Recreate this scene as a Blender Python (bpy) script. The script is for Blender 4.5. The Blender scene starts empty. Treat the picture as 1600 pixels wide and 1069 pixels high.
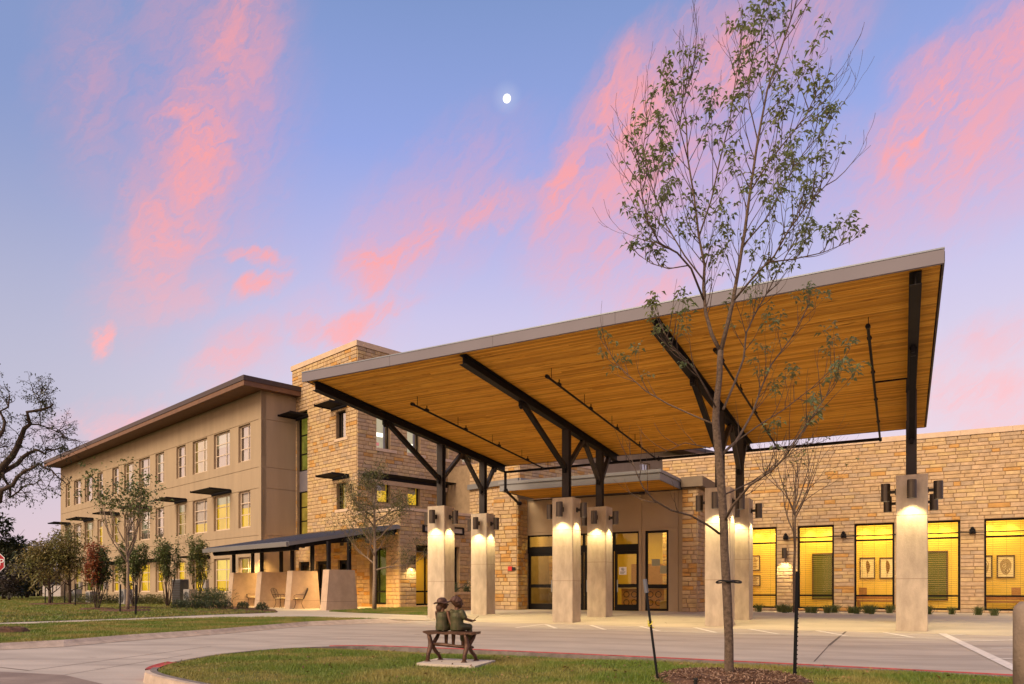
import bpy, bmesh, math, random
import numpy as np
from mathutils import Vector, Matrix

random.seed(7)
SC = bpy.context.scene
COL = SC.collection
R = math.radians

# ------------------------------------------------------------------ camera
CAMH, F, CX, HY = 1.1, 1160.0, 740.0, 920.0      # eye height, focal length and principal point (photo pixels)
cd = bpy.data.cameras.new('camera')
cam = bpy.data.objects.new('camera', cd)
COL.objects.link(cam)
cam.location = (0, 0, CAMH)
cam.rotation_euler = (R(90), 0, 0)
cd.sensor_width = 36.0
cd.lens = 36.0 * F / 1600.0
cd.shift_x = (800.0 - CX) / 1600.0
cd.shift_y = (HY - 534.5) / 1600.0
cd.clip_start, cd.clip_end = 0.1, 3000
SC.camera = cam

# ------------------------------------------------------------------ view
SC.view_settings.view_transform = 'Standard'
SC.view_settings.look = 'None'
SC.view_settings.exposure = 0.0
SC.view_settings.gamma = 1.0
SC.view_settings.use_curve_mapping = False
SC.cycles.use_denoising = True
try:
    SC.cycles.denoiser = 'OPENIMAGEDENOISE'
except Exception:
    pass
SC.cycles.max_bounces = 8
SC.cycles.transparent_max_bounces = 12
SC.cycles.sample_clamp_indirect = 6.0
SC.cycles.caustics_reflective = False
SC.cycles.caustics_refractive = False

# ------------------------------------------------------------------ node helpers
def lin(c):
    return tuple((x / 12.92 if x <= 0.04045 else ((x + 0.055) / 1.055) ** 2.4) for x in [v / 255.0 for v in c])

class NT:
    """small wrapper that builds node graphs"""
    def __init__(s, tree):
        s.t = tree; s.n = tree.nodes; s.l = tree.links
    def node(s, typ, **kw):
        nd = s.n.new(typ)
        for k, v in kw.items():
            setattr(nd, k, v)
        return nd
    def put(s, sock, v):
        if hasattr(v, 'is_output'):
            s.l.new(v, sock)
        elif v is not None:
            sock.default_value = v
    def math(s, op, a, b=None, c=None, clamp=False):
        nd = s.node('ShaderNodeMath', operation=op, use_clamp=clamp)
        s.put(nd.inputs[0], a)
        if b is not None: s.put(nd.inputs[1], b)
        if c is not None: s.put(nd.inputs[2], c)
        return nd.outputs[0]
    def mix(s, fac, a, b, blend='MIX'):
        nd = s.node('ShaderNodeMix', data_type='RGBA', blend_type=blend)
        s.put(nd.inputs[0], fac)
        s.put(nd.inputs[6], a if hasattr(a, 'is_output') else (*a[:3], 1))
        s.put(nd.inputs[7], b if hasattr(b, 'is_output') else (*b[:3], 1))
        return nd.outputs[2]
    def maprange(s, v, a, b, c=0.0, d=1.0, smooth=True):
        nd = s.node('ShaderNodeMapRange', interpolation_type='SMOOTHSTEP' if smooth else 'LINEAR')
        s.put(nd.inputs[0], v)
        for i, x in enumerate((a, b, c, d)): nd.inputs[i + 1].default_value = x
        return nd.outputs[0]
    def noise(s, vec, scale, detail=4, rough=0.55, dist=0.0, dim='3D'):
        nd = s.node('ShaderNodeTexNoise', noise_dimensions=dim)
        if vec is not None: s.put(nd.inputs['Vector'], vec)
        nd.inputs['Scale'].default_value = scale
        nd.inputs['Detail'].default_value = detail
        nd.inputs['Roughness'].default_value = rough
        nd.inputs['Distortion'].default_value = dist
        return nd
    def mapping(s, vec, loc=(0, 0, 0), rot=(0, 0, 0), scale=(1, 1, 1), typ='POINT'):
        nd = s.node('ShaderNodeMapping', vector_type=typ)
        s.put(nd.inputs[0], vec)
        nd.inputs[1].default_value = loc
        nd.inputs[2].default_value = rot
        nd.inputs[3].default_value = scale
        return nd.outputs[0]
    def ramp(s, fac, stops):
        nd = s.node('ShaderNodeValToRGB')
        cr = nd.color_ramp
        while len(cr.elements) < len(stops): cr.elements.new(0.5)
        for e, (p, c) in zip(cr.elements, stops):
            e.position = p; e.color = (*c[:3], 1)
        s.put(nd.inputs[0], fac)
        return nd.outputs[0]

# ------------------------------------------------------------------ world: dusk sky with lit cirrus
SUN_AZ, SUN_EL = R(228), R(7)      # where the afterglow is: behind the camera, to its left (azimuth from +Y, clockwise)
def build_world():
    w = bpy.data.worlds.new('World')
    SC.world = w
    w.use_nodes = True
    t = NT(w.node_tree)
    t.n.clear()
    out = t.node('ShaderNodeOutputWorld')
    bg = t.node('ShaderNodeBackground')
    t.l.new(bg.outputs[0], out.inputs[0])
    tc = t.node('ShaderNodeTexCoord').outputs['Generated']
    sep = t.node('ShaderNodeSeparateXYZ'); t.l.new(tc, sep.inputs[0])
    x, y, z = sep.outputs
    az = t.math('MULTIPLY', t.math('ARCTAN2', x, y), 180 / math.pi)
    el = t.math('MULTIPLY', t.math('ARCSINE', z), 180 / math.pi)
    sky = t.node('ShaderNodeTexSky', sky_type='NISHITA')
    sky.sun_disc = False
    sky.sun_elevation = SUN_EL
    sky.sun_rotation = SUN_AZ
    # clear-sky gradient of the dusk by elevation
    g = t.ramp(t.math('DIVIDE', el, 90.0, clamp=True), [
        (0.0, lin((236, 198, 208))), (0.07, lin((232, 204, 216))), (0.15, lin((222, 206, 224))),
        (0.22, lin((203, 194, 228))), (0.275, lin((180, 179, 227))), (0.34, lin((147, 163, 224))), (0.43, lin((124, 147, 200))), (1.0, lin((80, 108, 160)))])
    # the part opposite the afterglow (far left of the view) is greyer
    gl = t.maprange(az, -34, -8, 1.0, 0.0)
    g = t.mix(t.math('MULTIPLY', gl, 0.8), g, t.mix(t.maprange(el, 12, 32), t.mix(t.maprange(el, 1, 14), lin((216, 192, 206)), lin((180, 180, 202))), lin((130, 148, 194))))
    # afterglow around the sun's azimuth
    sa = math.atan2(math.sin(SUN_AZ), math.cos(SUN_AZ))
    dot = t.math('ADD', t.math('MULTIPLY', x, math.sin(sa)), t.math('MULTIPLY', y, math.cos(sa)))
    glow = t.math('MULTIPLY', t.maprange(dot, 0.0, 0.6), t.maprange(el, 75, 2))
    # cirrus
    comb = t.node('ShaderNodeCombineXYZ')
    t.l.new(az, comb.inputs[0]); t.l.new(el, comb.inputs[1])
    p = comb.outputs[0]
    warp = t.noise(t.mapping(p, (0, 0, 0), (0, 0, R(57)), (2.2, 0.9, 1), 'TEXTURE'), 0.14, 6, 0.6)
    off = t.node('ShaderNodeVectorMath', operation='MULTIPLY_ADD')
    sub = t.node('ShaderNodeVectorMath', operation='SUBTRACT')
    t.l.new(warp.outputs['Color'], sub.inputs[0]); sub.inputs[1].default_value = (0.5, 0.5, 0.5)
    t.l.new(sub.outputs[0], off.inputs[0]); off.inputs[1].default_value = (5.5, 5.5, 0)
    t.l.new(p, off.inputs[2])
    w2 = t.noise(t.mapping(p, (0, 0, 0), (0, 0, R(40)), (1.6, 0.8, 1), 'TEXTURE'), 0.5, 5, 0.62)
    sub2 = t.node('ShaderNodeVectorMath', operation='SUBTRACT'); t.l.new(w2.outputs['Color'], sub2.inputs[0]); sub2.inputs[1].default_value = (0.5, 0.5, 0.5)
    off2 = t.node('ShaderNodeVectorMath', operation='MULTIPLY_ADD'); t.l.new(sub2.outputs[0], off2.inputs[0]); off2.inputs[1].default_value = (3.4, 3.4, 0); t.l.new(off.outputs[0], off2.inputs[2])
    pw = off2.outputs[0]
    def ae(px, py):
        d = Vector(((px - CX) / F, 1, (HY - py) / F)).normalized()
        return math.degrees(math.atan2(d.x, d.y)), math.degrees(math.asin(d.z))
    streaks = [  # x0, y0, x1, y1, half width, strength
        (400, -20, 330, 180, 72, .72), (345, 150, 270, 330, 62, .95), (280, 300, 215, 440, 60, .85), (330, 250, 300, 420, 40, .6), (250, 380, 180, 500, 60, .42),
        (380, 40, 300, 330, 120, .42), (210, 80, 330, -20, 60, .30), (150, 20, 150, 280, 70, .30), (350, 385, 430, 412, 17, .85), (365, 472, 432, 440, 18, .95), (168, 525, 158, 565, 16, 1.0),
        (290, 610, 430, 520, 30, .7), (440, 530, 650, 465, 24, .95), (470, 500, 610, 500, 40, .4), (190, 480, 330, 430, 42, .5), (90, 672, 270, 668, 26, .7), (330, 560, 420, 560, 40, .4),
        (540, 430, 650, 370, 40, 1.0), (590, 430, 710, 320, 44, .85), (680, 350, 850, 280, 26, .75), (700, 320, 840, 295, 14, .6), (560, 410, 800, 230, 80, .42), (640, 330, 760, 330, 60, .3),
        (840, 370, 950, 190, 52, 1.0), (920, 230, 1060, 105, 66, 1.0), (1030, 150, 1210, 20, 72, .9), (890, 340, 1080, 190, 100, .8), (1000, 300, 1130, 150, 90, .55),
        (850, 420, 1020, 390, 80, .6), (1180, 70, 1340, -40, 84, .55), (950, 490, 1130, 420, 34, .6), (1060, 330, 1240, 200, 80, .35),
        (1380, 280, 1470, 140, 50, .95), (1440, 160, 1560, 70, 58, 1.0), (1540, 90, 1700, 0, 70, .9), (1430, 280, 1650, 120, 100, .75),
        (1330, 300, 1440, 300, 80, .4), (1460, 570, 1650, 515, 30, .5), (1440, 620, 1650, 600, 34, .75), (1560, 645, 1720, 630, 26, .6), (1460, 660, 1640, 655, 20, .5)]
    tot = None
    for (x0, y0, x1, y1, hw, st) in streaks:
        a0, e0 = ae(x0, y0); a1, e1 = ae(x1, y1)
        L = math.hypot(a1 - a0, e1 - e0) / 2
        deg = hw / F * 57.3 * math.cos(R((e0 + e1) / 2)) ** 1
        m = t.mapping(pw, ((a0 + a1) / 2, (e0 + e1) / 2, 0), (0, 0, math.atan2(e1 - e0, a1 - a0)), (L + deg * 0.9, deg * 1.25, 1), 'TEXTURE')
        ln = t.node('ShaderNodeVectorMath', operation='LENGTH'); t.l.new(m, ln.inputs[0])
        v = t.math('MULTIPLY', t.maprange(ln.outputs['Value'], 1.25, 0.0), st)
        tot = v if tot is None else t.math('MAXIMUM', tot, v)
    # elsewhere the same cirrus goes on, as thin random streaks
    allm = t.mapping(pw, (0, 0, 0), (0, 0, R(52)), (20, 6, 1), 'TEXTURE')
    rest = t.maprange(t.noise(allm, 1.0, 5, 0.55).outputs[0], 0.50, 0.78)
    outside = t.maprange(t.math('ABSOLUTE', az), 38, 55)
    tot = t.math('MAXIMUM', tot, t.math('MULTIPLY', t.math('MULTIPLY', rest, outside), 0.7))
    fib = t.noise(t.mapping(pw, (0, 0, 0), (0, 0, R(56)), (5.5, 1.0, 1), 'TEXTURE'), 0.6, 7, 0.6).outputs[0]
    fine = t.noise(t.mapping(pw, (0, 0, 0), (0, 0, R(40)), (3.0, 1.0, 1), 'TEXTURE'), 0.9, 6, 0.6).outputs[0]
    wisp = t.noise(t.mapping(pw, (0, 0, 0), (0, 0, R(28)), (3.2, 0.7, 1), 'TEXTURE'), 1.5, 6, 0.65).outputs[0]
    tex = t.math('ADD', t.math('MULTIPLY', fib, 0.42), t.math('ADD', t.math('MULTIPLY', fine, 0.18), t.math('MULTIPLY', wisp, 0.40)))
    tex = t.maprange(tex, 0.35, 0.60, 0.30, 1.15)
    cl = t.math('MULTIPLY', tot, tex, clamp=True)
    hi = t.maprange(el, 4, 30)
    pink = t.mix(hi, lin((255, 188, 192)), lin((255, 160, 156)))
    c = t.mix(t.math('MULTIPLY', cl, 0.92), g, pink)
    # faint aureole round the moon
    md = Vector(((792 - CX) / F, 1, (HY - 153) / F)).normalized()
    dp = t.node('ShaderNodeVectorMath', operation='DOT_PRODUCT'); t.l.new(tc, dp.inputs[0]); dp.inputs[1].default_value = md
    au = t.math('MULTIPLY', t.math('POWER', t.maprange(dp.outputs['Value'], math.cos(R(1.1)), 1.0, smooth=False), 2.0), 0.16)
    c = t.mix(au, c, (0.95, 0.93, 0.95))
    # the bright western half of the sky
    warm = t.mix(t.maprange(el, 3, 45), (1.75, 1.12, 0.80), (1.05, 0.84, 0.86))
    c = t.mix(glow, c, warm)
    # below the horizon
    c = t.mix(t.maprange(el, -3, -0.2, 1, 0), c, (0.16, 0.14, 0.12))
    tot = t.mix(1.0, c, t.mix(1.0, sky.outputs[0], (0.02, 0.02, 0.02), 'MULTIPLY'), 'ADD')
    t.l.new(tot, bg.inputs[0])
    bg.inputs[1].default_value = 1.0
build_world()

sl = bpy.data.lights.new('sun', 'SUN')
sl.energy = 4.4
sl.angle = R(36)
sl.color = (1.0, 0.80, 0.53)
sun = bpy.data.objects.new('sun', sl)
COL.objects.link(sun)
_sd = Vector((math.sin(SUN_AZ) * math.cos(R(38)), math.cos(SUN_AZ) * math.cos(R(38)), math.sin(R(38))))
sun.rotation_euler = _sd.to_track_quat('Z', 'Y').to_euler()
sun.location = (0, -20, 30)

# ------------------------------------------------------------------ materials
MATS = {}
def mat(name, col, rough=0.7, metal=0.0, var=0.12, scale=3.0, bump=0.0, bscale=40.0, spec=0.3, col2=None, stretch=None, emit=None, estr=0.0, coord='Object', detail=5):
    if name in MATS: return MATS[name]
    m = bpy.data.materials.new(name)
    m.use_nodes = True
    t = NT(m.node_tree)
    b = t.n['Principled BSDF']
    b.inputs['Roughness'].default_value = rough
    b.inputs['Metallic'].default_value = metal
    b.inputs['Specular IOR Level'].default_value = spec
    tc = t.node('ShaderNodeTexCoord').outputs[coord]
    if stretch: tc = t.mapping(tc, scale=stretch)
    n = t.noise(tc, scale, detail, 0.6)
    c1 = tuple(max(0, v * (1 - var)) for v in col)
    c2 = col2 or tuple(v * (1 + var) for v in col)
    c = t.ramp(n.outputs[0], [(0.3, c1), (0.7, c2)])
    t.l.new(c, b.inputs['Base Color'])
    if bump:
        n2 = t.noise(tc, bscale, 4, 0.6)
        bp = t.node('ShaderNodeBump'); bp.inputs['Strength'].default_value = bump; bp.inputs['Distance'].default_value = 0.02
        t.l.new(n2.outputs[0], bp.inputs['Height']); t.l.new(bp.outputs[0], b.inputs['Normal'])
    if emit:
        b.inputs['Emission Color'].default_value = (*emit, 1)
        b.inputs['Emission Strength'].default_value = estr
    MATS[name] = m
    return m

def glass(name, refl, tint=(1, 1, 1), rough=0.0, ior=1.28):
    if name in MATS: return MATS[name]
    m = bpy.data.materials.new(name); m.use_nodes = True
    t = NT(m.node_tree); t.n.clear()
    o = t.node('ShaderNodeOutputMaterial')
    tr = t.node('ShaderNodeBsdfTransparent'); tr.inputs[0].default_value = (*tint, 1)
    gl = t.node('ShaderNodeBsdfGlossy'); gl.inputs['Roughness'].default_value = rough
    nz = t.noise(t.node('ShaderNodeTexCoord').outputs['Object'], 0.8, 2)
    bp = t.node('ShaderNodeBump'); bp.inputs['Strength'].default_value = 0.06; bp.inputs['Distance'].default_value = 0.1
    t.l.new(nz.outputs[0], bp.inputs['Height']); t.l.new(bp.outputs[0], gl.inputs['Normal'])
    fr = t.node('ShaderNodeFresnel'); fr.inputs[0].default_value = ior
    fac = t.math('ADD', t.math('MULTIPLY', fr.outputs[0], 1.0), refl, clamp=True)
    mx = t.node('ShaderNodeMixShader')
    t.l.new(fac, mx.inputs[0]); t.l.new(tr.outputs[0], mx.inputs[1]); t.l.new(gl.outputs[0], mx.inputs[2])
    t.l.new(mx.outputs[0], o.inputs[0])
    MATS[name] = m
    return m

def emission(name, col, strength, var=0.0, nscale=0.9):
    """something that gives off light: a lamp lens, a lit blind"""
    if name in MATS: return MATS[name]
    m = bpy.data.materials.new(name); m.use_nodes = True
    t = NT(m.node_tree); t.n.clear()
    o = t.node('ShaderNodeOutputMaterial')
    e = t.node('ShaderNodeEmission'); e.inputs[0].default_value = (*col, 1); e.inputs[1].default_value = strength
    if var:
        n = t.noise(t.node('ShaderNodeTexCoord').outputs['Object'], nscale, 3, 0.6)
        t.l.new(t.maprange(n.outputs[0], 0.3, 0.7, strength * (1 - var), strength * (1 + var)), e.inputs[1])
    t.l.new(e.outputs[0], o.inputs[0])
    MATS[name] = m
    return m

def ground_mat(name, ca, cb, cc, scale=0.6, bump=0.25):
    if name in MATS: return MATS[name]
    m = bpy.data.materials.new(name); m.use_nodes = True
    t = NT(m.node_tree); b = t.n['Principled BSDF']
    b.inputs['Roughness'].default_value = 0.75; b.inputs['Specular IOR Level'].default_value = 0.25
    tc = t.node('ShaderNodeTexCoord').outputs['Object']
    big = t.noise(tc, scale, 5, 0.6).outputs[0]
    strk = t.noise(t.mapping(tc, rot=(0, 0, R(30)), scale=(0.12, 1.6, 1)), 1.0, 5, 0.65).outputs[0]
    fine = t.noise(tc, 30, 3, 0.6).outputs[0]
    c = t.mix(t.maprange(big, 0.35, 0.65), ca, cb)
    c = t.mix(t.math('MULTIPLY', t.maprange(strk, 0.48, 0.72), 0.7), c, cc)
    spot = t.noise(tc, 1.7, 3, 0.5).outputs[0]
    c = t.mix(t.maprange(spot, 0.66, 0.76, 0.0, 0.55), c, tuple(v * 0.7 for v in cc))
    lane = t.node('ShaderNodeTexWave', wave_type='BANDS', bands_direction='Y'); t.l.new(t.mapping(t.mapping(tc, rot=(0, 0, R(30))), scale=(1, 0.42, 1)), lane.inputs['Vector'])
    lane.inputs['Scale'].default_value = 0.5; lane.inputs['Distortion'].default_value = 1.6; lane.inputs['Detail'].default_value = 3; lane.inputs['Detail Scale'].default_value = 0.6
    c = t.mix(t.math('MULTIPLY', t.maprange(lane.outputs['Fac'], 0.55, 1.0), 0.28), c, cc)
    c = t.mix(t.maprange(fine, 0.3, 0.8, 0.0, 0.22), c, tuple(v * 0.6 for v in ca))
    t.l.new(c, b.inputs['Base Color'])
    bp = t.node('ShaderNodeBump'); bp.inputs['Strength'].default_value = bump; bp.inputs['Distance'].default_value = 0.01
    t.l.new(t.noise(tc, 60, 3).outputs[0], bp.inputs['Height']); t.l.new(bp.outputs[0], b.inputs['Normal'])
    MATS[name] = m
    return m

def wood_mat(name, ca, cb, cc):
    if name in MATS: return MATS[name]
    m = bpy.data.materials.new(name); m.use_nodes = True
    t = NT(m.node_tree); b = t.n['Principled BSDF']
    b.inputs['Roughness'].default_value = 0.65; b.inputs['Specular IOR Level'].default_value = 0.08
    tc = t.node('ShaderNodeTexCoord').outputs['Object']
    oi = t.node('ShaderNodeObjectInfo')
    rot = t.mapping(tc, rot=(0, 0, R(30)))
    off = t.node('ShaderNodeVectorMath', operation='ADD'); t.l.new(rot, off.inputs[0])
    cmb = t.node('ShaderNodeCombineXYZ'); t.l.new(t.math('MULTIPLY', oi.outputs['Random'], 37.0), cmb.inputs[2]); t.l.new(cmb.outputs[0], off.inputs[1])
    gr = t.noise(t.mapping(off.outputs[0], scale=(0.5, 9, 9)), 1.6, 6, 0.65, 0.6).outputs[0]
    kn = t.noise(t.mapping(off.outputs[0], scale=(1.1, 7, 7)), 1.3, 4, 0.6).outputs[0]
    c = t.mix(t.maprange(gr, 0.3, 0.7), ca, cb)
    c = t.mix(t.maprange(kn, 0.58, 0.74, 0.0, 0.85), c, cc)
    c = t.mix(t.math('MULTIPLY', t.math('POWER', oi.outputs['Random'], 1.8), 0.95), c, t.mix(0.55, c, cc))
    t.l.new(c, b.inputs['Base Color'])
    MATS[name] = m
    return m

def leaf_mat(name, ca, cb, cc=None, trans=0.25):
    if name in MATS: return MATS[name]
    m = bpy.data.materials.new(name); m.use_nodes = True
    t = NT(m.node_tree); b = t.n['Principled BSDF']
    b.inputs['Roughness'].default_value = 0.5
    geo = t.node('ShaderNodeNewGeometry')
    r = t.math('MULTIPLY', geo.outputs['Random Per Island'], 1.0)
    tc = t.node('ShaderNodeTexCoord').outputs['Object']
    n = t.noise(tc, 0.8, 3).outputs[0]
    c = t.mix(r, ca, cb)
    c = t.mix(t.maprange(n, 0.42, 0.62), c, cc or ca)
    t.l.new(c, b.inputs['Base Color'])
    if trans:
        tl = t.node('ShaderNodeBsdfTranslucent'); t.l.new(c, tl.inputs[0])
        mx = t.node('ShaderNodeMixShader'); mx.inputs[0].default_value = trans
        t.l.new(b.outputs[0], mx.inputs[1]); t.l.new(tl.outputs[0], mx.inputs[2])
        t.l.new(mx.outputs[0], t.n['Material Output'].inputs[0])
    MATS[name] = m
    return m

STUCCO = mat('stucco', (0.345, 0.255, 0.17), 0.9, var=0.085, scale=1.6, bump=0.25, bscale=120, stretch=(1, 1, .16), detail=8)
STUCCO2 = mat('stucco_entry', (0.36, 0.265, 0.17), 0.9, var=0.05, scale=1.0, bump=0.2, bscale=120)
STONES = [mat('limestone_cream', (0.500, 0.347, 0.185), 0.9, var=0.2, scale=4, bump=0.5, bscale=14),
          mat('limestone_tan', (0.450, 0.301, 0.162), 0.9, var=0.2, scale=4, bump=0.5, bscale=14),
          mat('limestone_pink', (0.455, 0.311, 0.185), 0.9, var=0.2, scale=5, bump=0.5, bscale=14),
          mat('limestone_ochre', (0.470, 0.251, 0.078), 0.9, var=0.2, scale=4, bump=0.5, bscale=14),
          mat('limestone_buff', (0.490, 0.337, 0.162), 0.9, var=0.15, scale=4, bump=0.5, bscale=14),
          mat('limestone_grey', (0.390, 0.277, 0.176), 0.9, var=0.2, scale=4, bump=0.5, bscale=14)]
MORTAR = mat('mortar', (0.29, 0.20, 0.12), 0.95, var=0.15)
CAPSTONE = mat('cut_stone_coping', (0.55, 0.40, 0.28), 0.85, var=0.1, scale=4, bump=0.2)
STEEL = mat('dark_painted_steel', (0.012, 0.010, 0.011), 0.6, var=0.2, spec=0.12)
STEELG = mat('grey_brown_painted_steel', (0.045, 0.038, 0.036), 0.6, var=0.15, spec=0.15)
BRONZE_AL = mat('dark_bronze_aluminium', (0.009, 0.007, 0.006), 0.5, var=0.1, spec=0.12)
LAMPBODY = mat('bronze_lamp_body', (0.075, 0.060, 0.048), 0.32, 0.7, var=0.1)
FASCIA = mat('grey_metal_fascia', (0.155, 0.135, 0.155), 0.6, 0.0, var=0.05, scale=1.0)
FASCIA2 = mat('grey_metal_fascia_dark', (0.21, 0.20, 0.20), 0.45, 0.2, var=0.06, scale=1.0)
ROOFMETAL = mat('blue_grey_standing_seam', (0.17, 0.18, 0.21), 0.4, 0.4, var=0.08)
BROWN = mat('brown_fascia_board', (0.15, 0.075, 0.042), 0.6, var=0.15, scale=2)
BROWNDK = mat('dark_brown_metal_edge', (0.055, 0.036, 0.034), 0.5, var=0.12)
BROWNOL = mat('olive_brown_fascia', (0.16, 0.115, 0.075), 0.6, var=0.1)
WHITEFR = mat('cream_window_frame', (0.58, 0.45, 0.34), 0.5, var=0.04)
WOOD = wood_mat('cedar_soffit', (0.82, 0.44, 0.070), (0.66, 0.30, 0.034), (0.20, 0.06, 0.007))
WOODGAP = mat('dark_gap', (0.06, 0.025, 0.01), 0.9)
CONC = mat('column_concrete', (0.45, 0.365, 0.275), 0.85, var=0.22, scale=3.0, bump=0.5, bscale=40, detail=10, stretch=(1.3, 1.3, .55))
CONCJ = mat('concrete_joint', (0.26, 0.19, 0.14), 0.9)
FINC = mat('fin_concrete', (0.50, 0.36, 0.255), 0.85, var=0.13, scale=2.2, bump=0.25, bscale=50)
KERB = mat('kerb_concrete', (0.40, 0.31, 0.25), 0.9, var=0.22, scale=5, bump=0.4, bscale=40)
KERBG = mat('grey_kerb_concrete', (0.17, 0.14, 0.125), 0.9, var=0.3, scale=7, bump=0.5, bscale=40)
REDPAINT = mat('red_kerb_paint', (0.36, 0.055, 0.045), 0.8, var=0.35, scale=9)
WHITEPAINT = mat('white_road_paint', (0.62, 0.56, 0.52), 0.8, var=0.2, scale=9)
DRIVE = ground_mat('drive_concrete', (0.39, 0.33, 0.285), (0.45, 0.38, 0.33), (0.25, 0.21, 0.185))
PLAZA = ground_mat('plaza_concrete', (0.50, 0.42, 0.31), (0.55, 0.46, 0.345), (0.41, 0.34, 0.26))
WALK = ground_mat('walk_concrete', (0.50, 0.42, 0.35), (0.54, 0.45, 0.38), (0.40, 0.34, 0.28))
PAVER = ground_mat('stained_pavers', (0.21, 0.155, 0.13), (0.29, 0.22, 0.185), (0.12, 0.085, 0.075), 1.6, 0.6)
SOIL = ground_mat('lawn_soil', (0.075, 0.085, 0.02), (0.115, 0.105, 0.03), (0.14, 0.11, 0.04), 0.5, 0.6)
FARLAND = ground_mat('far_field', (0.07, 0.075, 0.025), (0.09, 0.085, 0.03), (0.10, 0.09, 0.04), 0.05, 0.4)
GRASS = leaf_mat('grass_blades', (0.085, 0.16, 0.012), (0.19, 0.225, 0.026), (0.29, 0.24, 0.06), 0.25)
MULCH = mat('bark_mulch', (0.115, 0.058, 0.035), 0.95, var=0.5, scale=14, bump=1.0, bscale=60)
MULCH2 = mat('pale_mulch_chip', (0.30, 0.19, 0.13), 0.95, var=0.4, scale=20)
BARK = mat('grey_bark', (0.115, 0.078, 0.056), 0.95, var=0.45, scale=30, bump=1.0, bscale=60)
BARKDK = mat('dark_bark', (0.055, 0.036, 0.026), 0.95, var=0.35, scale=20, bump=0.6)
BARKLT = mat('pale_bark', (0.24, 0.175, 0.125), 0.95, var=0.3, scale=20, bump=0.6)
LEAFMAIN = leaf_mat('ash_leaf', (0.14, 0.18, 0.06), (0.24, 0.255, 0.125), (0.19, 0.20, 0.065), 0.5)
LEAFOLIVE = leaf_mat('olive_leaf', (0.11, 0.115, 0.035), (0.155, 0.14, 0.045), (0.10, 0.105, 0.03))
LEAFGRN = leaf_mat('green_leaf', (0.085, 0.12, 0.03), (0.15, 0.165, 0.045), (0.11, 0.13, 0.035))
LEAFDK = leaf_mat('dark_leaf', (0.025, 0.035, 0.014), (0.05, 0.058, 0.022), (0.03, 0.04, 0.018), 0.1)
LEAFRED = leaf_mat('red_leaf', (0.30, 0.075, 0.03), (0.22, 0.085, 0.03), (0.34, 0.10, 0.035))
LEAFRUST = leaf_mat('rust_leaf', (0.18, 0.155, 0.045), (0.25, 0.17, 0.05), (0.17, 0.165, 0.05))
LEAFSHRUB = leaf_mat('shrub_leaf', (0.045, 0.065, 0.03), (0.075, 0.095, 0.045), (0.05, 0.075, 0.03))
LEAFGREY = leaf_mat('grey_brown_twigs', (0.09, 0.075, 0.065), (0.13, 0.10, 0.085), (0.075, 0.07, 0.055), 0.1)
BRONZE = mat('brown_bronze_patina', (0.085, 0.042, 0.027), 0.45, 0.35, var=0.4, scale=14, bump=0.3, bscale=60)
BRONZEG = mat('green_bronze_patina', (0.060, 0.078, 0.026), 0.5, 0.25, var=0.4, scale=16, col2=(0.095, 0.072, 0.036), bump=0.3, bscale=60)
BRONZEB = mat('dark_bronze_skin', (0.11, 0.052, 0.030), 0.42, 0.35, var=0.35, scale=12)
IRON = mat('wrought_iron', (0.05, 0.028, 0.018), 0.5, 0.3, var=0.2)
CUSHION = mat('cream_cushion', (0.62, 0.46, 0.24), 0.9, var=0.06)
BLACK = mat('black_rubber', (0.008, 0.008, 0.008), 0.6)
BLACKSTEEL = mat('black_steel_stake', (0.010, 0.010, 0.011), 0.6, 0.0, spec=0.15)
YELLOW = mat('yellow_tape', (0.60, 0.50, 0.04), 0.6)
REDSIGN = mat('red_sign_sheet', (0.36, 0.012, 0.02), 0.45, var=0.05)
WHITE = mat('white_sign_paint', (0.75, 0.72, 0.70), 0.6, var=0.02)
GALV = mat('galvanised_steel', (0.30, 0.30, 0.30), 0.5, 0.6)
REDBOX = mat('red_alarm_box', (0.5, 0.03, 0.025), 0.4)
GLASS = glass('clear_glass', 0.0, ior=1.28)
GLASSR = glass('reflective_glass', 0.46)
GLASSM = glass('half_reflective_glass', 0.14)
GLASSD = glass('dark_tinted_glass', 0.02, (0.6, 0.62, 0.5))
LENS = emission('lamp_lens', (1.0, 0.88, 0.62), 6.0)
BLINDY = emission('lit_blind_yellow', lin((240, 190, 40)), 0.95, var=0.12)
BLINDO = emission('lit_blind_olive', lin((206, 168, 62)), 0.62, var=0.3)
BLINDY2 = emission('lit_blind_pale', lin((250, 214, 104)), 0.95, var=0.1)
BLINDD = mat('unlit_blind', (0.35, 0.30, 0.25), 0.9)
BLINDG = emission('dim_green_glow', lin((142, 138, 48)), 0.55, var=0.6)
CEILGLOW = emission('ceiling_panel_glow', (1.0, 0.92, 0.72), 2.2)
ROOMCEIL = emission('lit_office_room', lin((214, 198, 150)), 0.62, var=0.18)
INWALL = mat('cream_interior_wall', (0.84, 0.58, 0.10), 0.85, var=0.03)
INFLOOR = mat('dark_olive_carpet', (0.22, 0.17, 0.06), 0.9)
GREENDOOR = mat('olive_green_door', (0.085, 0.10, 0.012), 0.6, var=0.06)
OAK = mat('oak_wood', (0.42, 0.20, 0.06), 0.6, var=0.2, stretch=(1, 8, 8))
DKFRAME = mat('dark_wood_frame', (0.06, 0.03, 0.012), 0.5)
PAPER = mat('cream_paper', (0.82, 0.70, 0.44), 0.9, var=0.02)
SEPIA = mat('sepia_print', (0.20, 0.10, 0.03), 0.9, var=0.5, scale=30)
SLATM = mat('blind_slat', (0.24, 0.15, 0.03), 0.7)
PALEWALL = mat('pale_render', (0.50, 0.44, 0.42), 0.9, var=0.05)
ACGREY = mat('grey_metal_cabinet', (0.30, 0.28, 0.27), 0.5, 0.2, var=0.08)
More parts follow.
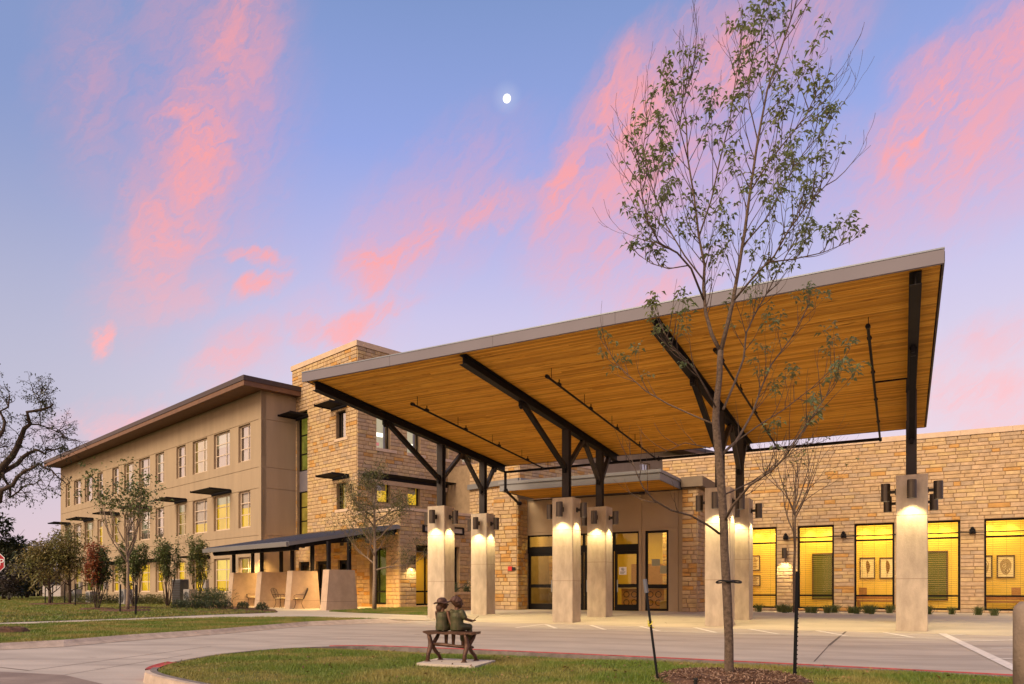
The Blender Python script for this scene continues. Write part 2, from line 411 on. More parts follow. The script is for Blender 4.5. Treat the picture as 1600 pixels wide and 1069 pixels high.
ACDK = mat('condenser_coil', (0.045, 0.045, 0.05), 0.6)

# ------------------------------------------------------------------ mesh builder
class MB:
    def __init__(s):
        s.v = []; s.f = []; s.m = []
    def add(s, vs, fs, m=0):
        o = len(s.v)
        s.v.extend(tuple(p) for p in vs)
        for f in fs:
            s.f.append(tuple(i + o for i in f)); s.m.append(m)
    def hexa(s, p, m=0):
        """p: 4 bottom then 4 top corners, anticlockwise seen from above"""
        s.add(p, [(3, 2, 1, 0), (4, 5, 6, 7), (0, 1, 5, 4), (1, 2, 6, 5), (2, 3, 7, 6), (3, 0, 4, 7)], m)
    def box(s, x0, x1, y0, y1, z0, z1, m=0):
        s.hexa([(x0, y0, z0), (x1, y0, z0), (x1, y1, z0), (x0, y1, z0), (x0, y0, z1), (x1, y0, z1), (x1, y1, z1), (x0, y1, z1)], m)
    def obox(s, c, ax, ay, az, m=0):
        """box centred at c with half-extent vectors"""
        c, ax, ay, az = map(Vector, (c, ax, ay, az))
        s.hexa([c - ax - ay - az, c + ax - ay - az, c + ax + ay - az, c - ax + ay - az, c - ax - ay + az, c + ax - ay + az, c + ax + ay + az, c - ax + ay + az], m)
    def beam(s, a, b, w, h, m=0, up=(0, 0, 1)):
        a, b = Vector(a), Vector(b)
        d = (b - a); L = d.length; d.normalize()
        x = d.cross(Vector(up)).normalized(); y = x.cross(d).normalized()
        s.obox((a + b) / 2, x * w / 2, d * L / 2, y * h / 2, m)
    def tube(s, pts, rad, n=6, m=0, cap=True):
        pts = [Vector(p) for p in pts]
        if not hasattr(rad, '__len__'): rad = [rad] * len(pts)
        o = len(s.v); ref = None
        for i, p in enumerate(pts):
            d = (pts[min(i + 1, len(pts) - 1)] - pts[max(i - 1, 0)])
            if d.length < 1e-9: d = Vector((0, 0, 1))
            d.normalize()
            if ref is None:
                ref = Vector((1, 0, 0)) if abs(d.x) < 0.8 else Vector((0, 1, 0))
            x = (ref - d * ref.dot(d)).normalized(); y = d.cross(x); ref = x
            for k in range(n):
                a = 2 * math.pi * k / n
                s.v.append(tuple(p + (x * math.cos(a) + y * math.sin(a)) * rad[i]))
        for i in range(len(pts) - 1):
            for k in range(n):
                k2 = (k + 1) % n
                s.f.append((o + i * n + k, o + i * n + k2, o + (i + 1) * n + k2, o + (i + 1) * n + k)); s.m.append(m)
        if cap:
            s.f.append(tuple(o + k for k in reversed(range(n)))); s.m.append(m)
            q = o + (len(pts) - 1) * n
            s.f.append(tuple(q + k for k in range(n))); s.m.append(m)
    def ball(s, c, r, n=10, k=7, m=0, rot=None):
        c = Vector(c)
        if not hasattr(r, '__len__'): r = (r, r, r)
        o = len(s.v)
        for i in range(k + 1):
            th = math.pi * i / k
            for j in range(n):
                ph = 2 * math.pi * j / n
                p = Vector((math.sin(th) * math.cos(ph) * r[0], math.sin(th) * math.sin(ph) * r[1], math.cos(th) * r[2]))
                if rot: p = rot @ p
                s.v.append(tuple(c + p))
        for i in range(k):
            for j in range(n):
                j2 = (j + 1) % n
                s.f.append((o + i * n + j, o + (i + 1) * n + j, o + (i + 1) * n + j2, o + i * n + j2)); s.m.append(m)
    def prism(s, poly, z0, z1, m=0):
        n = len(poly)
        zz0 = z0 if hasattr(z0, '__len__') else [z0] * n
        zz1 = z1 if hasattr(z1, '__len__') else [z1] * n
        vs = [(p[0], p[1], zz0[i]) for i, p in enumerate(poly)] + [(p[0], p[1], zz1[i]) for i, p in enumerate(poly)]
        fs = [tuple(reversed(range(n))), tuple(range(n, 2 * n))]
        fs += [(i, (i + 1) % n, n + (i + 1) % n, n + i) for i in range(n)]
        s.add(vs, fs, m)

ROOT = {}
def mesh_of(name, mb, mats, off=(0, 0, 0), smooth=False):
    me = bpy.data.meshes.new(name)
    o = Vector(off)
    me.from_pydata([tuple(Vector(p) - o) for p in mb.v], [], mb.f)
    if not isinstance(mats, (list, tuple)): mats = [mats]
    for m in mats: me.materials.append(m)
    if len(mats) > 1: me.polygons.foreach_set('material_index', mb.m)
    if smooth: me.polygons.foreach_set('use_smooth', [True] * len(me.polygons))
    me.update()
    return me
def fix_normals(me):
    bm = bmesh.new(); bm.from_mesh(me)
    bmesh.ops.recalc_face_normals(bm, faces=bm.faces)
    bm.to_mesh(me); bm.free()
def part(name, mb, mats, parent=None, label=None, smooth=False, kind=None, recalc=True):
    off = ROOT.get(parent.name, (0, 0, 0)) if parent else (0, 0, 0)
    me = mesh_of(name, mb, mats, off, smooth)
    if recalc: fix_normals(me)
    o = bpy.data.objects.new(name, me)
    COL.objects.link(o)
    if parent:
        o.parent = parent
        ROOT[o.name] = off
    if label: o['label'] = label
    if kind: o['kind'] = kind
    return o
def thing(name, label, cat, loc=(0, 0, 0), group=None):
    o = bpy.data.objects.new(name, None)
    o.empty_display_size = 0.2
    COL.objects.link(o)
    o.location = loc
    o['label'] = label; o['category'] = cat
    if group: o['group'] = group
    ROOT[o.name] = tuple(loc)
    return o
def tag(o, label, cat, group=None):
    o['label'] = label; o['category'] = cat
    if group: o['group'] = group
    return o
def solo(name, mb, mats, label, cat, loc, group=None, smooth=False, kind=None):
    """a thing that is one mesh, its origin at its base"""
    me = mesh_of(name, mb, mats, loc, smooth); fix_normals(me)
    o = bpy.data.objects.new(name, me); COL.objects.link(o); o.location = loc
    if kind: o['kind'] = kind
    return tag(o, label, cat, group)
def struct(name, mb, mats, parent=None, smooth=False):
    o = part(name, mb, mats, parent, smooth=smooth)
    if parent is None: o['kind'] = 'structure'
    return o
def copy_tree(o, parent=None):
    c = o.copy(); COL.objects.link(c); c.parent = parent
    for ch in [q for q in bpy.data.objects if q.parent == o]:
        copy_tree(ch, c)
    return c
KIDS = {}
def copy_thing(o):
    """copies a thing with its parts and sub-parts; mesh data are shared"""
    def kids(q): return [k for k in q.children]
    c = o.copy(); COL.objects.link(c)
    for ch in kids(o):
        d = ch.copy(); COL.objects.link(d); d.parent = c
        for g in kids(ch):
            e = g.copy(); COL.objects.link(e); e.parent = d
    return c
def joined(name, arr_v, arr_f, mats, parent=None, label=None, cat=None, kind=None):
    """fast mesh from numpy arrays of triangles"""
    me = bpy.data.meshes.new(name)
    v = np.asarray(arr_v, dtype=np.float32); f = np.asarray(arr_f, dtype=np.int32)
    k = f.shape[1]
    me.vertices.add(len(v)); me.vertices.foreach_set('co', v.ravel())
    me.loops.add(f.size); me.loops.foreach_set('vertex_index', f.ravel())
    me.polygons.add(len(f))
    me.polygons.foreach_set('loop_start', np.arange(0, f.size, k, dtype=np.int32))
    me.polygons.foreach_set('loop_total', np.full(len(f), k, dtype=np.int32))
    me.materials.append(mats)
    me.update(calc_edges=True)
    o = bpy.data.objects.new(name, me); COL.objects.link(o)
    if parent: o.parent = parent
    if label: o['label'] = label
    if cat: o['category'] = cat
    if kind: o['kind'] = kind
    return o

# ------------------------------------------------------------------ survey helpers: photo measurements into metres on real planes
def gp(px, py, z=0.0):
    Y = (CAMH - z) * F / (py - HY)
    return Vector(((px - CX) / F * Y, Y, z))
def pxof(p): return CX + F * p[0] / p[1], HY - F * (p[2] - CAMH) / p[1]
class Wall:
    def __init__(s, o, d, n):
        s.o = Vector(o); s.d = Vector(d).normalized(); s.n = Vector(n).normalized()
    def s_at(s, px, out=0.0):
        k = (px - CX) / F; o = s.o + s.n * out
        return (k * o.y - o.x) / (s.d.x - k * s.d.y)
    def z_at(s, sv, py, out=0.0):
        Y = (s.o + s.d * sv + s.n * out).y
        return CAMH + (HY - py) / F * Y
    def P(s, sv, out, z):
        q = s.o + s.d * sv + s.n * out
        return Vector((q.x, q.y, z))
    def box(s, mb, s0, s1, o0, o1, z0, z1, m=0):
        if s0 > s1: s0, s1 = s1, s0
        mb.hexa([s.P(s0, o0, z0), s.P(s1, o0, z0), s.P(s1, o1, z0), s.P(s0, o1, z0), s.P(s0, o0, z1), s.P(s1, o0, z1), s.P(s1, o1, z1), s.P(s0, o1, z1)], m)
    def holes(s, mb, s0, s1, o0, o1, z0, z1, hs, m=0):
        """wall slab with rectangular openings (s0, s1, z0, z1)"""
        zs = sorted({z0, z1} | {min(max(h[2], z0), z1) for h in hs} | {min(max(h[3], z0), z1) for h in hs})
        for a, b in zip(zs, zs[1:]):
            if b - a < 1e-4: continue
            mid = (a + b) / 2
            cut = sorted((max(h[0], s0), min(h[1], s1)) for h in hs if h[2] < mid < h[3] and h[1] > s0 and h[0] < s1)
            cur = s0
            for c0, c1 in cut:
                if c0 > cur + 1e-4: s.box(mb, cur, c0, o0, o1, a, b, m)
                cur = max(cur, c1)
            if s1 > cur + 1e-4: s.box(mb, cur, s1, o0, o1, a, b, m)
    def shifted(s, out):
        return Wall(s.o + s.n * out, s.d, s.n)

DL = Vector((-0.698, 0.7157)).normalized()     # along the office wing, going away
DB = Vector((0.7157, 0.698)).normalized()      # across it
U = Vector((math.cos(R(30)), -math.sin(R(30))))   # along the porte-cochere and the stone wing, going right
V = Vector((math.sin(R(30)), math.cos(R(30))))    # across them, going away

# ------------------------------------------------------------------ stonework
def stone_mesh(W, s0, s1, z0, z1, out, rng):
    """one rock-faced block: joint-side ring at out 0.004, face proud and uneven"""
    g = 0.006; b = min(0.013, (s1 - s0) * 0.18, (z1 - z0) * 0.2)
    mb = MB()
    vs = [W.P(s0 + g, 0.0, z0 + g), W.P(s1 - g, 0.0, z0 + g), W.P(s1 - g, 0.0, z1 - g), W.P(s0 + g, 0.0, z1 - g)]
    oo = [out + rng.uniform(-0.006, 0.006) for _ in range(4)]
    vs += [W.P(s0 + g + b, oo[0], z0 + g + b), W.P(s1 - g - b, oo[1], z0 + g + b), W.P(s1 - g - b, oo[2], z1 - g - b), W.P(s0 + g + b, oo[3], z1 - g - b)]
    c = rng.uniform(0.35, 0.65)
    sm, zm = s0 + (s1 - s0) * c, z0 + (z1 - z0) * rng.uniform(0.4, 0.6)
    vs.append(W.P(sm, out + rng.uniform(0.0, 0.008), zm))
    fs = [(0, 1, 5, 4), (1, 2, 6, 5), (2, 3, 7, 6), (3, 0, 4, 7), (4, 5, 8), (5, 6, 8), (6, 7, 8), (7, 4, 8)]
    mb.add(vs, fs)
    return mb
SWEIGHTS = [24, 25, 20, 10, 15, 9]
def masonry(W, s0, s1, z0, z1, holes, ch, lmin, lmax, rng, out=0.035, wts=None):
    """coursed blocks over a rectangle with openings: list of (mesh builder, material index, size in the picture)"""
    res = []
    n = max(1, round((z1 - z0) / ch))
    edges = [z0 + (z1 - z0) * i / n for i in range(n + 1)]
    for i in range(1, n): edges[i] += rng.uniform(-0.02, 0.02)
    for a, b in zip(edges, edges[1:]):
        # free intervals of this course
        segs = [(s0, s1, a, b)]
        for h in holes:
            if h[3] <= a + 0.003 or h[2] >= b - 0.003: continue
            new = []
            for q in segs:
                if q[1] <= h[0] or q[0] >= h[1]: new.append(q); continue
                if h[0] - q[0] > 0.03: new.append((q[0], h[0], q[2], q[3]))
                if q[1] - h[1] > 0.03: new.append((h[1], q[1], q[2], q[3]))
                m0, m1 = max(q[0], h[0]), min(q[1], h[1])
                if h[2] - q[2] > 0.03: new.append((m0, m1, q[2], h[2]))
                if q[3] - h[3] > 0.03: new.append((m0, m1, h[3], q[3]))
            segs = new
        for q in segs:
            cur = q[0]
            while cur < q[1] - 1e-4:
                L = rng.uniform(lmin, lmax)
                if rng.random() < 0.12: L *= 0.55
                e = cur + L
                if q[1] - e < lmin * 0.6: e = q[1]
                mi = rng.choices(range(6), wts or SWEIGHTS)[0]
                c = W.P((cur + e) / 2, 0, (q[2] + q[3]) / 2)
                x0, y0 = pxof(W.P(cur, 0, q[2])); x1, y1 = pxof(W.P(e, 0, q[3]))
                vis = abs(x1 - x0) * abs(y1 - y0) if c.y > 1 and -5 < (x0 + x1) / 2 < 1605 else 0
                res.append((stone_mesh(W, cur, e, q[2], q[3], out, rng), mi, vis))
                cur = e
    return res
def lay_stones(parent, lst, limit=300):
    lst = sorted(lst, key=lambda q: -q[2])
    for mb, mi, vis in lst[:limit]:
        part('stone', mb, STONES[mi], parent, recalc=False)
    rest = lst[limit:]
    if rest:
        big = MB()
        for mb, mi, vis in rest: big.add(mb.v, mb.f, mi)
        part('stonework', big, STONES, parent, kind='stuff', recalc=False)

# ------------------------------------------------------------------ windows
def outq(mb, W, l, r, oo, lo, hi):
    """a quad in the plane of a wall whose normal looks outwards"""
    q = [W.P(l, oo, lo), W.P(r, oo, lo), W.P(r, oo, hi), W.P(l, oo, hi)]
    if (q[1] - q[0]).cross(q[2] - q[1]).dot(W.n.to_3d()) < 0: q.reverse()
    mb.add(q, [(0, 1, 2, 3)])
def window(W, parent, s0, s1, z0, z1, rec, nx, nz, fm, gm, fw=0.06, bm=None, bdep=0.10, mw=0.035, label=None, xs=None, zs=None, name='window'):
    """frame as the part, with mullions, panes and a blind as its sub-parts; rec = how far back the frame sits"""
    if s0 > s1: s0, s1 = s1, s0
    f = MB(); o1, o0 = -rec, -rec - 0.07
    W.box(f, s0, s0 + fw, o0, o1, z0, z1); W.box(f, s1 - fw, s1, o0, o1, z0, z1)
    W.box(f, s0 + fw, s1 - fw, o0, o1, z0, z0 + fw); W.box(f, s0 + fw, s1 - fw, o0, o1, z1 - fw, z1)
    fr = part(name, f, fm, parent, label)
    a0, a1, b0, b1 = s0 + fw, s1 - fw, z0 + fw, z1 - fw
    vx = xs if xs is not None else [a0 + (a1 - a0) * i / nx for i in range(1, nx)]
    vz = zs if zs is not None else [b0 + (b1 - b0) * i / nz for i in range(1, nz)]
    vx = sorted(vx); vz = sorted(vz)
    if vx or vz:
        m = MB()
        for q in vx: W.box(m, q - mw / 2, q + mw / 2, o0 + 0.012, o1 - 0.008, b0, b1)
        xx = [a0] + [q for q in vx] + [a1]
        for q in vz:
            for i in range(len(xx) - 1):
                l = xx[i] + (mw / 2 if i else 0); r = xx[i + 1] - (mw / 2 if i + 1 < len(xx) - 1 else 0)
                W.box(m, l, r, o0 + 0.012, o1 - 0.008, q - mw / 2, q + mw / 2)
        part('mullion', m, fm, fr)
    X = [a0] + vx + [a1]; Z = [b0] + vz + [b1]
    for i in range(len(X) - 1):
        for j in range(len(Z) - 1):
            l = X[i] + (mw / 2 if i else 0); r = X[i + 1] - (mw / 2 if i + 1 < len(X) - 1 else 0)
            lo = Z[j] + (mw / 2 if j else 0); hi = Z[j + 1] - (mw / 2 if j + 1 < len(Z) - 1 else 0)
            g = MB(); oo = o0 + 0.03
            outq(g, W, l, r, oo, lo, hi)
            part('pane', g, gm, fr, recalc=False)
    if bm is not None:
        g = MB(); oo = o0 - bdep
        g.add([W.P(s0, oo, z0), W.P(s1, oo, z0), W.P(s1, oo, z1), W.P(s0, oo, z1)], [(0, 1, 2, 3)])
        part('blind', g, bm, fr, recalc=False)
    return fr
def sunshade(W, parent, s0, s1, z, proj, m=None, n=4, label=None):
    """a projecting shelf of dark louvre blades on two arms with a wall ledger"""
    m = m or STEEL
    if s0 > s1: s0, s1 = s1, s0
    b = MB()
    W.box(b, s0, s1, 0.0, 0.06, z - 0.16, z + 0.02)
    for q in (s0, s1 - 0.05):
        W.box(b, q, q + 0.05, 0.06, proj, z - 0.06, z + 0.06)
    sh = part('sunshade', b, m, parent, label)
    for i in range(n):
        o = 0.1 + (proj - 0.14) * (i + 0.5) / n
        w = (proj - 0.14) / n * 0.42
        l = MB()
        l.hexa([W.P(s0 + 0.05, o - w, z - 0.03), W.P(s1 - 0.05, o - w, z - 0.03), W.P(s1 - 0.05, o + w, z + 0.03), W.P(s0 + 0.05, o + w, z + 0.03),
                W.P(s0 + 0.05, o - w, z - 0.005), W.P(s1 - 0.05, o - w, z - 0.005), W.P(s1 - 0.05, o + w, z + 0.055), W.P(s0 + 0.05, o + w, z + 0.055)])
        part('louvre', l, m, sh)
    return sh

# ================================================================== GROUND
def inpoly(P, poly):
    x, y = P[:, 0], P[:, 1]; c = np.zeros(len(P), bool); n = len(poly)
    for i in range(n):
        x0, y0 = poly[i][:2]; x1, y1 = poly[(i + 1) % n][:2]
        k = ((y0 > y) != (y1 > y)) & (x < (x1 - x0) * (y - y0) / ((y1 - y0) or 1e-9) + x0)
        c ^= k
    return c
g = MB(); g.add([(-1600, -1600, -0.05), (1600, -1600, -0.05), (1600, 1600, -0.05), (-1600, 1600, -0.05)], [(0, 1, 2, 3)])
struct('ground', g, FARLAND)
g = MB(); g.prism([(-70, -40), (45, -40), (45, 12), (20, 26), (-4, 28), (-9, 24), (-30, 18), (-70, 12)], -0.04, 0.0)
struct('driveway', g, DRIVE)
# stained pavers in the crossing at the lower left
pv = [gp(0, 1050), gp(100, 1055), gp(160, 1069), gp(200, 1085), gp(-60, 1400), gp(-700, 1400), gp(-900, 1046)]
g = MB(); g.add([(p.x, p.y, 0.004) for p in pv], [tuple(range(len(pv)))])
struct('paver_crossing', g, PAVER)

# plaza: a ramp that rises from the drive, then level
FL0 = Vector((11.1, 18.15, 0))               # a point on the front edge, which runs along U
U3, V3 = Vector((U.x, U.y, 0)), Vector((V.x, V.y, 0))
PL, PR = FL0 - U3 * 14.6, FL0 + U3 * 18
def zplaza(p):
    t = (Vector((p[0], p[1], 0)) - FL0).dot(V3)
    return 0.006 + 0.114 * min(1, max(0, t / 4.5))
g = MB()
a, b, c, d = PL, PR, PR + V3 * 4.5, PL + V3 * 4.5
g.hexa([(a.x, a.y, -.03), (b.x, b.y, -.03), (c.x, c.y, -.03), (d.x, d.y, -.03), (a.x, a.y, .006), (b.x, b.y, .006), (c.x, c.y, .12), (d.x, d.y, .12)])
struct('plaza', g, PLAZA)
g = MB()
g.prism([(d.x, d.y), (c.x, c.y), (c.x + 6, c.y + 10), (8, 50), (-10, 50), (-17.2, 42.6), (-9.6, 33.4), (-8.3, 31.2), (-7.7, 26.3), (-2.98, 24.75), (PL.x, PL.y)],
        -0.03, [.12, .12, .12, .12, .12, .12, .12, .115, .11, .10, .02])
struct('forecourt', g, PLAZA)
# left: rolled kerb, verge, footpath, lawn
low = [(-420, 1050), (-160, 1018), (0, 1006.3), (100, 1001), (200, 993), (330, 984.5), (481, 972), (560, 968.5), (600, 967)]
kout = [(-420, 1064), (-160, 1029), (0, 1016), (100, 1011), (200, 1002), (330, 992.5), (481, 978.5), (580, 974.5), (656, 974)]
up = [(600, 967), (520, 964.6), (411, 964), (300, 966.3), (189, 969), (0, 976), (-160, 984), (-420, 1000)]
wup = [(433, 957), (330, 960.5), (200, 966.3), (0, 972.9), (-160, 980), (-420, 994)]
verge = [gp(x, y, .10) for x, y in low] + [gp(x, y, .10) for x, y in up[1:]]
g = MB(); g.prism([(p.x, p.y) for p in verge], -0.03, .098); struct('verge', g, SOIL)
g = MB()
A_ = [gp(x, y, .10) for x, y in low]; B_ = [gp(x, y, 0) for x, y in kout]
for i in range(len(A_) - 1):
    a0, a1, b0, b1 = A_[i], A_[i + 1], B_[i], B_[i + 1]
    m0, m1 = a0.lerp(b0, .42), a1.lerp(b1, .42)
    for (p, q, r_, s_, zz) in ((b0, b1, m1, m0, (.005, .005, .055, .055)), (m0, m1, a1, a0, (.055, .055, .118, .118))):
        g.add([(p.x, p.y, zz[0]), (q.x, q.y, zz[1]), (r_.x, r_.y, zz[2]), (s_.x, s_.y, zz[3])], [(0, 1, 2, 3)])
    g.add([(a0.x, a0.y, .118), (a1.x, a1.y, .118), (a1.x, a1.y + .12, .09), (a0.x, a0.y + .12, .09)], [(0, 1, 2, 3)])
struct('rolled_kerb', g, KERB)
fp = [gp(x, y, .11) for x, y in wup] + [gp(x, y, .11) for x, y in reversed(up)]
g = MB(); g.prism([(p.x, p.y) for p in fp], -0.03, .11); struct('footpath', g, WALK)
lawn = [gp(x, y, .12) for x, y in wup] + [Vector((-75, 24, 0)), Vector((-95, 92, 0)), Vector((-40, 92, 0)), Vector((-12, 45, 0)), Vector((-17, 42, 0))]
g = MB(); g.prism([(p.x, p.y) for p in lawn], -0.03, .12); struct('lawn', g, SOIL)
patch = [gp(x, y, .125) for x, y in [(514, 955.2), (560, 957.2), (620, 959.2), (668, 961), (690, 959), (700, 953), (668, 949), (625, 949.6), (590, 950.5), (556, 952.5)]]
g = MB(); g.prism([(p.x, p.y) for p in patch], .0, .127); struct('lawn_patch', g, SOIL)
bed = [gp(x, y, .13) for x, y in [(232, 950.5), (245, 947.5), (300, 945.5), (352, 945.5), (380, 948.5), (430, 952.5), (434, 956), (400, 957.6), (345, 957.8), (290, 955)]]
g = MB(); g.prism([(p.x, p.y) for p in bed], .0, .135); struct('mulch_bed', g, MULCH)
WR = Wall((12.93, 34.4), U, -V)               # the stone wing's long wall
g = MB(); WR.box(g, -1.5, 5.9, 0.0, 1.0, .05, .136); struct('planting_strip', g, MULCH)

# island with its kerb
isl = [(-2.2, 6.9), (-3.1, 7.75), (-3.72, 8.42), (-3.98, 8.9), (-4.08, 9.5), (-4.02, 10.3), (-3.86, 11.1), (-3.45, 11.85), (-2.85, 12.4), (-2.2, 12.66), (-1.6, 12.62), (-.9, 12.3),
       (0.6, 11.55), (2.7, 10.42), (5.27, 8.85), (6.4, 8.1), (9.5, 6.3), (13, 4.3), (11, 1.0), (4.0, 3.3), (0, 5.6)]
def smooth_poly(p, it=2):
    for _ in range(it):
        q = []
        for i in range(len(p)):
            a, b = Vector(p[i]), Vector(p[(i + 1) % len(p)])
            q += [a.lerp(b, .25), a.lerp(b, .75)]
        p = q
    return p
isl = smooth_poly(isl, 2)
def inset(p, d):
    out = []; n = len(p)
    for i in range(n):
        a, b, c = p[i - 1], p[i], p[(i + 1) % n]
        t = (c - a).normalized(); nn = Vector((t.y, -t.x))
        cen = Vector((2.5, 8)); 
        if (cen - b).dot(nn) < 0: nn = -nn
        out.append(b + nn * d)
    return out
i1, i2, i3 = inset(isl, .02), inset(isl, .15), inset(isl, .165)
g = MB(); n = len(isl)
for i in range(n):
    j = (i + 1) % n
    a, b = isl[i], isl[j]; a1, b1 = i1[i], i1[j]; a2, b2 = i2[i], i2[j]
    red = (8.75 < a.y < 9.7 and a.x < -3.2) or ((a - FL0.xy).dot(V) > max((p - FL0.xy).dot(V) for p in isl) - .75 and -3.75 < a.x < 6.6)
    m = 1 if red else 0
    g.add([(*a, -.01), (*b, -.01), (*b1, .115), (*a1, .115)], [(0, 1, 2, 3)], m)
    am, bm_ = a1.lerp(a2, .42), b1.lerp(b2, .42)
    ht = .146 if red else .132
    g.add([(*a1, .115), (*b1, .115), (*b1, ht - .004), (*a1, ht - .004)], [(0, 1, 2, 3)], m)
    g.add([(*a1, ht - .004), (*b1, ht - .004), (*bm_, .132), (*am, .132)], [(0, 1, 2, 3)], m)
    wide = red and a.y > 9.0 and a.x < -3.0
    g.add([(*am, .132), (*bm_, .132), (*b2, .132), (*a2, .132)], [(0, 1, 2, 3)], 1 if wide and a.y < 10.2 else 2)
    g.add([(*a2, .132), (*b2, .132), (*b2, -.02), (*a2, -.02)], [(0, 1, 2, 3)], 2)
struct('island_kerb', g, [KERB, REDPAINT, KERBG])
def zisl(x, y):
    """island soil: lower behind the far kerb, whose back stands free there"""
    e = -6.95 - ((x - FL0.x) * V.x + (y - FL0.y) * V.y) + .0
    e = np.maximum(0, -(((x - FL0.x) * V.x + (y - FL0.y) * V.y) - FAR))
    w = np.clip((5.2 - x) / 6.5, 0, 1) * np.clip((x + 4.0) / 1.2, 0, 1)
    return .120 - .115 * np.exp(-(e / .75) ** 2) * w
FAR = max((p - FL0.xy).dot(V) for p in isl)
_in = [tuple(p) for p in inset(isl, .09)]
gx_ = np.arange(-4.2, 13.1, .12); gy_ = np.arange(.9, 12.8, .12)
XX, YY = np.meshgrid(gx_, gy_)
keep = inpoly(np.column_stack([XX.ravel() + .06, YY.ravel() + .06]), _in).reshape(XX.shape)
g = MB()
for i_, j_ in zip(*np.nonzero(keep)):
    x0, y0 = gx_[j_], gy_[i_]
    g.add([(x, y, float(zisl(x, y))) for x, y in ((x0, y0), (x0 + .12, y0), (x0 + .12, y0 + .12), (x0, y0 + .12))], [(0, 1, 2, 3)])
struct('island_soil', g, SOIL)

# painted markings on the drive, 4 mm above it
def stripe(mb, p, q, w0, w1, z=.005):
    p, q = Vector(p[:2]), Vector(q[:2]); t = (q - p).normalized(); nn = Vector((-t.y, t.x))
    mb.add([(*(p - nn * w0 / 2), z), (*(q - nn * w1 / 2), z), (*(q + nn * w1 / 2), z), (*(p + nn * w0 / 2), z)], [(0, 1, 2, 3)])
def mark(segs, name='painted_line', w=.10):
    g = MB()
    for (x0, y0, x1, y1) in segs: stripe(g, gp(x0, y0), gp(x1, y1), w, w, z=.005)
    return struct(name, g, WHITEPAINT)
mark([(806, 981.3, 1400, 996.3)]); mark([(1400, 996.5, 1479, 998.4)])
mark([(1148, 982.6, 1460, 986.6)]); mark([(806, 981, 853, 975.3)])
for q in [(853, 976, 869, 982.2), (923, 977, 945, 984.2), (1000, 978.6, 1030, 986.5), (1086, 981, 1118, 988.6), (1168, 982.6, 1216, 991), (1276, 985.6, 1322, 993.7), (1373, 987, 1427, 996.3)]:
    mark([q], w=.12)
g = MB(); stripe(g, gp(1464, 986.5), gp(1600, 1052), .17, .17, .009); struct('painted_line', g, WHITEPAINT)
for q in [(1484, 992.5, 1640, 987), (1504, 1002.6, 1640, 998.5), (1547, 1013.4, 1640, 1012), (1565, 1029.6, 1660, 1028)]: mark([q], w=.10)
# saw-cut joints in the concrete
jm = mat('saw_joint', (0.11, 0.085, 0.075), 0.95)
g = MB()
for (x0, y0, x1, y1, w) in [(1323, 986, 1295, 1009, .05), (1295, 1009, 1272, 1034, .018), (560, 1006, 760, 991, .012), (640, 1003, 1450, 1013, .010), (700, 993, 1120, 1001, .010), (420, 1010, 640, 988, .012), (0, 1043, 45, 1048, .03), (45, 1048, 330, 1010, .016), (300, 1001, 560, 988, .012), (100, 1055, 300, 1022, .012)]:
    stripe(g, gp(x0, y0), gp(x1, y1), w, w, .003)
struct('saw_joints', g, jm)
g = MB()
for (x0, y0, x1, y1) in [(1543, 962, 1600, 983), (1330, 962, 1290, 978), (1000, 961, 1042, 975), (1146, 961, 1180, 971)]:
    p, q = gp(x0, y0, .10), gp(x1, y1, .02)
    p.z, q.z = zplaza(p) + .003, zplaza(q) + .003
    t = (q - p).normalized(); nn = Vector((-t.y, t.x, 0)) * .012
    g.add([p - nn, q - nn, q + nn, p + nn], [(0, 1, 2, 3)])
struct('plaza_joints', g, jm)

# ================================================================== OFFICE WING (three storeys, stucco)
rng = random.Random(3)
WL = Wall((-12.78, 44.65), DL, (-DB.x, -DB.y))
LEN = 40.2
wing = thing('office_wing', 'long tan stucco office wing of three storeys with brown overhanging flat roof', 'building', (-12.78, 44.65, 0))
pxw = [(102.5, 109.6), (115.5, 126.8), (132.4, 145), (152, 160.5), (175.4, 185.7), (194, 209), (217, 234), (243, 256.3), (275.6, 290), (301, 323.6), (334, 359), (372.5, 391)]
sw = [tuple(sorted((WL.s_at(a), WL.s_at(b)))) for a, b in pxw]
zt3, zb3 = WL.z_at(WL.s_at(390.6), 661), WL.z_at(WL.s_at(391), 718.8)
zt2, zb2 = WL.z_at(WL.s_at(390.8), 765.7), WL.z_at(WL.s_at(390), 823.6)
zt1, zb1 = WL.z_at(WL.s_at(339), 873.5), WL.z_at(WL.s_at(339), 926)
rows = [(zb1, zt1), (zb2, zt2), (zb3, zt3)]
openings = [(s0, s1, zb, zt) for (zb, zt) in rows for (s0, s1) in sw]
gz = [WL.z_at(WL.s_at(407.5), y) for y in (654, 728.9, 762, 836.2)]
grooves = [(0, LEN, z - .02, z + .02) for z in gz]
mb = MB(); WL.holes(mb, 0, LEN, -.34, -.03, 0, 13.1, openings)
WL.holes(mb, 0, LEN, -.03, 0, 0, 13.1, openings + grooves)
part('long_wall', mb, STUCCO, wing)
WLE = Wall((-12.78, 44.65), DB, (-DL.x, -DL.y))
mb = MB(); WLE.box(mb, .005, 2.9, -.34, -.03, 0, 13.1); WLE.holes(mb, .005, 2.9, -.03, 0, 0, 13.1, [(0, 4, z - .02, z + .02) for z in gz])
part('end_wall', mb, STUCCO, wing)
mb = MB(); WL.box(mb, .4, LEN - .02, -13, -.6, 0, 13.05); part('rear_block', mb, STUCCO, wing)
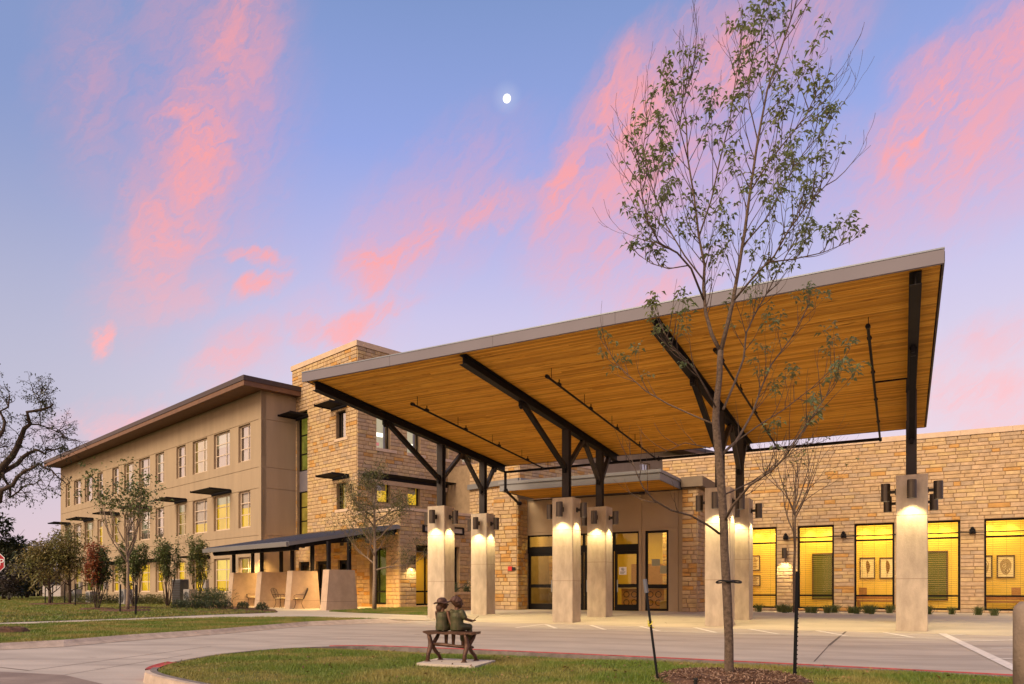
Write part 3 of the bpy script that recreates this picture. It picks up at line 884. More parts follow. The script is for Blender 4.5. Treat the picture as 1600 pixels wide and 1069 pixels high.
# roof
mb = MB(); WL.box(mb, -.5, LEN + .1, -13.5, 1.3, 13.02, 13.06); part('soffit', mb, BROWN, wing)
mb = MB(); WL.box(mb, -.6, LEN + .15, 1.3, 1.42, 12.98, 13.27); WL.box(mb, -.6, -.5, -13.5, 1.3, 12.98, 13.27); part('fascia', mb, BROWN, wing)
mb = MB(); WL.box(mb, -.64, LEN + .19, -13.6, 1.46, 13.27, 13.56); part('roof', mb, BROWNDK, wing)
wr = random.Random(11)
for fl, (zb, zt) in enumerate(rows):
    for k, (s0, s1) in enumerate(sw):
        narrow = (s1 - s0) < 1.05
        wide_first = fl == 0
        s0_, s1_ = s0 + .01, s1 - .01
        if fl == 2: gm, bl = GLASSR, wr.choice([BLINDD, BLINDD, BLINDO])
        elif fl == 1: gm, bl = (GLASSM, BLINDY if wr.random() < .6 else BLINDO) if k not in (5, 6, 7) else (GLASSR, BLINDD)
        else: gm, bl = GLASS, BLINDY if k > 3 else BLINDG
        W_ = s1_ - s0_
        xs = [s0_ + W_ * .5] if narrow else [s0_ + W_ * .34]     # the wing is seen along its length: s runs away from the camera
        zs = [zb + (zt - zb) * .36, zb + (zt - zb) * .68]
        window(WL, wing, s0_, s1_, zb, zt, .15, 2, 3, WHITEFR, gm, fw=.09, bm=bl, bdep=.06, mw=.07 if narrow else .055, xs=xs, zs=zs)
        if wr.random() < .62:
            zc_ = zt - (zt - zb) * wr.uniform(.2, .75); g = MB(); outq(g, WL, s0_ + .05, s1_ - .05, -.255, zc_, zt - .03)
            part('shade', g, wr.choice([BLINDD, ROOMCEIL, BLINDO]) if fl else wr.choice([BLINDO, BLINDY2]), wing, recalc=False)
for k in (0, 2, 4, 6, 8, 10):
    s0, s1 = sw[k]
    sunshade(WL, wing, s0 - .25, s1 + .25, zt2 + .22, 1.5, n=4)
for k in (0, 3, 4, 6, 7, 9):
    s0, s1 = sw[k]
    sunshade(WL, wing, s0 - .5, s1 + .5, zt1 + .22, 0.9, n=3)

# ================================================================== STONE TOWER with its one-storey base
tower = thing('stone_tower', 'square buff limestone tower block with dark windows rising behind the canopy', 'building', (-6.54, 41.69, 0))
WT = Wall((-6.54, 41.69), DL, (-DB.x, -DB.y))       # left face; negative s runs on as the base's left face
WTr = Wall((-6.54, 41.69), DB, (-DL.x, -DL.y))      # right face
TOPZ = 14.75
SL = WT.s_at(457.0)
TR = 10.2
LOW = 3.8
WLo = Wall(WT.P(-LOW, 0, 0).xy, DB, (-DL.x, -DL.y))  # base's right face
LT = 5.22                                            # top of the base
LOL = 7.3
st = tuple(sorted((WT.s_at(464.3), WT.s_at(481))))
stz = (WT.z_at(st[0], 838), WT.z_at(st[0], 640.5))
wl_up = (*sorted((WT.s_at(525.5), WT.s_at(540.6))), WT.z_at(WT.s_at(540.6), 683), WT.z_at(WT.s_at(540.6), 640))
wl_lo = (*sorted((WT.s_at(526.5), WT.s_at(541))), WT.z_at(WT.s_at(541), 795), WT.z_at(WT.s_at(541), 754))
dr = [(*sorted((WT.s_at(a), WT.s_at(b))), .12, 2.75) for a, b in ((467, 484), (494, 517), (528, 547))]
win_lo = (*sorted((WT.s_at(577.7), WT.s_at(603.7))), .25, 3.3)
hl = [(st[0], st[1], stz[0], stz[1]), wl_up, wl_lo, win_lo] + dr
mb = MB(); WT.holes(mb, -LOW, 0, -.4, 0, 0, LT, hl); WT.holes(mb, 0, SL, -.4, 0, 0, TOPZ, hl)
part('left_wall', mb, MORTAR, tower)
r3 = [(a, b) for a, b in ((588, 609.4), (636, 655.8), (682, 700), (722, 739))]
r2 = [(a, b) for a, b in ((589, 609.4), (637, 656), (682, 700), (724, 741))]
z3 = (WTr.z_at(WTr.s_at(609), 703), WTr.z_at(WTr.s_at(600), 651))
z2 = (WTr.z_at(WTr.s_at(656), 791), WTr.z_at(WTr.s_at(656), 761))
h3 = [(*sorted((WTr.s_at(a), WTr.s_at(b))), *z3) for a, b in r3]
h2 = [(*sorted((WTr.s_at(a), WTr.s_at(b))), *z2) for a, b in r2]
mb = MB(); WTr.holes(mb, .4, TR, -.4, 0, 0, TOPZ, h3 + h2); part('right_wall', mb, MORTAR, tower)
wlo = (*sorted((WLo.s_at(650), WLo.s_at(717.5))), .20, WLo.z_at(WLo.s_at(650), 851.5))
mb = MB(); WLo.holes(mb, .4, LOL, -.4, 0, 0, LT, [wlo]); part('base_wall', mb, MORTAR, tower)
mb = MB(); WTr.box(mb, .5, TR, -SL, -.9, 0, TOPZ - .3); part('core', mb, STUCCO, tower)
mb = MB(); WLo.box(mb, .0, LOL, -LOW + .0, -.0, LT, LT + .02); part('base_roof', mb, FASCIA2, tower)
mb = MB()
WT.box(mb, -.08, SL + .08, -.45, .09, TOPZ, TOPZ + .30); WTr.box(mb, .453, TR, -.45, .09, TOPZ, TOPZ + .30)
part('coping', mb, CAPSTONE, tower)
mb = MB(); WT.box(mb, -LOW - .06, -.01, -.45, .07, LT + .02, LT + .17); WLo.box(mb, .453, LOL, -.45, .07, LT + .02, LT + .17); part('coping', mb, CAPSTONE, tower)
srng = random.Random(21)
lst = masonry(WT, -LOW, 0, .1, LT, hl, .21, .34, .78, srng) + masonry(WT, 0, SL, .1, TOPZ, hl, .21, .34, .78, srng)
lst += masonry(WTr, 0, TR, LT + .2, TOPZ, h3 + h2, .21, .34, .78, srng) + masonry(WLo, 0, LOL, .1, LT, [wlo], .21, .34, .78, srng, wts=[14, 26, 26, 8, 8, 20])
lay_stones(tower, lst)
# stair glazing
zz = [WT.z_at(st[0], y) for y in (677, 707)]; zp = [WT.z_at(st[0], y) for y in (733.5, 766)]; zq = [WT.z_at(st[0], y) for y in (791, 813)]
window(WT, tower, st[0], st[1], zp[0], stz[1], .18, 1, 3, BRONZE_AL, GLASSM, fw=.07, bm=BLINDG, zs=zz, mw=.08)
mb = MB(); WT.box(mb, st[0], st[1], -.24, -.17, zp[1], zp[0]); part('spandrel_panel', mb, FASCIA, tower)
window(WT, tower, st[0], st[1], stz[0], zp[1], .18, 1, 3, BRONZE_AL, GLASSM, fw=.07, bm=BLINDO, zs=zq, mw=.07)
for h in (wl_up, wl_lo):
    window(WT, tower, h[0], h[1], h[2], h[3], .2, 2, 1, BRONZE_AL, GLASSR if h is wl_up else GLASSM, fw=.06, bm=BLINDD if h is wl_up else BLINDO, xs=[h[0] + (h[1] - h[0]) * .72])
    mb = MB(); WT.box(mb, h[0] - .25, h[1] + .12, -.15, .08, h[2] - .16, h[2]); part('sill', mb, CAPSTONE, tower)
for q, h in enumerate(h3):
    window(WTr, tower, *h, .2, 1, 1, BRONZE_AL, GLASSM, fw=.06, bm=ROOMCEIL, bdep=.4)
    mb = MB(); WTr.box(mb, h[0] - .05, h[1] + .45, -.15, .08, h[2] - .18, h[2]); part('sill', mb, CAPSTONE, tower)
    if q < 2:
        mb = MB(); WTr.box(mb, h[0] + .05, h[0] + .85, -.58, -.5, h[3] - 1.08 - .32 * q, h[3] - .86 - .32 * q); part('ceiling_light', mb, CEILGLOW, tower)
for q, h in enumerate(h2):
    zm = h[2] + (h[3] - h[2]) * .62
    window(WTr, tower, *h, .2, 1, 1, BRONZE_AL, GLASSM, fw=.06, bm=BLINDY if q < 3 else BLINDG, bdep=.1)
    mb = MB(); WTr.box(mb, h[0] + .06, h[1] - .06, -.335, -.325, zm, h[3] - .06); part('shade', mb, BLINDD, tower)
# lit exit sign seen inside the top floor
def text_mb(txt, size, P0, ex, ez, depth=.004):
    cu = bpy.data.curves.new('t', 'FONT'); cu.body = txt; cu.size = size; cu.align_x = 'CENTER'; cu.align_y = 'CENTER'; cu.extrude = depth
    o = bpy.data.objects.new('t', cu); COL.objects.link(o)
    dg = bpy.context.evaluated_depsgraph_get()
    me = bpy.data.meshes.new_from_object(o.evaluated_get(dg))
    mb = MB(); ez = Vector(ez); ex = Vector(ex); nn = ex.cross(ez)
    mb.add([Vector(P0) + ex * v.co.x + ez * v.co.y + nn * v.co.z for v in me.vertices], [tuple(p.vertices) for p in me.polygons])
    bpy.data.objects.remove(o); bpy.data.curves.remove(cu); bpy.data.meshes.remove(me)
    return mb
_s = WTr.s_at(596.5); _z = WTr.z_at(_s, 692)
ex = thing('exit_sign', 'small red lit exit sign inside the tower top floor window', 'sign', WTr.P(_s, -.5, _z))
EXITRED = emission('exit_sign_red', (1.0, .12, .08), .9)
mb = MB(); WTr.box(mb, _s - .17, _s + .17, -.52, -.48, _z - .10, _z + .10); part('panel', mb, emission('exit_sign_face', (0.9, .28, .22), .55), ex)
part('lettering', text_mb('EXIT', .15, WTr.P(_s, -.478, _z), (DB.x, DB.y, 0), (0, 0, 1)), EXITRED, ex)
# sunshades on the tower
sunshade(WT, tower, st[0] - .1, st[1] + .1, WT.z_at(st[0], 649), 1.3)
sunshade(WT, tower, wl_up[0] - .15, wl_up[1] + .5, wl_up[3] + .28, 1.2)
sunshade(WT, tower, wl_lo[0] - .35, wl_lo[1] + .4, wl_lo[3] + .38, 1.2)
sunshade(WTr, tower, WTr.s_at(566), WTr.s_at(752), WTr.z_at(WTr.s_at(566), 741.5), 1.0, n=3)
mb = MB(); WTr.box(mb, WTr.s_at(570), WTr.s_at(752), .0, .055, WTr.z_at(WTr.s_at(566), 741.5) - .42, WTr.z_at(WTr.s_at(566), 741.5) - .17); part('lintel_course', mb, CAPSTONE, tower)
# ground floor glazing of the base and the doors under the patio roof
def room(name, W, s0, s1, dep, z1, wall, parent, floor=None):
    mb = MB()
    W.box(mb, s0, s1, -dep - .1, -dep, .1, z1); W.box(mb, s0 - .1, s0, -dep - .1, -.42, .1, z1); W.box(mb, s1, s1 + .1, -dep - .1, -.42, .1, z1)
    part(name, mb, wall, parent)
    mb = MB(); W.box(mb, s0, s1, -dep, -.42, .11, .135); part('interior_floor', mb, floor or INFLOOR, parent)
    mb = MB(); W.box(mb, s0 - .1, s1 + .1, -dep - .1, -.42, z1, z1 + .05); part('interior_ceiling', mb, BLINDD, parent)
def area_light(name, loc, sx, sy, energy, col, rotz=0.0):
    l = bpy.data.lights.new(name, 'AREA'); l.shape = 'RECTANGLE'; l.size = sx; l.size_y = sy; l.energy = energy; l.color = col
    o = bpy.data.objects.new(name, l); COL.objects.link(o); o.location = loc; o.rotation_euler = (0, 0, rotz)
    return o
WARM = (1.0, 0.68, 0.20)
room('interior_wall', WLo, wlo[0] - .3, wlo[1] + .6, 2.6, 3.1, INWALL, tower)
area_light('lobby_light', WLo.P((wlo[0] + wlo[1]) / 2 + .2, -1.4, 3.0), 1.5, 1.2, 34, WARM, R(44))
window(WLo, tower, wlo[0], wlo[1], wlo[2], wlo[3], .22, 4, 1, BRONZE_AL, GLASS, fw=.1, zs=[.95], mw=.09)
mb = MB(); WLo.box(mb, wlo[0] + .5, wlo[0] + 1.1, -2.55, -2.5, .14, 2.5); part('interior_door', mb, OAK, tower)
window(WT, tower, win_lo[0], win_lo[1], win_lo[2], win_lo[3], .2, 2, 1, BRONZE_AL, GLASSD, fw=.1, bm=BLINDG, bdep=.3, zs=[.95], mw=.1, xs=[win_lo[0] + (win_lo[1] - win_lo[0]) * .62])
for h in dr:
    f_ = window(WT, tower, h[0], h[1], h[2], h[3], .14, 1, 2, BRONZE_AL, GLASSD, fw=.2, bm=BLINDG, bdep=.3, zs=[1.05], mw=.16, name='door')
# framed sign panel on the base wall
s0, s1 = sorted((WLo.s_at(659), WLo.s_at(723))); zc = WLo.z_at((s0 + s1) / 2, 828.5)
sg = thing('wall_sign', 'long narrow dark framed sign panel on the base wall behind a pillar', 'sign', WLo.P((s0 + s1) / 2, 0, zc))
mb = MB()
for a, b, c, d in ((s0, s1, zc + .13, zc + .2), (s0, s1, zc - .2, zc - .13), (s0, s0 + .12, zc - .13, zc + .13), (s1 - .12, s1, zc - .13, zc + .13)): WLo.box(mb, a, b, .05, .14, c, d)
part('frame', mb, STEEL, sg)
mb = MB(); WLo.box(mb, s0 + .12, s1 - .12, .05, .09, zc - .13, zc + .13); part('panel', mb, CONC, sg)

# ================================================================== REAR WING seen between the canopy and the entrance roof
rear = thing('rear_wing', 'tan stucco wing far behind the entrance roof with brown eaves', 'building', (.76, 48.8, 0))
WB = Wall((.76, 48.8), DB, (-DL.x, -DL.y))
hz = WB.z_at(WB.s_at(1008), 723.5), WB.z_at(WB.s_at(1008), 748)
hr = [(*sorted((WB.s_at(a), WB.s_at(b))), hz[1], hz[0]) for a, b in ((1000, 1016), (1044, 1056), (768, 773))]
hr = hr[:2]
mb = MB(); WB.holes(mb, 0, 44, -.34, -.03, 0, 13.1, hr); WB.holes(mb, 0, 44, -.03, 0, 0, 13.1, hr + [(0, 44, z - .02, z + .02) for z in gz])
part('long_wall', mb, STUCCO, rear)
mb = MB(); WB.box(mb, 0, 44, -11, -.7, 0, 13.0); part('rear_block', mb, STUCCO, rear)
for h in hr: window(WB, rear, *h, .15, 3, 2, WHITEFR, GLASSR, fw=.09, bm=BLINDD)
mb = MB(); WB.box(mb, -.3, 44.5, -11, 1.3, 13.02, 13.06); part('soffit', mb, BROWN, rear)
mb = MB(); WB.box(mb, -.3, 44.6, 1.3, 1.42, 12.98, 13.27); part('fascia', mb, BROWN, rear)
mb = MB(); WB.box(mb, -.3, 44.6, -11, 1.46, 13.27, 13.56); part('roof', mb, BROWNDK, rear)
# stone block with a band of high windows in front of it
up_ = thing('stone_upper_block', 'low limestone block with pale coping behind the entrance roof', 'building', (2.57, 42, 0))
WK = Wall((2.57, 42), DB, (-DL.x, -DL.y)); WKl = Wall((2.57, 42), DL, (-DB.x, -DB.y))
KT = 8.6
mb = MB(); WK.box(mb, 0, 7.5, -6, 0, 0, KT); part('wall', mb, MORTAR, up_)
mb = MB(); WK.box(mb, -.06, 7.56, -.4, .07, KT, KT + .18); part('coping', mb, CAPSTONE, up_)
mb = MB(); WK.box(mb, -.1, 7.6, .04, .22, 7.05, 7.35); WKl.box(mb, -.1, 4, .04, .22, 7.05, 7.35); part('flashing', mb, FASCIA2, up_)
lay_stones(up_, masonry(WK, 0, 7.5, 5.5, KT, [], .21, .34, .78, srng) + masonry(WKl, 0, 4, 5.5, KT, [], .21, .34, .78, srng), 60)

# ================================================================== ENTRANCE BLOCK
ent = thing('entrance_block', 'low tan entrance block with dark glass doors under a small grey edged roof', 'building', (7.2, 32.5, .12))
WE = Wall((7.2, 32.5), U, -V)
e0, e1 = WE.s_at(823), WE.s_at(1067.5)
d0, d1 = WE.s_at(823.6), WE.s_at(998)
dz = WE.z_at(d1, 830)
q0, q1 = WE.s_at(1008), WE.s_at(1044.5)
qz = WE.z_at(q0, 829.5)
ZE = 5.3
ops = [(d0, d1, .12, dz), (q0, q1, .14, qz)]
gx = [WE.s_at(1003), WE.s_at(1060)]
gr = [(x - .012, x + .012, 0, ZE) for x in gx] + [(e0, e1, WE.z_at(d1, 828) - .012 + .05, WE.z_at(d1, 828) + .062)]
mb = MB(); WE.holes(mb, e0, e1, -.3, -.03, 0, ZE, ops); WE.holes(mb, e0, e1, -.03, 0, 0, ZE, ops + gr); part('front_wall', mb, STUCCO2, ent)
# left stone pier
pl, pr_ = WE.s_at(823) - 1.25, WE.s_at(823)
WPf = WE.shifted(1.0)
WPs = Wall(WE.P(pr_, 1.0, 0).xy, V, U)
mb = MB(); WE.box(mb, pl, pr_, -3, 1.0, 0, ZE + .1); part('pier_wall', mb, MORTAR, ent)
lst = masonry(WPf, pl, pr_, .12, ZE, [], .185, .3, .62, srng, wts=[20, 22, 12, 16, 26, 4]) + masonry(WPs, 0, 1.0, .12, ZE, [], .185, .25, .45, srng, wts=[14, 16, 8, 26, 32, 4])
WPl = Wall(WE.P(pl, 1.0, 0).xy, V, -U)
# right stone block
b0, b1 = e1 + .0, e1 + .62
WSf = WE.shifted(.16); WSs = Wall(WE.P(b1, .16, 0).xy, V, U)
mb = MB(); WE.box(mb, b0, b1, -5.5, .16, 0, ZE + .05); part('corner_wall', mb, MORTAR, ent)
lst += masonry(WSf, b0, b1, .12, ZE, [], .185, .22, .5, srng, wts=[22, 20, 10, 18, 28, 4]) + masonry(WSs, 0, 4.6, .12, ZE, [], .185, .3, .62, srng)
lay_stones(ent, lst)
# roof pieces
K = WE.P(WE.s_at(1066), 3.35, 0)
sK = WE.s_at(1066)
Wc = WE.shifted(3.35)
cz0, cz1 = 5.31, 5.72
mb = MB()
WE.box(mb, sK - 7.0, sK, 3.29, 3.35, cz0, cz1 - .13); WE.box(mb, sK - .06, sK, .0, 3.29, cz0, cz1 - .13)
WE.box(mb, sK - 7.0, sK - 6.94, .0, 3.29, cz0, cz1 - .13)
part('roof_fascia', mb, FASCIA2, ent)
mb = MB(); WE.box(mb, sK - 7.04, sK + .04, -5.5, 3.40, cz1 - .125, cz1); part('roof', mb, FASCIA2, ent)
for i in range(22):
    o = .02 + 3.26 * i / 22
    mb = MB(); WE.box(mb, sK - 6.93, sK - .07, o, o + 3.26 / 22 - .012, cz0 + .03, cz0 + .05); part('soffit_plank', mb, WOOD, ent)
mb = MB(); WE.box(mb, sK - 6.93, sK - .07, .0, 3.28, cz0 + .055, cz0 + .07); part('soffit_backing', mb, WOODGAP, ent)
mb = MB(); WE.box(mb, sK + .05, b1 + .28, -5.5, .42, ZE + .06, ZE + .48); part('corner_roof', mb, BROWNOL, ent)
# storefront
stiles = [WE.s_at(x) for x in (823.6, 866, 911, 958.5, 998)]
bz = WE.z_at(d1, 849.5)
f = MB()
WE.box(f, d0, d1, -.2, -.06, dz - .07, dz); WE.box(f, d0, d1, -.2, -.06, bz - .30, bz)
for i, x in enumerate(stiles):
    w = .07 if i in (0, 4) else .10
    x = x + .035 if i == 0 else (x - .035 if i == 4 else x)
    WE.box(f, x - w / 2, x + w / 2, -.19, -.07, bz, dz - .07)
sf = part('storefront_frame', f, BRONZE_AL, ent)
gmb = MB(); outq(gmb, WE, d0, d1, -.13, bz, dz - .07); part('transom_pane', gmb, GLASSD, sf, recalc=False)
for i in range(4):
    a, b = stiles[i] + .02, stiles[i + 1] - .02
    z0, z1 = .13, bz - .30
    m = MB(); w = .115
    WE.box(m, a, a + w, -.17, -.10, z0, z1); WE.box(m, b - w, b, -.17, -.10, z0, z1)
    WE.box(m, a + w, b - w, -.17, -.10, z0, z0 + .27); WE.box(m, a + w, b - w, -.17, -.10, z1 - .14, z1); WE.box(m, a + w, b - w, -.17, -.10, 1.15, 1.31)
    dd = part('door', m, BRONZE_AL, ent)
    for (c0, c1) in ((z0 + .27, 1.15), (1.31, z1 - .14)):
        gmb = MB(); outq(gmb, WE, a + w, b - w, -.135, c0, c1); part('pane', gmb, GLASSD, dd, recalc=False)
    h_ = MB(); x = a + w + .03 if i in (2, 3) else b - w - .03
    WE.box(h_, x - .015, x + .015, -.10, -.05, .95, 1.5); part('handle', h_, GALV, dd)
window(WE, ent, q0, q1, .14, qz, .06, 1, 1, BRONZE_AL, GLASSD, fw=.10, zs=[1.2], mw=.18)
# notices on the door and the side light
def notice(label, s, z, w, h, out, symbol):
    t_ = thing('notice', label, 'notice', WE.P(s, out, z - h / 2))
    mb = MB(); WE.box(mb, s - w / 2, s + w / 2, out, out + .006, z - h / 2, z + h / 2); part('sheet', mb, WHITE, t_)
    if symbol:
        m = MB(); c = (s, z + h * .2); n = 18; r0, r1 = h * .15, h * .20
        for k in range(n):
            a, b = 2 * math.pi * k / n, 2 * math.pi * (k + 1) / n
            m.add([WE.P(c[0] + r * math.cos(q), out + .009, c[1] + r * math.sin(q)) for r, q in ((r0, a), (r1, a), (r1, b), (r0, b))], [(0, 1, 2, 3)])
        dx = r1 * .7
        m.add([WE.P(c[0] - dx - .012, out + .010, c[1] + dx), WE.P(c[0] - dx + .012, out + .010, c[1] + dx), WE.P(c[0] + dx + .012, out + .010, c[1] - dx), WE.P(c[0] + dx - .012, out + .010, c[1] - dx)], [(0, 1, 2, 3)])
        WE.box(m, c[0] - r0 * .7, c[0] + r0 * .5, out + .007, out + .0085, c[1] - .012, c[1] + .012)
        part('symbol', m, BLACK, t_, recalc=False)
        for k in range(3):
            m = MB(); zz_ = z - h * (.12 + .11 * k); WE.box(m, s - w * .36, s + w * (.36 - .1 * k), out + .006, out + .008, zz_ - .008, zz_ + .008); part('text_line', m, DKFRAME, t_)
notice('white notice with a crossed circle symbol on the entrance door', WE.s_at(972), WE.z_at(WE.s_at(972), 892), .34, .34, -.10, True)
notice('pale upper notice taped inside the narrow side window', WE.s_at(1023), WE.z_at(WE.s_at(1023), 879), .36, .30, -.16, False)
notice('pale lower notice taped inside the narrow side window', WE.s_at(1035), WE.z_at(WE.s_at(1035), 890), .28, .34, -.16, False)
# lobby behind the doors
mb = MB(); WE.box(mb, d0 - .2, d0 + 2.15, -2.9, -2.6, .1, 4.4); part('lobby_stone_backing', mb, MORTAR, ent)
WI = WE.shifted(-2.6)
lyl = masonry(WI, d0 - .2, d0 + 2.15, .12, 3.2, [], .2, .3, .6, srng)
big = MB()
for m_, mi, vis in lyl: big.add(m_.v, m_.f, mi)
part('lobby_stonework', big, STONES, ent, kind='stuff', recalc=False)
mb = MB(); WE.box(mb, d0 - .3, q1 + .4, -6.6, -6.5, .1, 4.4); WE.box(mb, d0 - .3, d0 - .2, -6.5, -.32, .1, 4.4); WE.box(mb, q1 + .3, q1 + .4, -6.5, -.32, .1, 4.4); part('lobby_wall', mb, INWALL, ent)
mb = MB(); WE.box(mb, d0 - .3, q1 + .4, -6.6, -.31, 4.4, 4.45); part('lobby_ceiling', mb, STUCCO2, ent)
mb = MB(); WE.box(mb, d0 - .3, q1 + .4, -6.6, -.31, .1, .122); part('lobby_floor', mb, INFLOOR, ent)
mb = MB(); WE.box(mb, d0 + 3.0, q1 + .2, -6.49, -6.42, 1.1, 2.4); part('lobby_panelling', mb, OAK, ent)
dk = thing('reception_desk', 'wooden reception desk glowing inside the entrance doors', 'desk', WE.P(d1 - .9, -4.2, .12))
mb = MB(); WE.box(mb, d1 - 2.1, d1 + .1, -4.5, -3.9, .125, 1.1); part('counter_body', mb, OAK, dk)
mb = MB(); WE.box(mb, d1 - 2.2, d1 + .2, -4.6, -3.8, 1.1, 1.16); part('counter_top', mb, CAPSTONE, dk)
mb = MB()
for k in range(5):
    c = d1 - 1.85 + .4 * k
    for j in range(2):
        z_ = .42 + .4 * j
        n = 12
        for q in range(n):
            a, b = 2 * math.pi * q / n, 2 * math.pi * (q + 1) / n
            mb.add([WE.P(c + r * math.cos(w_), -3.895, z_ + r * math.sin(w_)) for r, w_ in ((.12, a), (.16, a), (.16, b), (.12, b))], [(0, 1, 2, 3)])
part('ring_pattern', mb, DKFRAME, dk, recalc=False)
c2 = thing('lobby_seat', 'boxy upholstered seat behind the narrow side window', 'seat', WE.P((q0 + q1) / 2 + .2, -2.2, .12))
mb = MB(); WE.box(mb, q0 + .1, q1 + .1, -2.6, -1.9, .125, .55); part('seat', mb, CUSHION, c2)
mb = MB(); WE.box(mb, q0 + .1, q1 + .1, -2.75, -2.6, .125, 1.05); part('backrest', mb, CUSHION, c2)
area_light('lobby_light', WE.P(d0 + 1.2, -1.5, 4.3), 1.6, .8, 130, WARM, R(-30))
area_light('lobby_light', WE.P(d1 - .8, -3.6, 4.3), 2.0, 1.6, 190, WARM, R(-30))
area_light('lobby_light', WE.P(q1 - .4, -1.6, 4.3), .7, .7, 40, WARM, R(-30))
# fire alarm box on the pier, with a dark call point
s_ = WPf.s_at(800); z_ = WPf.z_at(s_, 888.5)
fa = thing('fire_alarm_box', 'small red alarm box with black bell on the stone entrance pier', 'alarm', WPf.P(s_, .04, z_))
mb = MB(); WPf.box(mb, s_ - .16, s_ + .05, .03, .12, z_ - .10, z_ + .10); part('box', mb, REDBOX, fa)
mb = MB(); WPf.box(mb, s_ + .055, s_ + .20, .03, .10, z_ - .09, z_ + .06); part('bell', mb, BLACK, fa)
s_ = WSf.s_at(1092); 
mb = MB(); WE.box(mb, e0 + .02, WE.s_at(1003), .05, .085, WE.z_at(e0, 783.5), WE.z_at(e0, 783.5) + .035)
hr_ = part('conduit', mb, STEEL, ent)
mb = MB(); WE.box(mb, WE.s_at(1000), WE.s_at(1007.5), .02, .14, WE.z_at(e0, 783.5) - .03, WE.z_at(e0, 783.5) + .07); part('camera_box', mb, STEELG, ent)

# ================================================================== STONE WING on the right
sw_ = thing('stone_wing', 'long low limestone wing with tall yellow lit windows on the right', 'building', (12.93, 34.4, .12))
CT = 7.36
w2 = (WR.s_at(1246.5), WR.s_at(1303)); w3 = (WR.s_at(1335), WR.s_at(1397.5)); w5s = WR.s_at(1538); w4e = WR.s_at(1500.5)
ww = w3[1] - w3[0]
wz1 = WR.z_at(w2[1], 820.2); wz0 = .22
wins = [(WR.s_at(1213.7) - ww, WR.s_at(1213.7)), w2, w3, (w4e - ww, w4e), (w5s, w5s + ww)]
S0, S1 = -4.2, w5s + ww + 3.0
hs = [(a, b, wz0, wz1) for a, b in wins]
mb = MB(); WR.holes(mb, S0, S1, -.4, 0, 0, CT, hs); part('front_wall', mb, MORTAR, sw_)
i = S0; k = 0
while i < S1:
    e = min(i + 1.75, S1)
    mb = MB(); WR.box(mb, i + .004, e - .004, -.45, .07, CT, CT + .21); part('coping_stone', mb, CAPSTONE, sw_); i = e
lay_stones(sw_, masonry(WR, S0, S1, .12, CT, hs, .158, .30, .74, random.Random(5), out=.03, wts=[18, 28, 28, 7, 8, 18]))
trz, loz = WR.z_at(w2[1], 845.5), WR.z_at(w2[1], 930.5)
for (a, b) in wins:
    fr = window(WR, sw_, a, b, wz0, wz1, .10, 1, 3, BRONZE_AL, GLASS, fw=.075, zs=[loz, trz], mw=.075)
    sl_ = MB(); z = wz0 + .12; nn = 0
    while z < wz1 - .08:
        if abs(z - loz) > .05 and abs(z - trz) > .05:
            sl_.add([WR.P(a + .09, -.225, z), WR.P(b - .09, -.225, z), WR.P(b - .09, -.25, z + .014), WR.P(a + .09, -.25, z + .014)], [(0, 1, 2, 3)])
        z += .088
    for q in (.2, .5, .8):
        x = a + (b - a) * q
        sl_.add([WR.P(x - .004, -.222, wz0 + .1), WR.P(x + .004, -.222, wz0 + .1), WR.P(x + .004, -.222, wz1 - .08), WR.P(x - .004, -.222, wz1 - .08)], [(0, 1, 2, 3)])
    bl_ = part('blind_slats', sl_, DKFRAME if False else SLATM, fr, kind='stuff', recalc=False)
DEP = 2.3
mb = MB(); WR.box(mb, wins[0][0] - .6, S1, -DEP - .15, -DEP, .1, 4.35); WR.box(mb, wins[0][0] - .7, wins[0][0] - .6, -DEP, -.42, .1, 4.35); part('corridor_wall', mb, INWALL, sw_)
mb = MB(); WR.box(mb, wins[0][0] - .7, S1, -DEP - .15, -.41, 4.35, 4.4); part('corridor_ceiling', mb, INWALL, sw_)
mb = MB(); WR.box(mb, wins[0][0] - .7, S1, -DEP - .15, -.41, .1, .14); part('corridor_floor', mb, INFLOOR, sw_)
mb = MB(); WR.box(mb, S0, S1, -12, -DEP - .2, 0, CT - .3); part('rear_block', mb, STUCCO2, sw_)
mb = MB(); WR.box(mb, S0, S1, -DEP - .2, -.41, CT - .35, CT - .3); part('flat_roof', mb, FASCIA2, sw_)
for (a, b) in wins:
    area_light('corridor_light', WR.P((a + b) / 2, -1.25, 4.3), 1.5, 1.0, 72, (1.0, 0.70, 0.22), R(-30))
for (a, b) in wins:
    for q in (.22, .72):
        l = bpy.data.lights.new('wall_washer', 'SPOT'); l.energy = 55; l.color = (1.0, .76, .30); l.spot_size = R(95); l.spot_blend = .6; l.shadow_soft_size = .05
        o = bpy.data.objects.new('wall_washer', l); COL.objects.link(o); o.location = WR.P(a + (b - a) * q, -DEP + .28, 4.1)
WBk = WR.shifted(-DEP)
def bz_(px, py): return WBk.z_at(WBk.s_at(px), py)
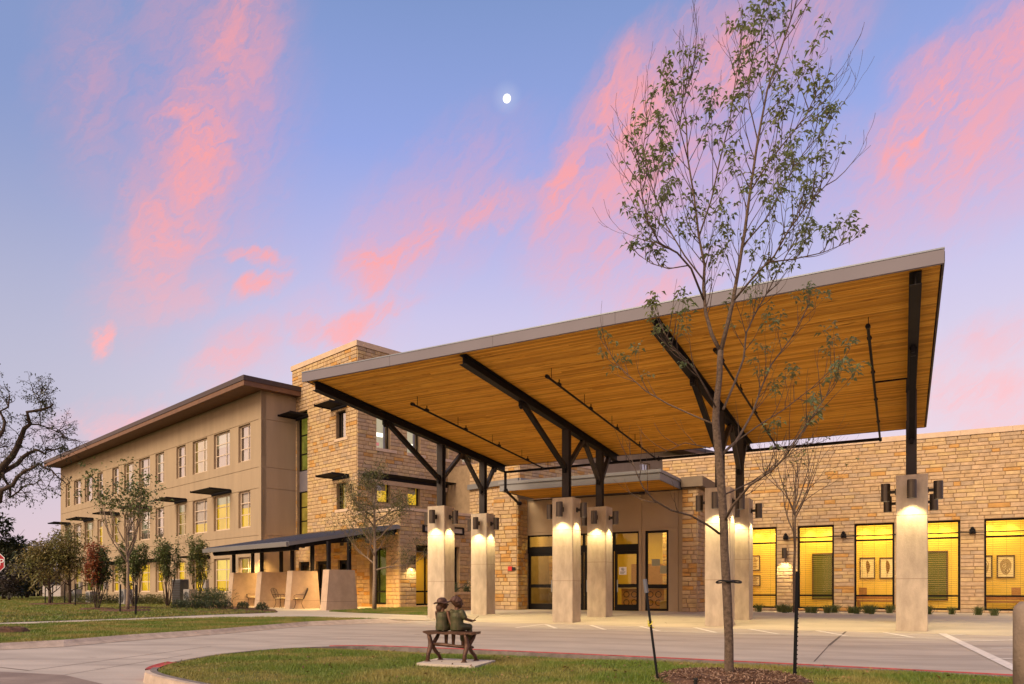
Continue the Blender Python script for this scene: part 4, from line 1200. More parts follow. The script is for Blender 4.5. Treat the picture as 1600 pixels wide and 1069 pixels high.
def picture(label, x0, x1, y0, y1, kind):
    a, b = WBk.s_at(x0), WBk.s_at(x1); z1, z0 = bz_(x0, y0), bz_(x0, y1)
    t_ = thing('framed_picture', label, 'picture', WBk.P((a + b) / 2, .02, z0), 'pictures on the corridor wall')
    m = MB(); w = .05
    WBk.box(m, a, b, .01, .05, z1 - w, z1); WBk.box(m, a, b, .01, .05, z0, z0 + w); WBk.box(m, a, a + w, .01, .05, z0 + w, z1 - w); WBk.box(m, b - w, b, .01, .05, z0 + w, z1 - w)
    part('frame', m, DKFRAME, t_)
    m = MB(); WBk.box(m, a + w, b - w, .01, .025, z0 + w, z1 - w); part('paper', m, PAPER, t_)
    cx, cz, h, wd = (a + b) / 2, (z0 + z1) / 2, (z1 - z0), (b - a)
    m = MB(); rg = random.Random(x0)
    if kind == 'feather':
        N = 26
        for k in range(N):
            f0, f1 = k / N, (k + .8) / N
            def hw(f): return wd * .15 * (math.sin(math.pi * min(1, f * 1.05 + .03)) ** .6) * (1 - .25 * f) * rg.uniform(.8, 1.12)
            z_a, z_b = cz + h * .36 - h * .66 * f0, cz + h * .36 - h * .66 * f1
            off = wd * .05 * math.sin(f0 * 3)
            m.add([WBk.P(cx - hw(f0) + off, .028, z_a), WBk.P(cx + hw(f0) + off, .028, z_a), WBk.P(cx + hw(f1) + off, .028, z_b - h * .01), WBk.P(cx - hw(f1) + off, .028, z_b - h * .01)], [(0, 1, 2, 3)])
        m.add([WBk.P(cx - .008, .029, cz - h * .42), WBk.P(cx + .008, .029, cz - h * .42), WBk.P(cx + .008, .029, cz), WBk.P(cx - .008, .029, cz)], [(0, 1, 2, 3)])
    elif kind == 'whorl':
        for k in range(1, 8):
            r0, r1 = k / 8 - .06, k / 8 + .02
            n = 22
            for q in range(n):
                if rg.random() < .14: continue
                a_, b_ = 2 * math.pi * q / n, 2 * math.pi * (q + 1) / n
                m.add([WBk.P(cx + wd * .34 * r * math.cos(t) * (1 + .08 * math.sin(3 * t)), .028, cz + h * .39 * r * math.sin(t)) for r, t in ((r0, a_), (r1, a_), (r1, b_), (r0, b_))], [(0, 1, 2, 3)])
    else:
        for k in range(7):
            z_ = z0 + h * (.15 + .1 * k)
            m.add([WBk.P(a + wd * .2, .028, z_), WBk.P(a + wd * rg.uniform(.5, .8), .028, z_), WBk.P(a + wd * rg.uniform(.5, .8), .028, z_ + h * .05), WBk.P(a + wd * .2, .028, z_ + h * .05)], [(0, 1, 2, 3)])
    part('print', m, SEPIA, t_, recalc=False)
picture('framed pale feather print, left one in the window before the rightmost pillar', 1343, 1367.5, 871.6, 904.3, 'feather')
picture('framed dark banded feather print beside the pillar edge', 1374, 1398.5, 871.6, 904.3, 'feather')
picture('framed oval whorl print in the rightmost window', 1557, 1585.6, 868, 903, 'whorl')
picture('framed oval print cut off by the left frame of the rightmost window', 1522, 1550.5, 868.5, 903.2, 'whorl')
picture('upper brown framed panel in the window behind the middle pillars', 1174, 1188, 868, 892, 'lines')
picture('lower brown framed panel in the window behind the middle pillars', 1174, 1188.5, 899, 916, 'lines')
for lab, x0, x1, y0, y1 in (('olive green panel with dark frame behind the window right of the sconce', 1269, 1302, 865, 937), ('olive green panel with dark frame just right of the rightmost pillar', 1432, 1481, 861.5, 938.5)):
    a, b = WBk.s_at(x0), WBk.s_at(x1); z1, z0 = bz_(x0, y0), bz_(x0, y1)
    t_ = thing('interior_panel', lab, 'panel', WBk.P((a + b) / 2, .02, z0), 'green panels on the corridor wall')
    m = MB(); w = .06
    WBk.box(m, a, b, .01, .06, z1 - w, z1); WBk.box(m, a, b, .01, .06, z0, z0 + w); WBk.box(m, a, a + w, .01, .06, z0 + w, z1 - w); WBk.box(m, b - w, b, .01, .06, z0 + w, z1 - w); part('frame', m, DKFRAME, t_)
    m = MB(); WBk.box(m, a + w, b - w, .01, .03, z0 + w, z1 - w); part('panel', m, GREENDOOR, t_)
for lab, (a, b), side in (('oak bench behind the window left of the rightmost pillar', wins[2], 0), ('oak bench behind the rightmost window', wins[4], 1)):
    t_ = thing('oak_bench', lab, 'bench', WR.P((a + b) / 2, -1.4, .14), 'corridor benches')
    z1 = .95
    m = MB(); WR.box(m, a - .1, b + .2, -1.75, -1.1, .52, .60); part('seat', m, OAK, t_)
    m = MB(); WR.box(m, a - .1, b + .2, -1.78, -1.72, .62, .80); part('backrest', m, OAK, t_)
    for x in (a + .05, b - .05):
        m = MB(); WR.box(m, x, x + .12, -1.75, -1.1, .14, .518); part('leg', m, OAK, t_)
    m = MB(); x = a + .1 if side == 0 else b - .45
    WR.box(m, x, x + .32, -1.7, -1.66, .8, 1.16); part('post', m, OAK, t_)
# awning rods along the wall
rz = WR.z_at(w2[0], 841)
m = MB(); m.tube([WR.P(WR.s_at(1224), .20, rz), WR.P(S1, .20, rz)], .022, 6); part('awning_rod', m, STEEL, sw_)
m = MB()
xs = [WR.s_at(q) for q in (1228, 1318, 1420, 1519)]
for x, y in zip(xs, xs[1:]): m.tube([WR.P(x, .20, rz + .06), WR.P((x + y) / 2, .21, rz - .02), WR.P(y, .20, rz + .07)], .010, 5)
part('awning_cable', m, STEEL, sw_)
for x in xs:
    m = MB(); WR.box(m, x - .10, x + .10, .03, .10, rz - .05, rz + .14); m.tube([WR.P(x, .08, rz + .12), WR.P(x, .26, rz)], .05, 8); m.ball(WR.P(x, .12, rz + .17), .07, 8, 5)
    part('rod_bracket', m, STEEL, sw_)

# planter wall between the pillars and the entrance pier
Wp = Wall((-.85, 32.9), V, U); 
e_ = 5.6
plw = thing('planter_wall', 'low stone planter wall with pale cap between entrance pier and pillars', 'planter', (-.85, 32.9, .1))
mb = MB(); Wp.box(mb, -1.2, e_, -.35, 0, 0, .84); part('wall', mb, MORTAR, plw)
mb = MB(); Wp.box(mb, -1.25, e_, -.40, .06, .84, .95); part('cap', mb, CAPSTONE, plw)
lay_stones(plw, masonry(Wp, -1.2, e_, .08, .83, [], .185, .3, .62, srng))

# ================================================================== PORTE-COCHERE
PA = Vector((-1.15, 26.33))                     # centre of the front-left pillar
BAY, ROWD, CW, CH = 4.79, 3.04, .70, 4.0
def CP(s, t, z):
    q = PA + U * s + V * t
    return Vector((q.x, q.y, z))
def zbeam(t): return 6.21 - .064 * t            # underside of the beams
def zsoff(t): return zbeam(t) + .26
T0, T1 = -6.70, 4.93
SA, SB = -.25, 3 * BAY + .41
can = thing('entrance_canopy', 'huge tilted drop-off canopy with cedar plank soffit on dark steel beams', 'canopy', CP(BAY * 1.5, 0, 0))
prng = random.Random(9)
NR = 138
for r in range(NR):
    ta, tb = T0 + (T1 - T0) * r / NR, T0 + (T1 - T0) * (r + 1) / NR - .009
    cuts = [SA + .02, prng.uniform(SA + 2.5, SB - 2.5), SB - .02]
    dz_ = prng.uniform(-.003, .003)
    for a, b in zip(cuts, cuts[1:]):
        m = MB()
        m.hexa([CP(a, ta, zsoff(ta) + dz_), CP(b - .006, ta, zsoff(ta) + dz_), CP(b - .006, tb, zsoff(tb) + dz_), CP(a, tb, zsoff(tb) + dz_),
                CP(a, ta, zsoff(ta) + .024), CP(b - .006, ta, zsoff(ta) + .024), CP(b - .006, tb, zsoff(tb) + .024), CP(a, tb, zsoff(tb) + .024)])
        part('soffit_plank', m, WOOD, can, recalc=False)
def slab(a, b, t0, t1, lo, hi, name, m_):
    m = MB()
    m.hexa([CP(a, t0, zsoff(t0) + lo), CP(b, t0, zsoff(t0) + lo), CP(b, t1, zsoff(t1) + lo), CP(a, t1, zsoff(t1) + lo), CP(a, t0, zsoff(t0) + hi), CP(b, t0, zsoff(t0) + hi), CP(b, t1, zsoff(t1) + hi), CP(a, t1, zsoff(t1) + hi)])
    return part(name, m, m_, can)
slab(SA + .01, SB - .01, T0 + .005, T1 - .005, .028, .17, 'roof_deck', WOODGAP)
n = 5
for k in range(n):
    a, b = SA - .03 + (SB - SA + .06) * k / n, SA - .03 + (SB - SA + .06) * (k + 1) / n - .006
    slab(a, b, T0 - .06, T0 - .002, -.06, .185, 'front_fascia', FASCIA)
slab(SA - .03, SB + .03, T0 - .07, T1 + .03, .188, .215, 'roof_sheet', ROOFMETAL)
slab(SB + .0, SB + .035, T0 + .002, T1, -.01, .17, 'side_fascia', BROWNDK)
slab(SA - .03, SA + .005, T0 + .002, T1, -.01, .17, 'side_fascia', FASCIA)
slab(SA, SB, T1, T1 + .03, -.01, .17, 'rear_fascia', BROWNDK)
for i in range(4):
    s = i * BAY
    m = MB(); ta, tb = -6.52, T1 - .06
    for (w, lo, hi) in ((.10, 0, .016), (.011, .016, .225), (.10, .225, .243)):
        m.hexa([CP(s - w, ta, zbeam(ta) + lo), CP(s + w, ta, zbeam(ta) + lo), CP(s + w, tb, zbeam(tb) + lo), CP(s - w, tb, zbeam(tb) + lo), CP(s - w, ta, zbeam(ta) + hi), CP(s + w, ta, zbeam(ta) + hi), CP(s + w, tb, zbeam(tb) + hi), CP(s - w, tb, zbeam(tb) + hi)])
    part('beam', m, STEEL, can)
    for row in (0, 1):
        t = row * ROWD
        m = MB(); q = .115
        for (x0, x1, y0, y1) in ((s - q, s + q, t - q, t - q + .02), (s - q, s + q, t + q - .02, t + q), (s - .012, s + .012, t - q + .02, t + q - .02)):
            m.hexa([CP(x0, y0, CH), CP(x1, y0, CH), CP(x1, y1, CH), CP(x0, y1, CH), CP(x0, y0, zbeam(y0)), CP(x1, y0, zbeam(y0)), CP(x1, y1, zbeam(y1)), CP(x0, y1, zbeam(y1))])
        # closed sides so it reads as the built-up post of the photograph
        m.hexa([CP(s - q + .004, t - q + .021, CH), CP(s - q + .03, t - q + .021, CH), CP(s - q + .03, t + q - .021, CH), CP(s - q + .004, t + q - .021, CH), CP(s - q + .004, t - q + .021, zbeam(t)), CP(s - q + .03, t - q + .021, zbeam(t)), CP(s - q + .03, t + q - .021, zbeam(t)), CP(s - q + .004, t + q - .021, zbeam(t))])
        po = part('post', m, STEELG, can)
        m = MB(); m.hexa([CP(s - .17, t - .17, CH + .002), CP(s + .17, t - .17, CH + .002), CP(s + .17, t + .17, CH + .002), CP(s - .17, t + .17, CH + .002), CP(s - .17, t - .17, CH + .03), CP(s + .17, t - .17, CH + .03), CP(s + .17, t + .17, CH + .03), CP(s - .17, t + .17, CH + .03)])
        part('base_plate', m, STEEL, po)
    for (t0, z0, t1) in ((-.12, 4.97, -3.25), (.12, 5.05, 1.42), (ROWD - .12, 4.95, 1.56), (ROWD + .12, 4.95, 3.95)):
        m = MB(); p0, p1 = CP(s, t0, z0), CP(s, t1, zbeam(t1) - .005)
        m.beam(p0, p1, .13, .13)
        br = part('brace', m, STEEL if t0 < 0 else STEELG, can)
        m = MB(); m.obox(p1 + Vector((0, 0, -.07)), Vector((*U, 0)) * .035, Vector((*V, 0)) * .15, Vector((0, 0, .075))); m.tube([CP(s - .05, t1, p1.z - .1), CP(s + .05, t1, p1.z - .1)], .10, 10); part('gusset', m, STEEL, br)
        m = MB(); m.obox(p0, Vector((*U, 0)) * .04, Vector((*V, 0)) * .12, Vector((0, 0, .15))); part('gusset', m, STEEL, br)
# sprinkler pipes
def pipe_with_hangers(s, t0, t1, drop):
    m = MB(); m.tube([CP(s, t0, zsoff(t0) - drop), CP(s, t1, zsoff(t1) - drop)], .03, 6)
    k = t0
    m.tube([CP(s, t0 - .01, zsoff(t0) - drop), CP(s, t0 + .12, zsoff(t0) - drop)], .05, 6)
    p = part('sprinkler_pipe', m, STEEL, can)
    k = t0 + .3
    while k < t1:
        m = MB(); m.tube([CP(s, k, zsoff(k) - drop), CP(s, k, zsoff(k))], .008, 4); part('hanger_rod', m, STEEL, p)
        m = MB(); m.tube([CP(s, k + .5, zsoff(k) - drop - .04), CP(s, k + .5, zsoff(k) - drop + .13)], .017, 5); m.tube([CP(s, k + .44, zsoff(k) - drop), CP(s, k + .56, zsoff(k) - drop)], .05, 6); part('sprinkler_head', m, STEEL, p)
        k += 2.3
for s in (1.85, 6.35, 10.5, 13.55): pipe_with_hangers(s, -4.5 if s < 2 else -5.0, T1 - .22, .30)
m = MB(); tt = T1 - .2; m.tube([CP(.05, tt, zsoff(tt) - .30), CP(13.6, tt, zsoff(tt) - .30)], .05, 8); mp = part('main_pipe', m, STEEL, can)
for s in (2, 5.2, 8.1, 11.6):
    mm = MB(); mm.tube([CP(s, tt, zsoff(tt) - .3), CP(s, tt, zsoff(tt))], .01, 4); part('hanger_rod', mm, STEEL, mp)
m = MB(); tq = -1.2; m.tube([CP(13.55, tq, zsoff(tq) - .3), CP(14.26, tq, zsoff(tq) - .3), CP(14.26, tq + .6, zsoff(tq) - .5)], .025, 6); part('branch_pipe', m, STEEL, can)
zz = zsoff(tt) - .3
m = MB(); a = CP(.1, tt, zz); w_ = WPf.P(WPf.s_at(812), .1, WPf.z_at(WPf.s_at(812), 787))
m.tube([a, CP(.1, tt, w_.z + .12)], .055, 8); m.tube([CP(.1, tt, w_.z + .14), CP(.13, tt + .02, w_.z + .05)], .085, 8)
m.tube([CP(.1, tt, w_.z + .1), w_, w_ + Vector((.12, .1, 0))], .055, 8); m.tube([w_ - Vector((.05, 0, 0)), w_ + Vector((.12, .05, 0))], .085, 8)
part('drain_pipe', m, STEEL, can)

# pillars and their lamps
ROWN = ('front', 'rear')
PIL = ['leftmost', 'second from left', 'third from left', 'rightmost']
WHERE = {(0, 0): 'front pillar behind the two bronze children', (0, 1): 'rear pillar between the children and the stone pier', (1, 0): 'front pillar before the left entrance doors', (1, 1): 'rear pillar before the right entrance doors',
         (2, 0): 'front pillar partly hidden by the big tree trunk', (2, 1): 'rear pillar just right of the big tree trunk', (3, 0): 'lone front pillar at the right end of the canopy', (3, 1): 'rear pillar hidden behind the rightmost one'}
lampproto = None
def build_lamp(name):
    """cylinder downlight; local +X points away from the wall, origin on the wall at the lamp's top"""
    r, h, off = .108, .46, .235
    t_ = thing(name, '', 'wall lamp', (0, 0, 0))
    m = MB(); n = 20
    m.tube([(off, 0, 0), (off, 0, -.004)], [r * .98, r], n); m.tube([(off, 0, -.004), (off, 0, -h)], r, n, cap=False); m.tube([(off, 0, -h), (off, 0, -h + .05)], r * .9, n, cap=False)
    b = part('lamp_body', m, LAMPBODY, t_, smooth=False)
    m = MB(); m.obox((off - r - .06, 0, -h * .48), (.065, 0, 0), (0, .03, 0), (0, 0, .04)); m.obox((.012, 0, -h * .48), (.012, 0, 0), (0, .055, 0), (0, 0, .075)); part('bracket', m, STEELG, t_)
    m = MB(); m.tube([(off, 0, -h + .035), (off, 0, -h + .04)], r * .88, n); part('lens', m, LENS, t_)
    l = bpy.data.lights.new('lamp_light', 'SPOT'); l.energy = 135; l.color = (1.0, .80, .38); l.spot_size = R(112); l.spot_blend = .55; l.shadow_soft_size = .05
    o = bpy.data.objects.new('lamp_light', l); COL.objects.link(o); o.parent = t_; o.location = (off, 0, -h - .02)
    return t_
def place_lamp(P, nrm, label, group):
    global lampproto
    if lampproto is None: lampproto = build_lamp('wall_lamp'); o = lampproto
    else: o = copy_thing(lampproto)
    o.location = P; o.rotation_euler = (0, 0, math.atan2(nrm.y, nrm.x)); o['label'] = label; o['group'] = group
    return o
crng = random.Random(4)
for i in range(4):
    for row in (0, 1):
        s, t = i * BAY, row * ROWD
        col = thing('concrete_pillar', 'square concrete ' + WHERE[(i, row)], 'pillar', CP(s, t, 0), 'canopy pillars')
        m = MB(); q = CW / 2; jz = [1.36, 2.98] if row == 0 else [2.05, 3.0]
        zs = [0] + [z for z in jz] + [CH]; e = .014
        for k, (a, b) in enumerate(zip(zs, zs[1:])):
            b_ = b - (.012 if k < 2 else 0)
            pl_ = [(-q + e, -q), (q - e, -q), (q, -q + e), (q, q - e), (q - e, q), (-q + e, q), (-q, q - e), (-q, -q + e)]
            pts = [CP(s + x, t + y, 0) for x, y in pl_]
            m.prism([(p.x, p.y) for p in pts], a, b_)
        part('shaft', m, CONC, col)
        m = MB(); q2 = q - .006
        for z in jz:
            pts = [CP(s + x, t + y, 0) for x, y in ((-q2, -q2), (q2, -q2), (q2, q2), (-q2, q2))]
            m.prism([(p.x, p.y) for p in pts], z - .03, z + .02)
        part('joint', m, CONCJ, col)
        zt_ = 3.84
        for fn, nrm, off in (('front', -V, (0, -q)), ('left', -U, (-q, 0)), ('right', U, (q, 0))):
            place_lamp(CP(s + off[0], t + off[1], zt_), nrm, f'lamp on {fn} face of ' + WHERE[(i, row)], 'cylinder lamps on the canopy pillars')
def sconce(W, px, ytop, label, out=.03):
    s = W.s_at(px); z = W.z_at(s, ytop)
    return place_lamp(W.P(s, out, z), W.n, label, 'cylinder lamps on the stone walls')
sconce(WR, 1226.8, 856.8, 'dark cylinder lamp on the stone between the first two yellow windows')
sconce(WLo, 641.5, 868.5, 'dark cylinder lamp on the stone base corner left of the pillars')
sconce(WLo, 752, 872, 'dark cylinder lamp on the stone base hidden behind the second pillar')

# ================================================================== PATIO with its roof, fins and chairs
pat = thing('patio_roof', 'low sloping grey metal patio roof on dark steel posts beside the stone tower', 'roof', (-8.6, 34.4, .12))
EC = Vector((-8.6, 34.4)); ELEN = 8.7; NB = Vector((-DB.x, -DB.y))
def PP(s, t, z):      # s along the eave going away, t from the eave towards the wall
    q = EC + DL * s - NB * t
    return Vector((q.x, q.y, z))
TW = 6.52
def zr(t): return 3.06 + 1.16 * t / TW
m = MB()
m.hexa([PP(-.05, 0, zr(0) + .16), PP(ELEN, 0, zr(0) + .16), PP(ELEN, TW, zr(TW) + .16), PP(-.05, TW, zr(TW) + .16), PP(-.05, 0, zr(0) + .24), PP(ELEN, 0, zr(0) + .24), PP(ELEN, TW, zr(TW) + .24), PP(-.05, TW, zr(TW) + .24)])
part('roof_sheet', m, ROOFMETAL, pat)
for k in range(20):
    s = .1 + (ELEN - .2) * k / 19
    m = MB(); m.beam(PP(s, 0, zr(0) + .255), PP(s, TW, zr(TW) + .255), .03, .035); part('seam', m, ROOFMETAL, pat)
m = MB(); m.hexa([PP(-.06, -.12, zr(0) + .0), PP(ELEN + .1, -.12, zr(0) + .0), PP(ELEN + .1, -.01, zr(0) + .0), PP(-.06, -.01, zr(0) + .0), PP(-.06, -.14, zr(0) + .2), PP(ELEN + .1, -.14, zr(0) + .2), PP(ELEN + .1, -.01, zr(0) + .2), PP(-.06, -.01, zr(0) + .2)])
part('gutter', m, FASCIA2, pat)
m = MB(); m.beam(PP(-.1, -.02, zr(0) + .12), PP(-.1, TW, zr(TW) + .12), .05, .17); part('rake_board', m, FASCIA2, pat)
for s in (.25, 3.2, 5.9, 8.4):
    m = MB(); m.beam(PP(s, .3, zr(.3) - .03), PP(s, TW, zr(TW) - .03), .14, .26); part('rafter', m, STEEL, pat)
for t in (.5, 3.2, 6.2):
    m = MB(); m.beam(PP(.0, t, zr(t) - .09), PP(ELEN - .1, t, zr(t) - .09), .16, .30); part('purlin', m, STEEL, pat)
FIN = []
for k, (fx, dsc) in enumerate([(509.5, 'nearest the stone base, fully in view'), (452.4, 'behind the cushioned chairs in the middle'), (404.5, 'second from the planting bed'), (360.5, 'next to the planting bed')]):
    kk = (fx - CX) / F; Y = 18.8 / (DB.x * kk + DB.y); c0 = Vector((kk * Y, Y))     # end corner nearest the camera
    FIN.append(c0)
    z0, z1 = .10, 1.98
    fin = thing('concrete_fin', f'battered concrete fin wall {dsc}', 'wall', (c0.x, c0.y, .12), 'concrete fins along the patio')
    def Q(l, w): q = c0 + DB * l + DL * w; return q
    L_, W_, bt, bw = 1.75, .50, .17, .0
    def frustum(za, zb):
        fa, fb = (za - .1) / 1.88, (zb - .1) / 1.88
        lo = [Q(bt * fa, bw * fa), Q(L_ - bt * fa, bw * fa), Q(L_ - bt * fa, W_ - bw * fa), Q(bt * fa, W_ - bw * fa)]
        hi = [Q(bt * fb, bw * fb), Q(L_ - bt * fb, bw * fb), Q(L_ - bt * fb, W_ - bw * fb), Q(bt * fb, W_ - bw * fb)]
        return [(*p, za) for p in lo] + [(*p, zb) for p in hi]
    m = MB(); m.hexa(frustum(z0, .50)); m.hexa(frustum(.515, z1)); part('fin_body', m, FINC, fin)
    m = MB(); i_ = frustum(.49, .53); cen = Vector((*Q(L_ / 2, W_ / 2), .51))
    m.hexa([cen + (Vector(p) - cen) * Vector((1, 1, 1)) * .992 for p in i_]); part('joint', m, CONCJ, fin)
    for l in (.30, L_ - .32):
        b = Q(l, W_ / 2); tt_ = (b - EC).dot(DB)
        m = MB(); m.obox((b.x, b.y, (z1 + zr(tt_)) / 2), DB.to_3d() * .075, DL.to_3d() * .075, (0, 0, (zr(tt_) - z1) / 2 + .01)); part('post', m, STEEL, pat)
# pendant downlights under the patio roof
pend = None
for k, (px, py, t) in enumerate([(435, 863, 3.6), (473.5, 861, 3.9), (534, 849, 3.6), (574, 845.5, 4.2), (400, 866, 3.6), (370, 866, 3.4)]):
    # a point on the line t = const
    W_ = Wall(PP(0, t, 0).xy, DL, NB); s = W_.s_at(px)
    loc = PP(s, t, zr(t) - .02)
    lab = ['hanging over the patio above the left chairs', 'hanging over the middle chairs', 'hanging before the last dark door', 'hanging behind the small tree crown', 'hanging beside the tan wall', 'hanging nearest the planting bed'][k]
    if pend is None:
        pend = thing('pendant_lamp', '', 'pendant lamp', loc)
        m = MB(); m.tube([(loc.x, loc.y, loc.z), (loc.x, loc.y, loc.z - .15)], .012, 5); part('stem', m, STEEL, pend)
        m = MB(); m.tube([(loc.x, loc.y, loc.z - .15), (loc.x, loc.y, loc.z - .18)], [.06, .10], 14); m.tube([(loc.x, loc.y, loc.z - .18), (loc.x, loc.y, loc.z - .40)], .10, 14, cap=False); part('lamp_shade', m, LAMPBODY, pend)
        m = MB(); m.tube([(loc.x, loc.y, loc.z - .37), (loc.x, loc.y, loc.z - .375)], .092, 14); part('lens', m, LENS, pend)
        l = bpy.data.lights.new('pendant_light', 'SPOT'); l.energy = 800; l.color = (1.0, .64, .22); l.spot_size = R(140); l.spot_blend = .7; l.shadow_soft_size = .08
        o = bpy.data.objects.new('pendant_light', l); COL.objects.link(o); o.parent = pend; o.location = (0, 0, -.42)
        q = pend
    else:
        q = copy_thing(pend); q.location = loc
    q['label'] = 'cylinder pendant lamp ' + lab; q['group'] = 'pendant lamps under the patio roof'
# wrought iron chairs
def build_chair():
    """faces local +X; origin on the floor"""
    t_ = thing('patio_chair', '', 'chair', (0, 0, 0))
    m = MB(); m.tube([(.26 * math.cos(a) + .02, .25 * math.sin(a), .44) for a in np.linspace(0, 2 * math.pi, 17)], .012, 5); part('seat_frame', m, IRON, t_)
    m = MB(); m.ball((.02, 0, .475), (.25, .24, .04), 14, 6); part('cushion', m, CUSHION, t_, smooth=True)
    bk = MB()
    xs = lambda z: -.22 - .22 * (z - .45) / .5
    out = [(xs(.45), -.17, .45), (xs(.7), -.23, .7), (xs(.9), -.21, .90), (xs(.96), -.10, .96), (xs(.97), 0, .97), (xs(.96), .10, .96), (xs(.9), .21, .9), (xs(.7), .23, .7), (xs(.45), .17, .45)]
    bk.tube(out, .013, 5); bk.tube([(xs(.45), 0, .45), (xs(.97), 0, .97)], .010, 5)
    part('backrest', bk, IRON, t_)
    ms = MB()
    for k in range(-6, 7):
        y = k * .033
        ztop = .96 - abs(y) * .35
        ms.tube([(xs(.5), y * .8, .47), (xs(ztop), y, ztop)], .004, 3)
    for z in np.linspace(.54, .92, 9): ms.tube([(xs(z), -.2, z), (xs(z), .2, z)], .004, 3)
    part('back_mesh', ms, IRON, t_)
    for sx, sy in ((.22, .2), (.22, -.2), (-.18, .18), (-.18, -.18)):
        l = MB(); l.tube([(sx * .85, sy, .44), (sx * .7, sy * .95, .25), (sx * 1.05, sy * 1.1, .05), (sx * 1.4, sy * 1.2, .0)], .012, 5); part('leg', l, IRON, t_)
    for sy in (.27, -.27):
        l = MB(); l.tube([(xs(.66), sy * .9, .66), (-.05, sy, .66), (.15, sy, .67), (.26, sy, .60), (.24, sy * .98, .50), (.16, sy * .9, .44)], .011, 5); part('armrest', l, IRON, t_)
    return t_
chp = None
for k, (px, py, rot, lab) in enumerate([(466, 951.2, 205, 'iron patio chair with cream cushion turned left, nearest the footpath'), (482, 950.3, 218, 'iron patio chair with cream cushion just right of the nearest one'),
                                        (438, 950, -25, 'iron patio chair facing right in front of the third concrete fin'), (445.5, 949, -35, 'iron patio chair half hidden by the edge of a concrete fin'),
                                        (385.5, 947.4, -20, 'iron patio chair in front of the fin next to the planting bed'), (396, 947.5, 165, 'iron patio chair behind the second fin from the planting bed')]):
    if chp is None: chp = build_chair(); q = chp
    else: q = copy_thing(chp)
    p = gp(px, py, .12); p.z = .12
    q.location = p; q.rotation_euler = (0, 0, R(rot)); q['label'] = lab; q['group'] = 'wrought iron chairs on the patio'
    q.scale = (1.04, 1.04, 1.04)

# ================================================================== BRONZE BENCH WITH TWO CHILDREN
BO = Vector((-.29, 9.70, 0)); BA = R(-17)
bx = Vector((math.cos(BA), math.sin(BA), 0)); by = Vector((-math.sin(BA), math.cos(BA), 0))
def BP(x, y, z): return BO + bx * x + by * y + Vector((0, 0, z))
g = MB(); pts = [gp(651, 1036.5, .15), gp(742, 1041.5, .15), gp(774, 1032.3, .15), gp(683, 1029, .15)]
g.prism([(p.x, p.y) for p in pts], .02, .155)
solo('statue_slab', g, WALK, 'thin square concrete slab in the grass under the bronze bench', 'slab', (BO.x, BO.y, .1))
bench = thing('bronze_bench', 'rustic brown bronze branch bench on a slab in the grass island', 'bench', (BO.x, BO.y, .155))
SZ = .545
m = MB(); n = 14
for k in range(n):
    x0, x1 = -.365 + .73 * k / n, -.365 + .73 * (k + 1) / n
    w = lambda x: .125 + .012 * math.sin(x * 23) - .02 * (abs(x) > .34)
    zt_ = lambda x: SZ + .006 * math.sin(x * 17); zb_ = lambda x: SZ - .036 + .008 * math.sin(x * 31) + .012 * (abs(x) > .34)
    m.hexa([BP(x0, -w(x0), zb_(x0)), BP(x1, -w(x1), zb_(x1)), BP(x1, w(x1), zb_(x1)), BP(x0, w(x0), zb_(x0)), BP(x0, -w(x0), zt_(x0)), BP(x1, -w(x1), zt_(x1)), BP(x1, w(x1), zt_(x1)), BP(x0, w(x0), zt_(x0))])
part('seat', m, BRONZE, bench)
for sx in (-.265, .235):
    m = MB(); m.tube([BP(sx - .02, -.085, SZ - .03), BP(sx - .01, -.05, .42), BP(sx, -.06, .36), BP(sx - .02, -.10, .25), BP(sx - .02, -.13, .16)], [.026, .03, .036, .027, .026], 8); part('leg', m, BRONZE, bench, smooth=True)
    m = MB(); m.tube([BP(sx + .06, .09, SZ - .03), BP(sx + .045, .06, .46), BP(sx, -.0, .36), BP(sx + .02, .06, .28), BP(sx + .05, .12, .22), BP(sx + .06, .15, .16)], [.022, .026, .032, .026, .024, .024], 8); part('leg', m, BRONZE, bench, smooth=True)
    for y, xx in ((-.13, sx - .02), (.15, sx + .06)):
        m = MB(); m.tube([BP(xx, y, .156), BP(xx, y, .172)], [.045, .03], 9); part('foot', m, BRONZE, bench)
m = MB(); m.tube([BP(-.27, -.03, .375), BP(-.1, -.035, .37), BP(.1, -.03, .35), BP(.25, -.03, .345)], [.022, .024, .02, .024], 8); part('stretcher', m, BRONZE, bench, smooth=True)

def remesh(name, mb, m_, parent, vox, loc, rotz, scale=1.0, it=2):
    """fuses overlapping volumes into one continuous surface"""
    me = mesh_of(name, mb, m_); fix_normals(me)
    o = bpy.data.objects.new(name, me); COL.objects.link(o)
    md = o.modifiers.new('fuse', 'REMESH'); md.mode = 'VOXEL'; md.voxel_size = vox; md.use_smooth_shade = True
    sm = o.modifiers.new('soft', 'SMOOTH'); sm.factor = .5; sm.iterations = it
    dg = bpy.context.evaluated_depsgraph_get()
    me2 = bpy.data.meshes.new_from_object(o.evaluated_get(dg))
    bpy.data.objects.remove(o)
    Mx = Matrix.Translation(loc) @ Matrix.Rotation(rotz, 4, 'Z') @ Matrix.Scale(scale, 4)
    off = ROOT[parent.name]
    me2.transform(Matrix.Translation(-Vector(off)) @ Mx)
    me2.materials.clear(); me2.materials.append(m_)
    r = bpy.data.objects.new(name, me2); COL.objects.link(r); r.parent = parent
    return r
def limb(mb, pts, rad): mb.tube(pts, rad, 10); [mb.ball(p, r, 10, 6) for p, r in zip(pts, rad)]
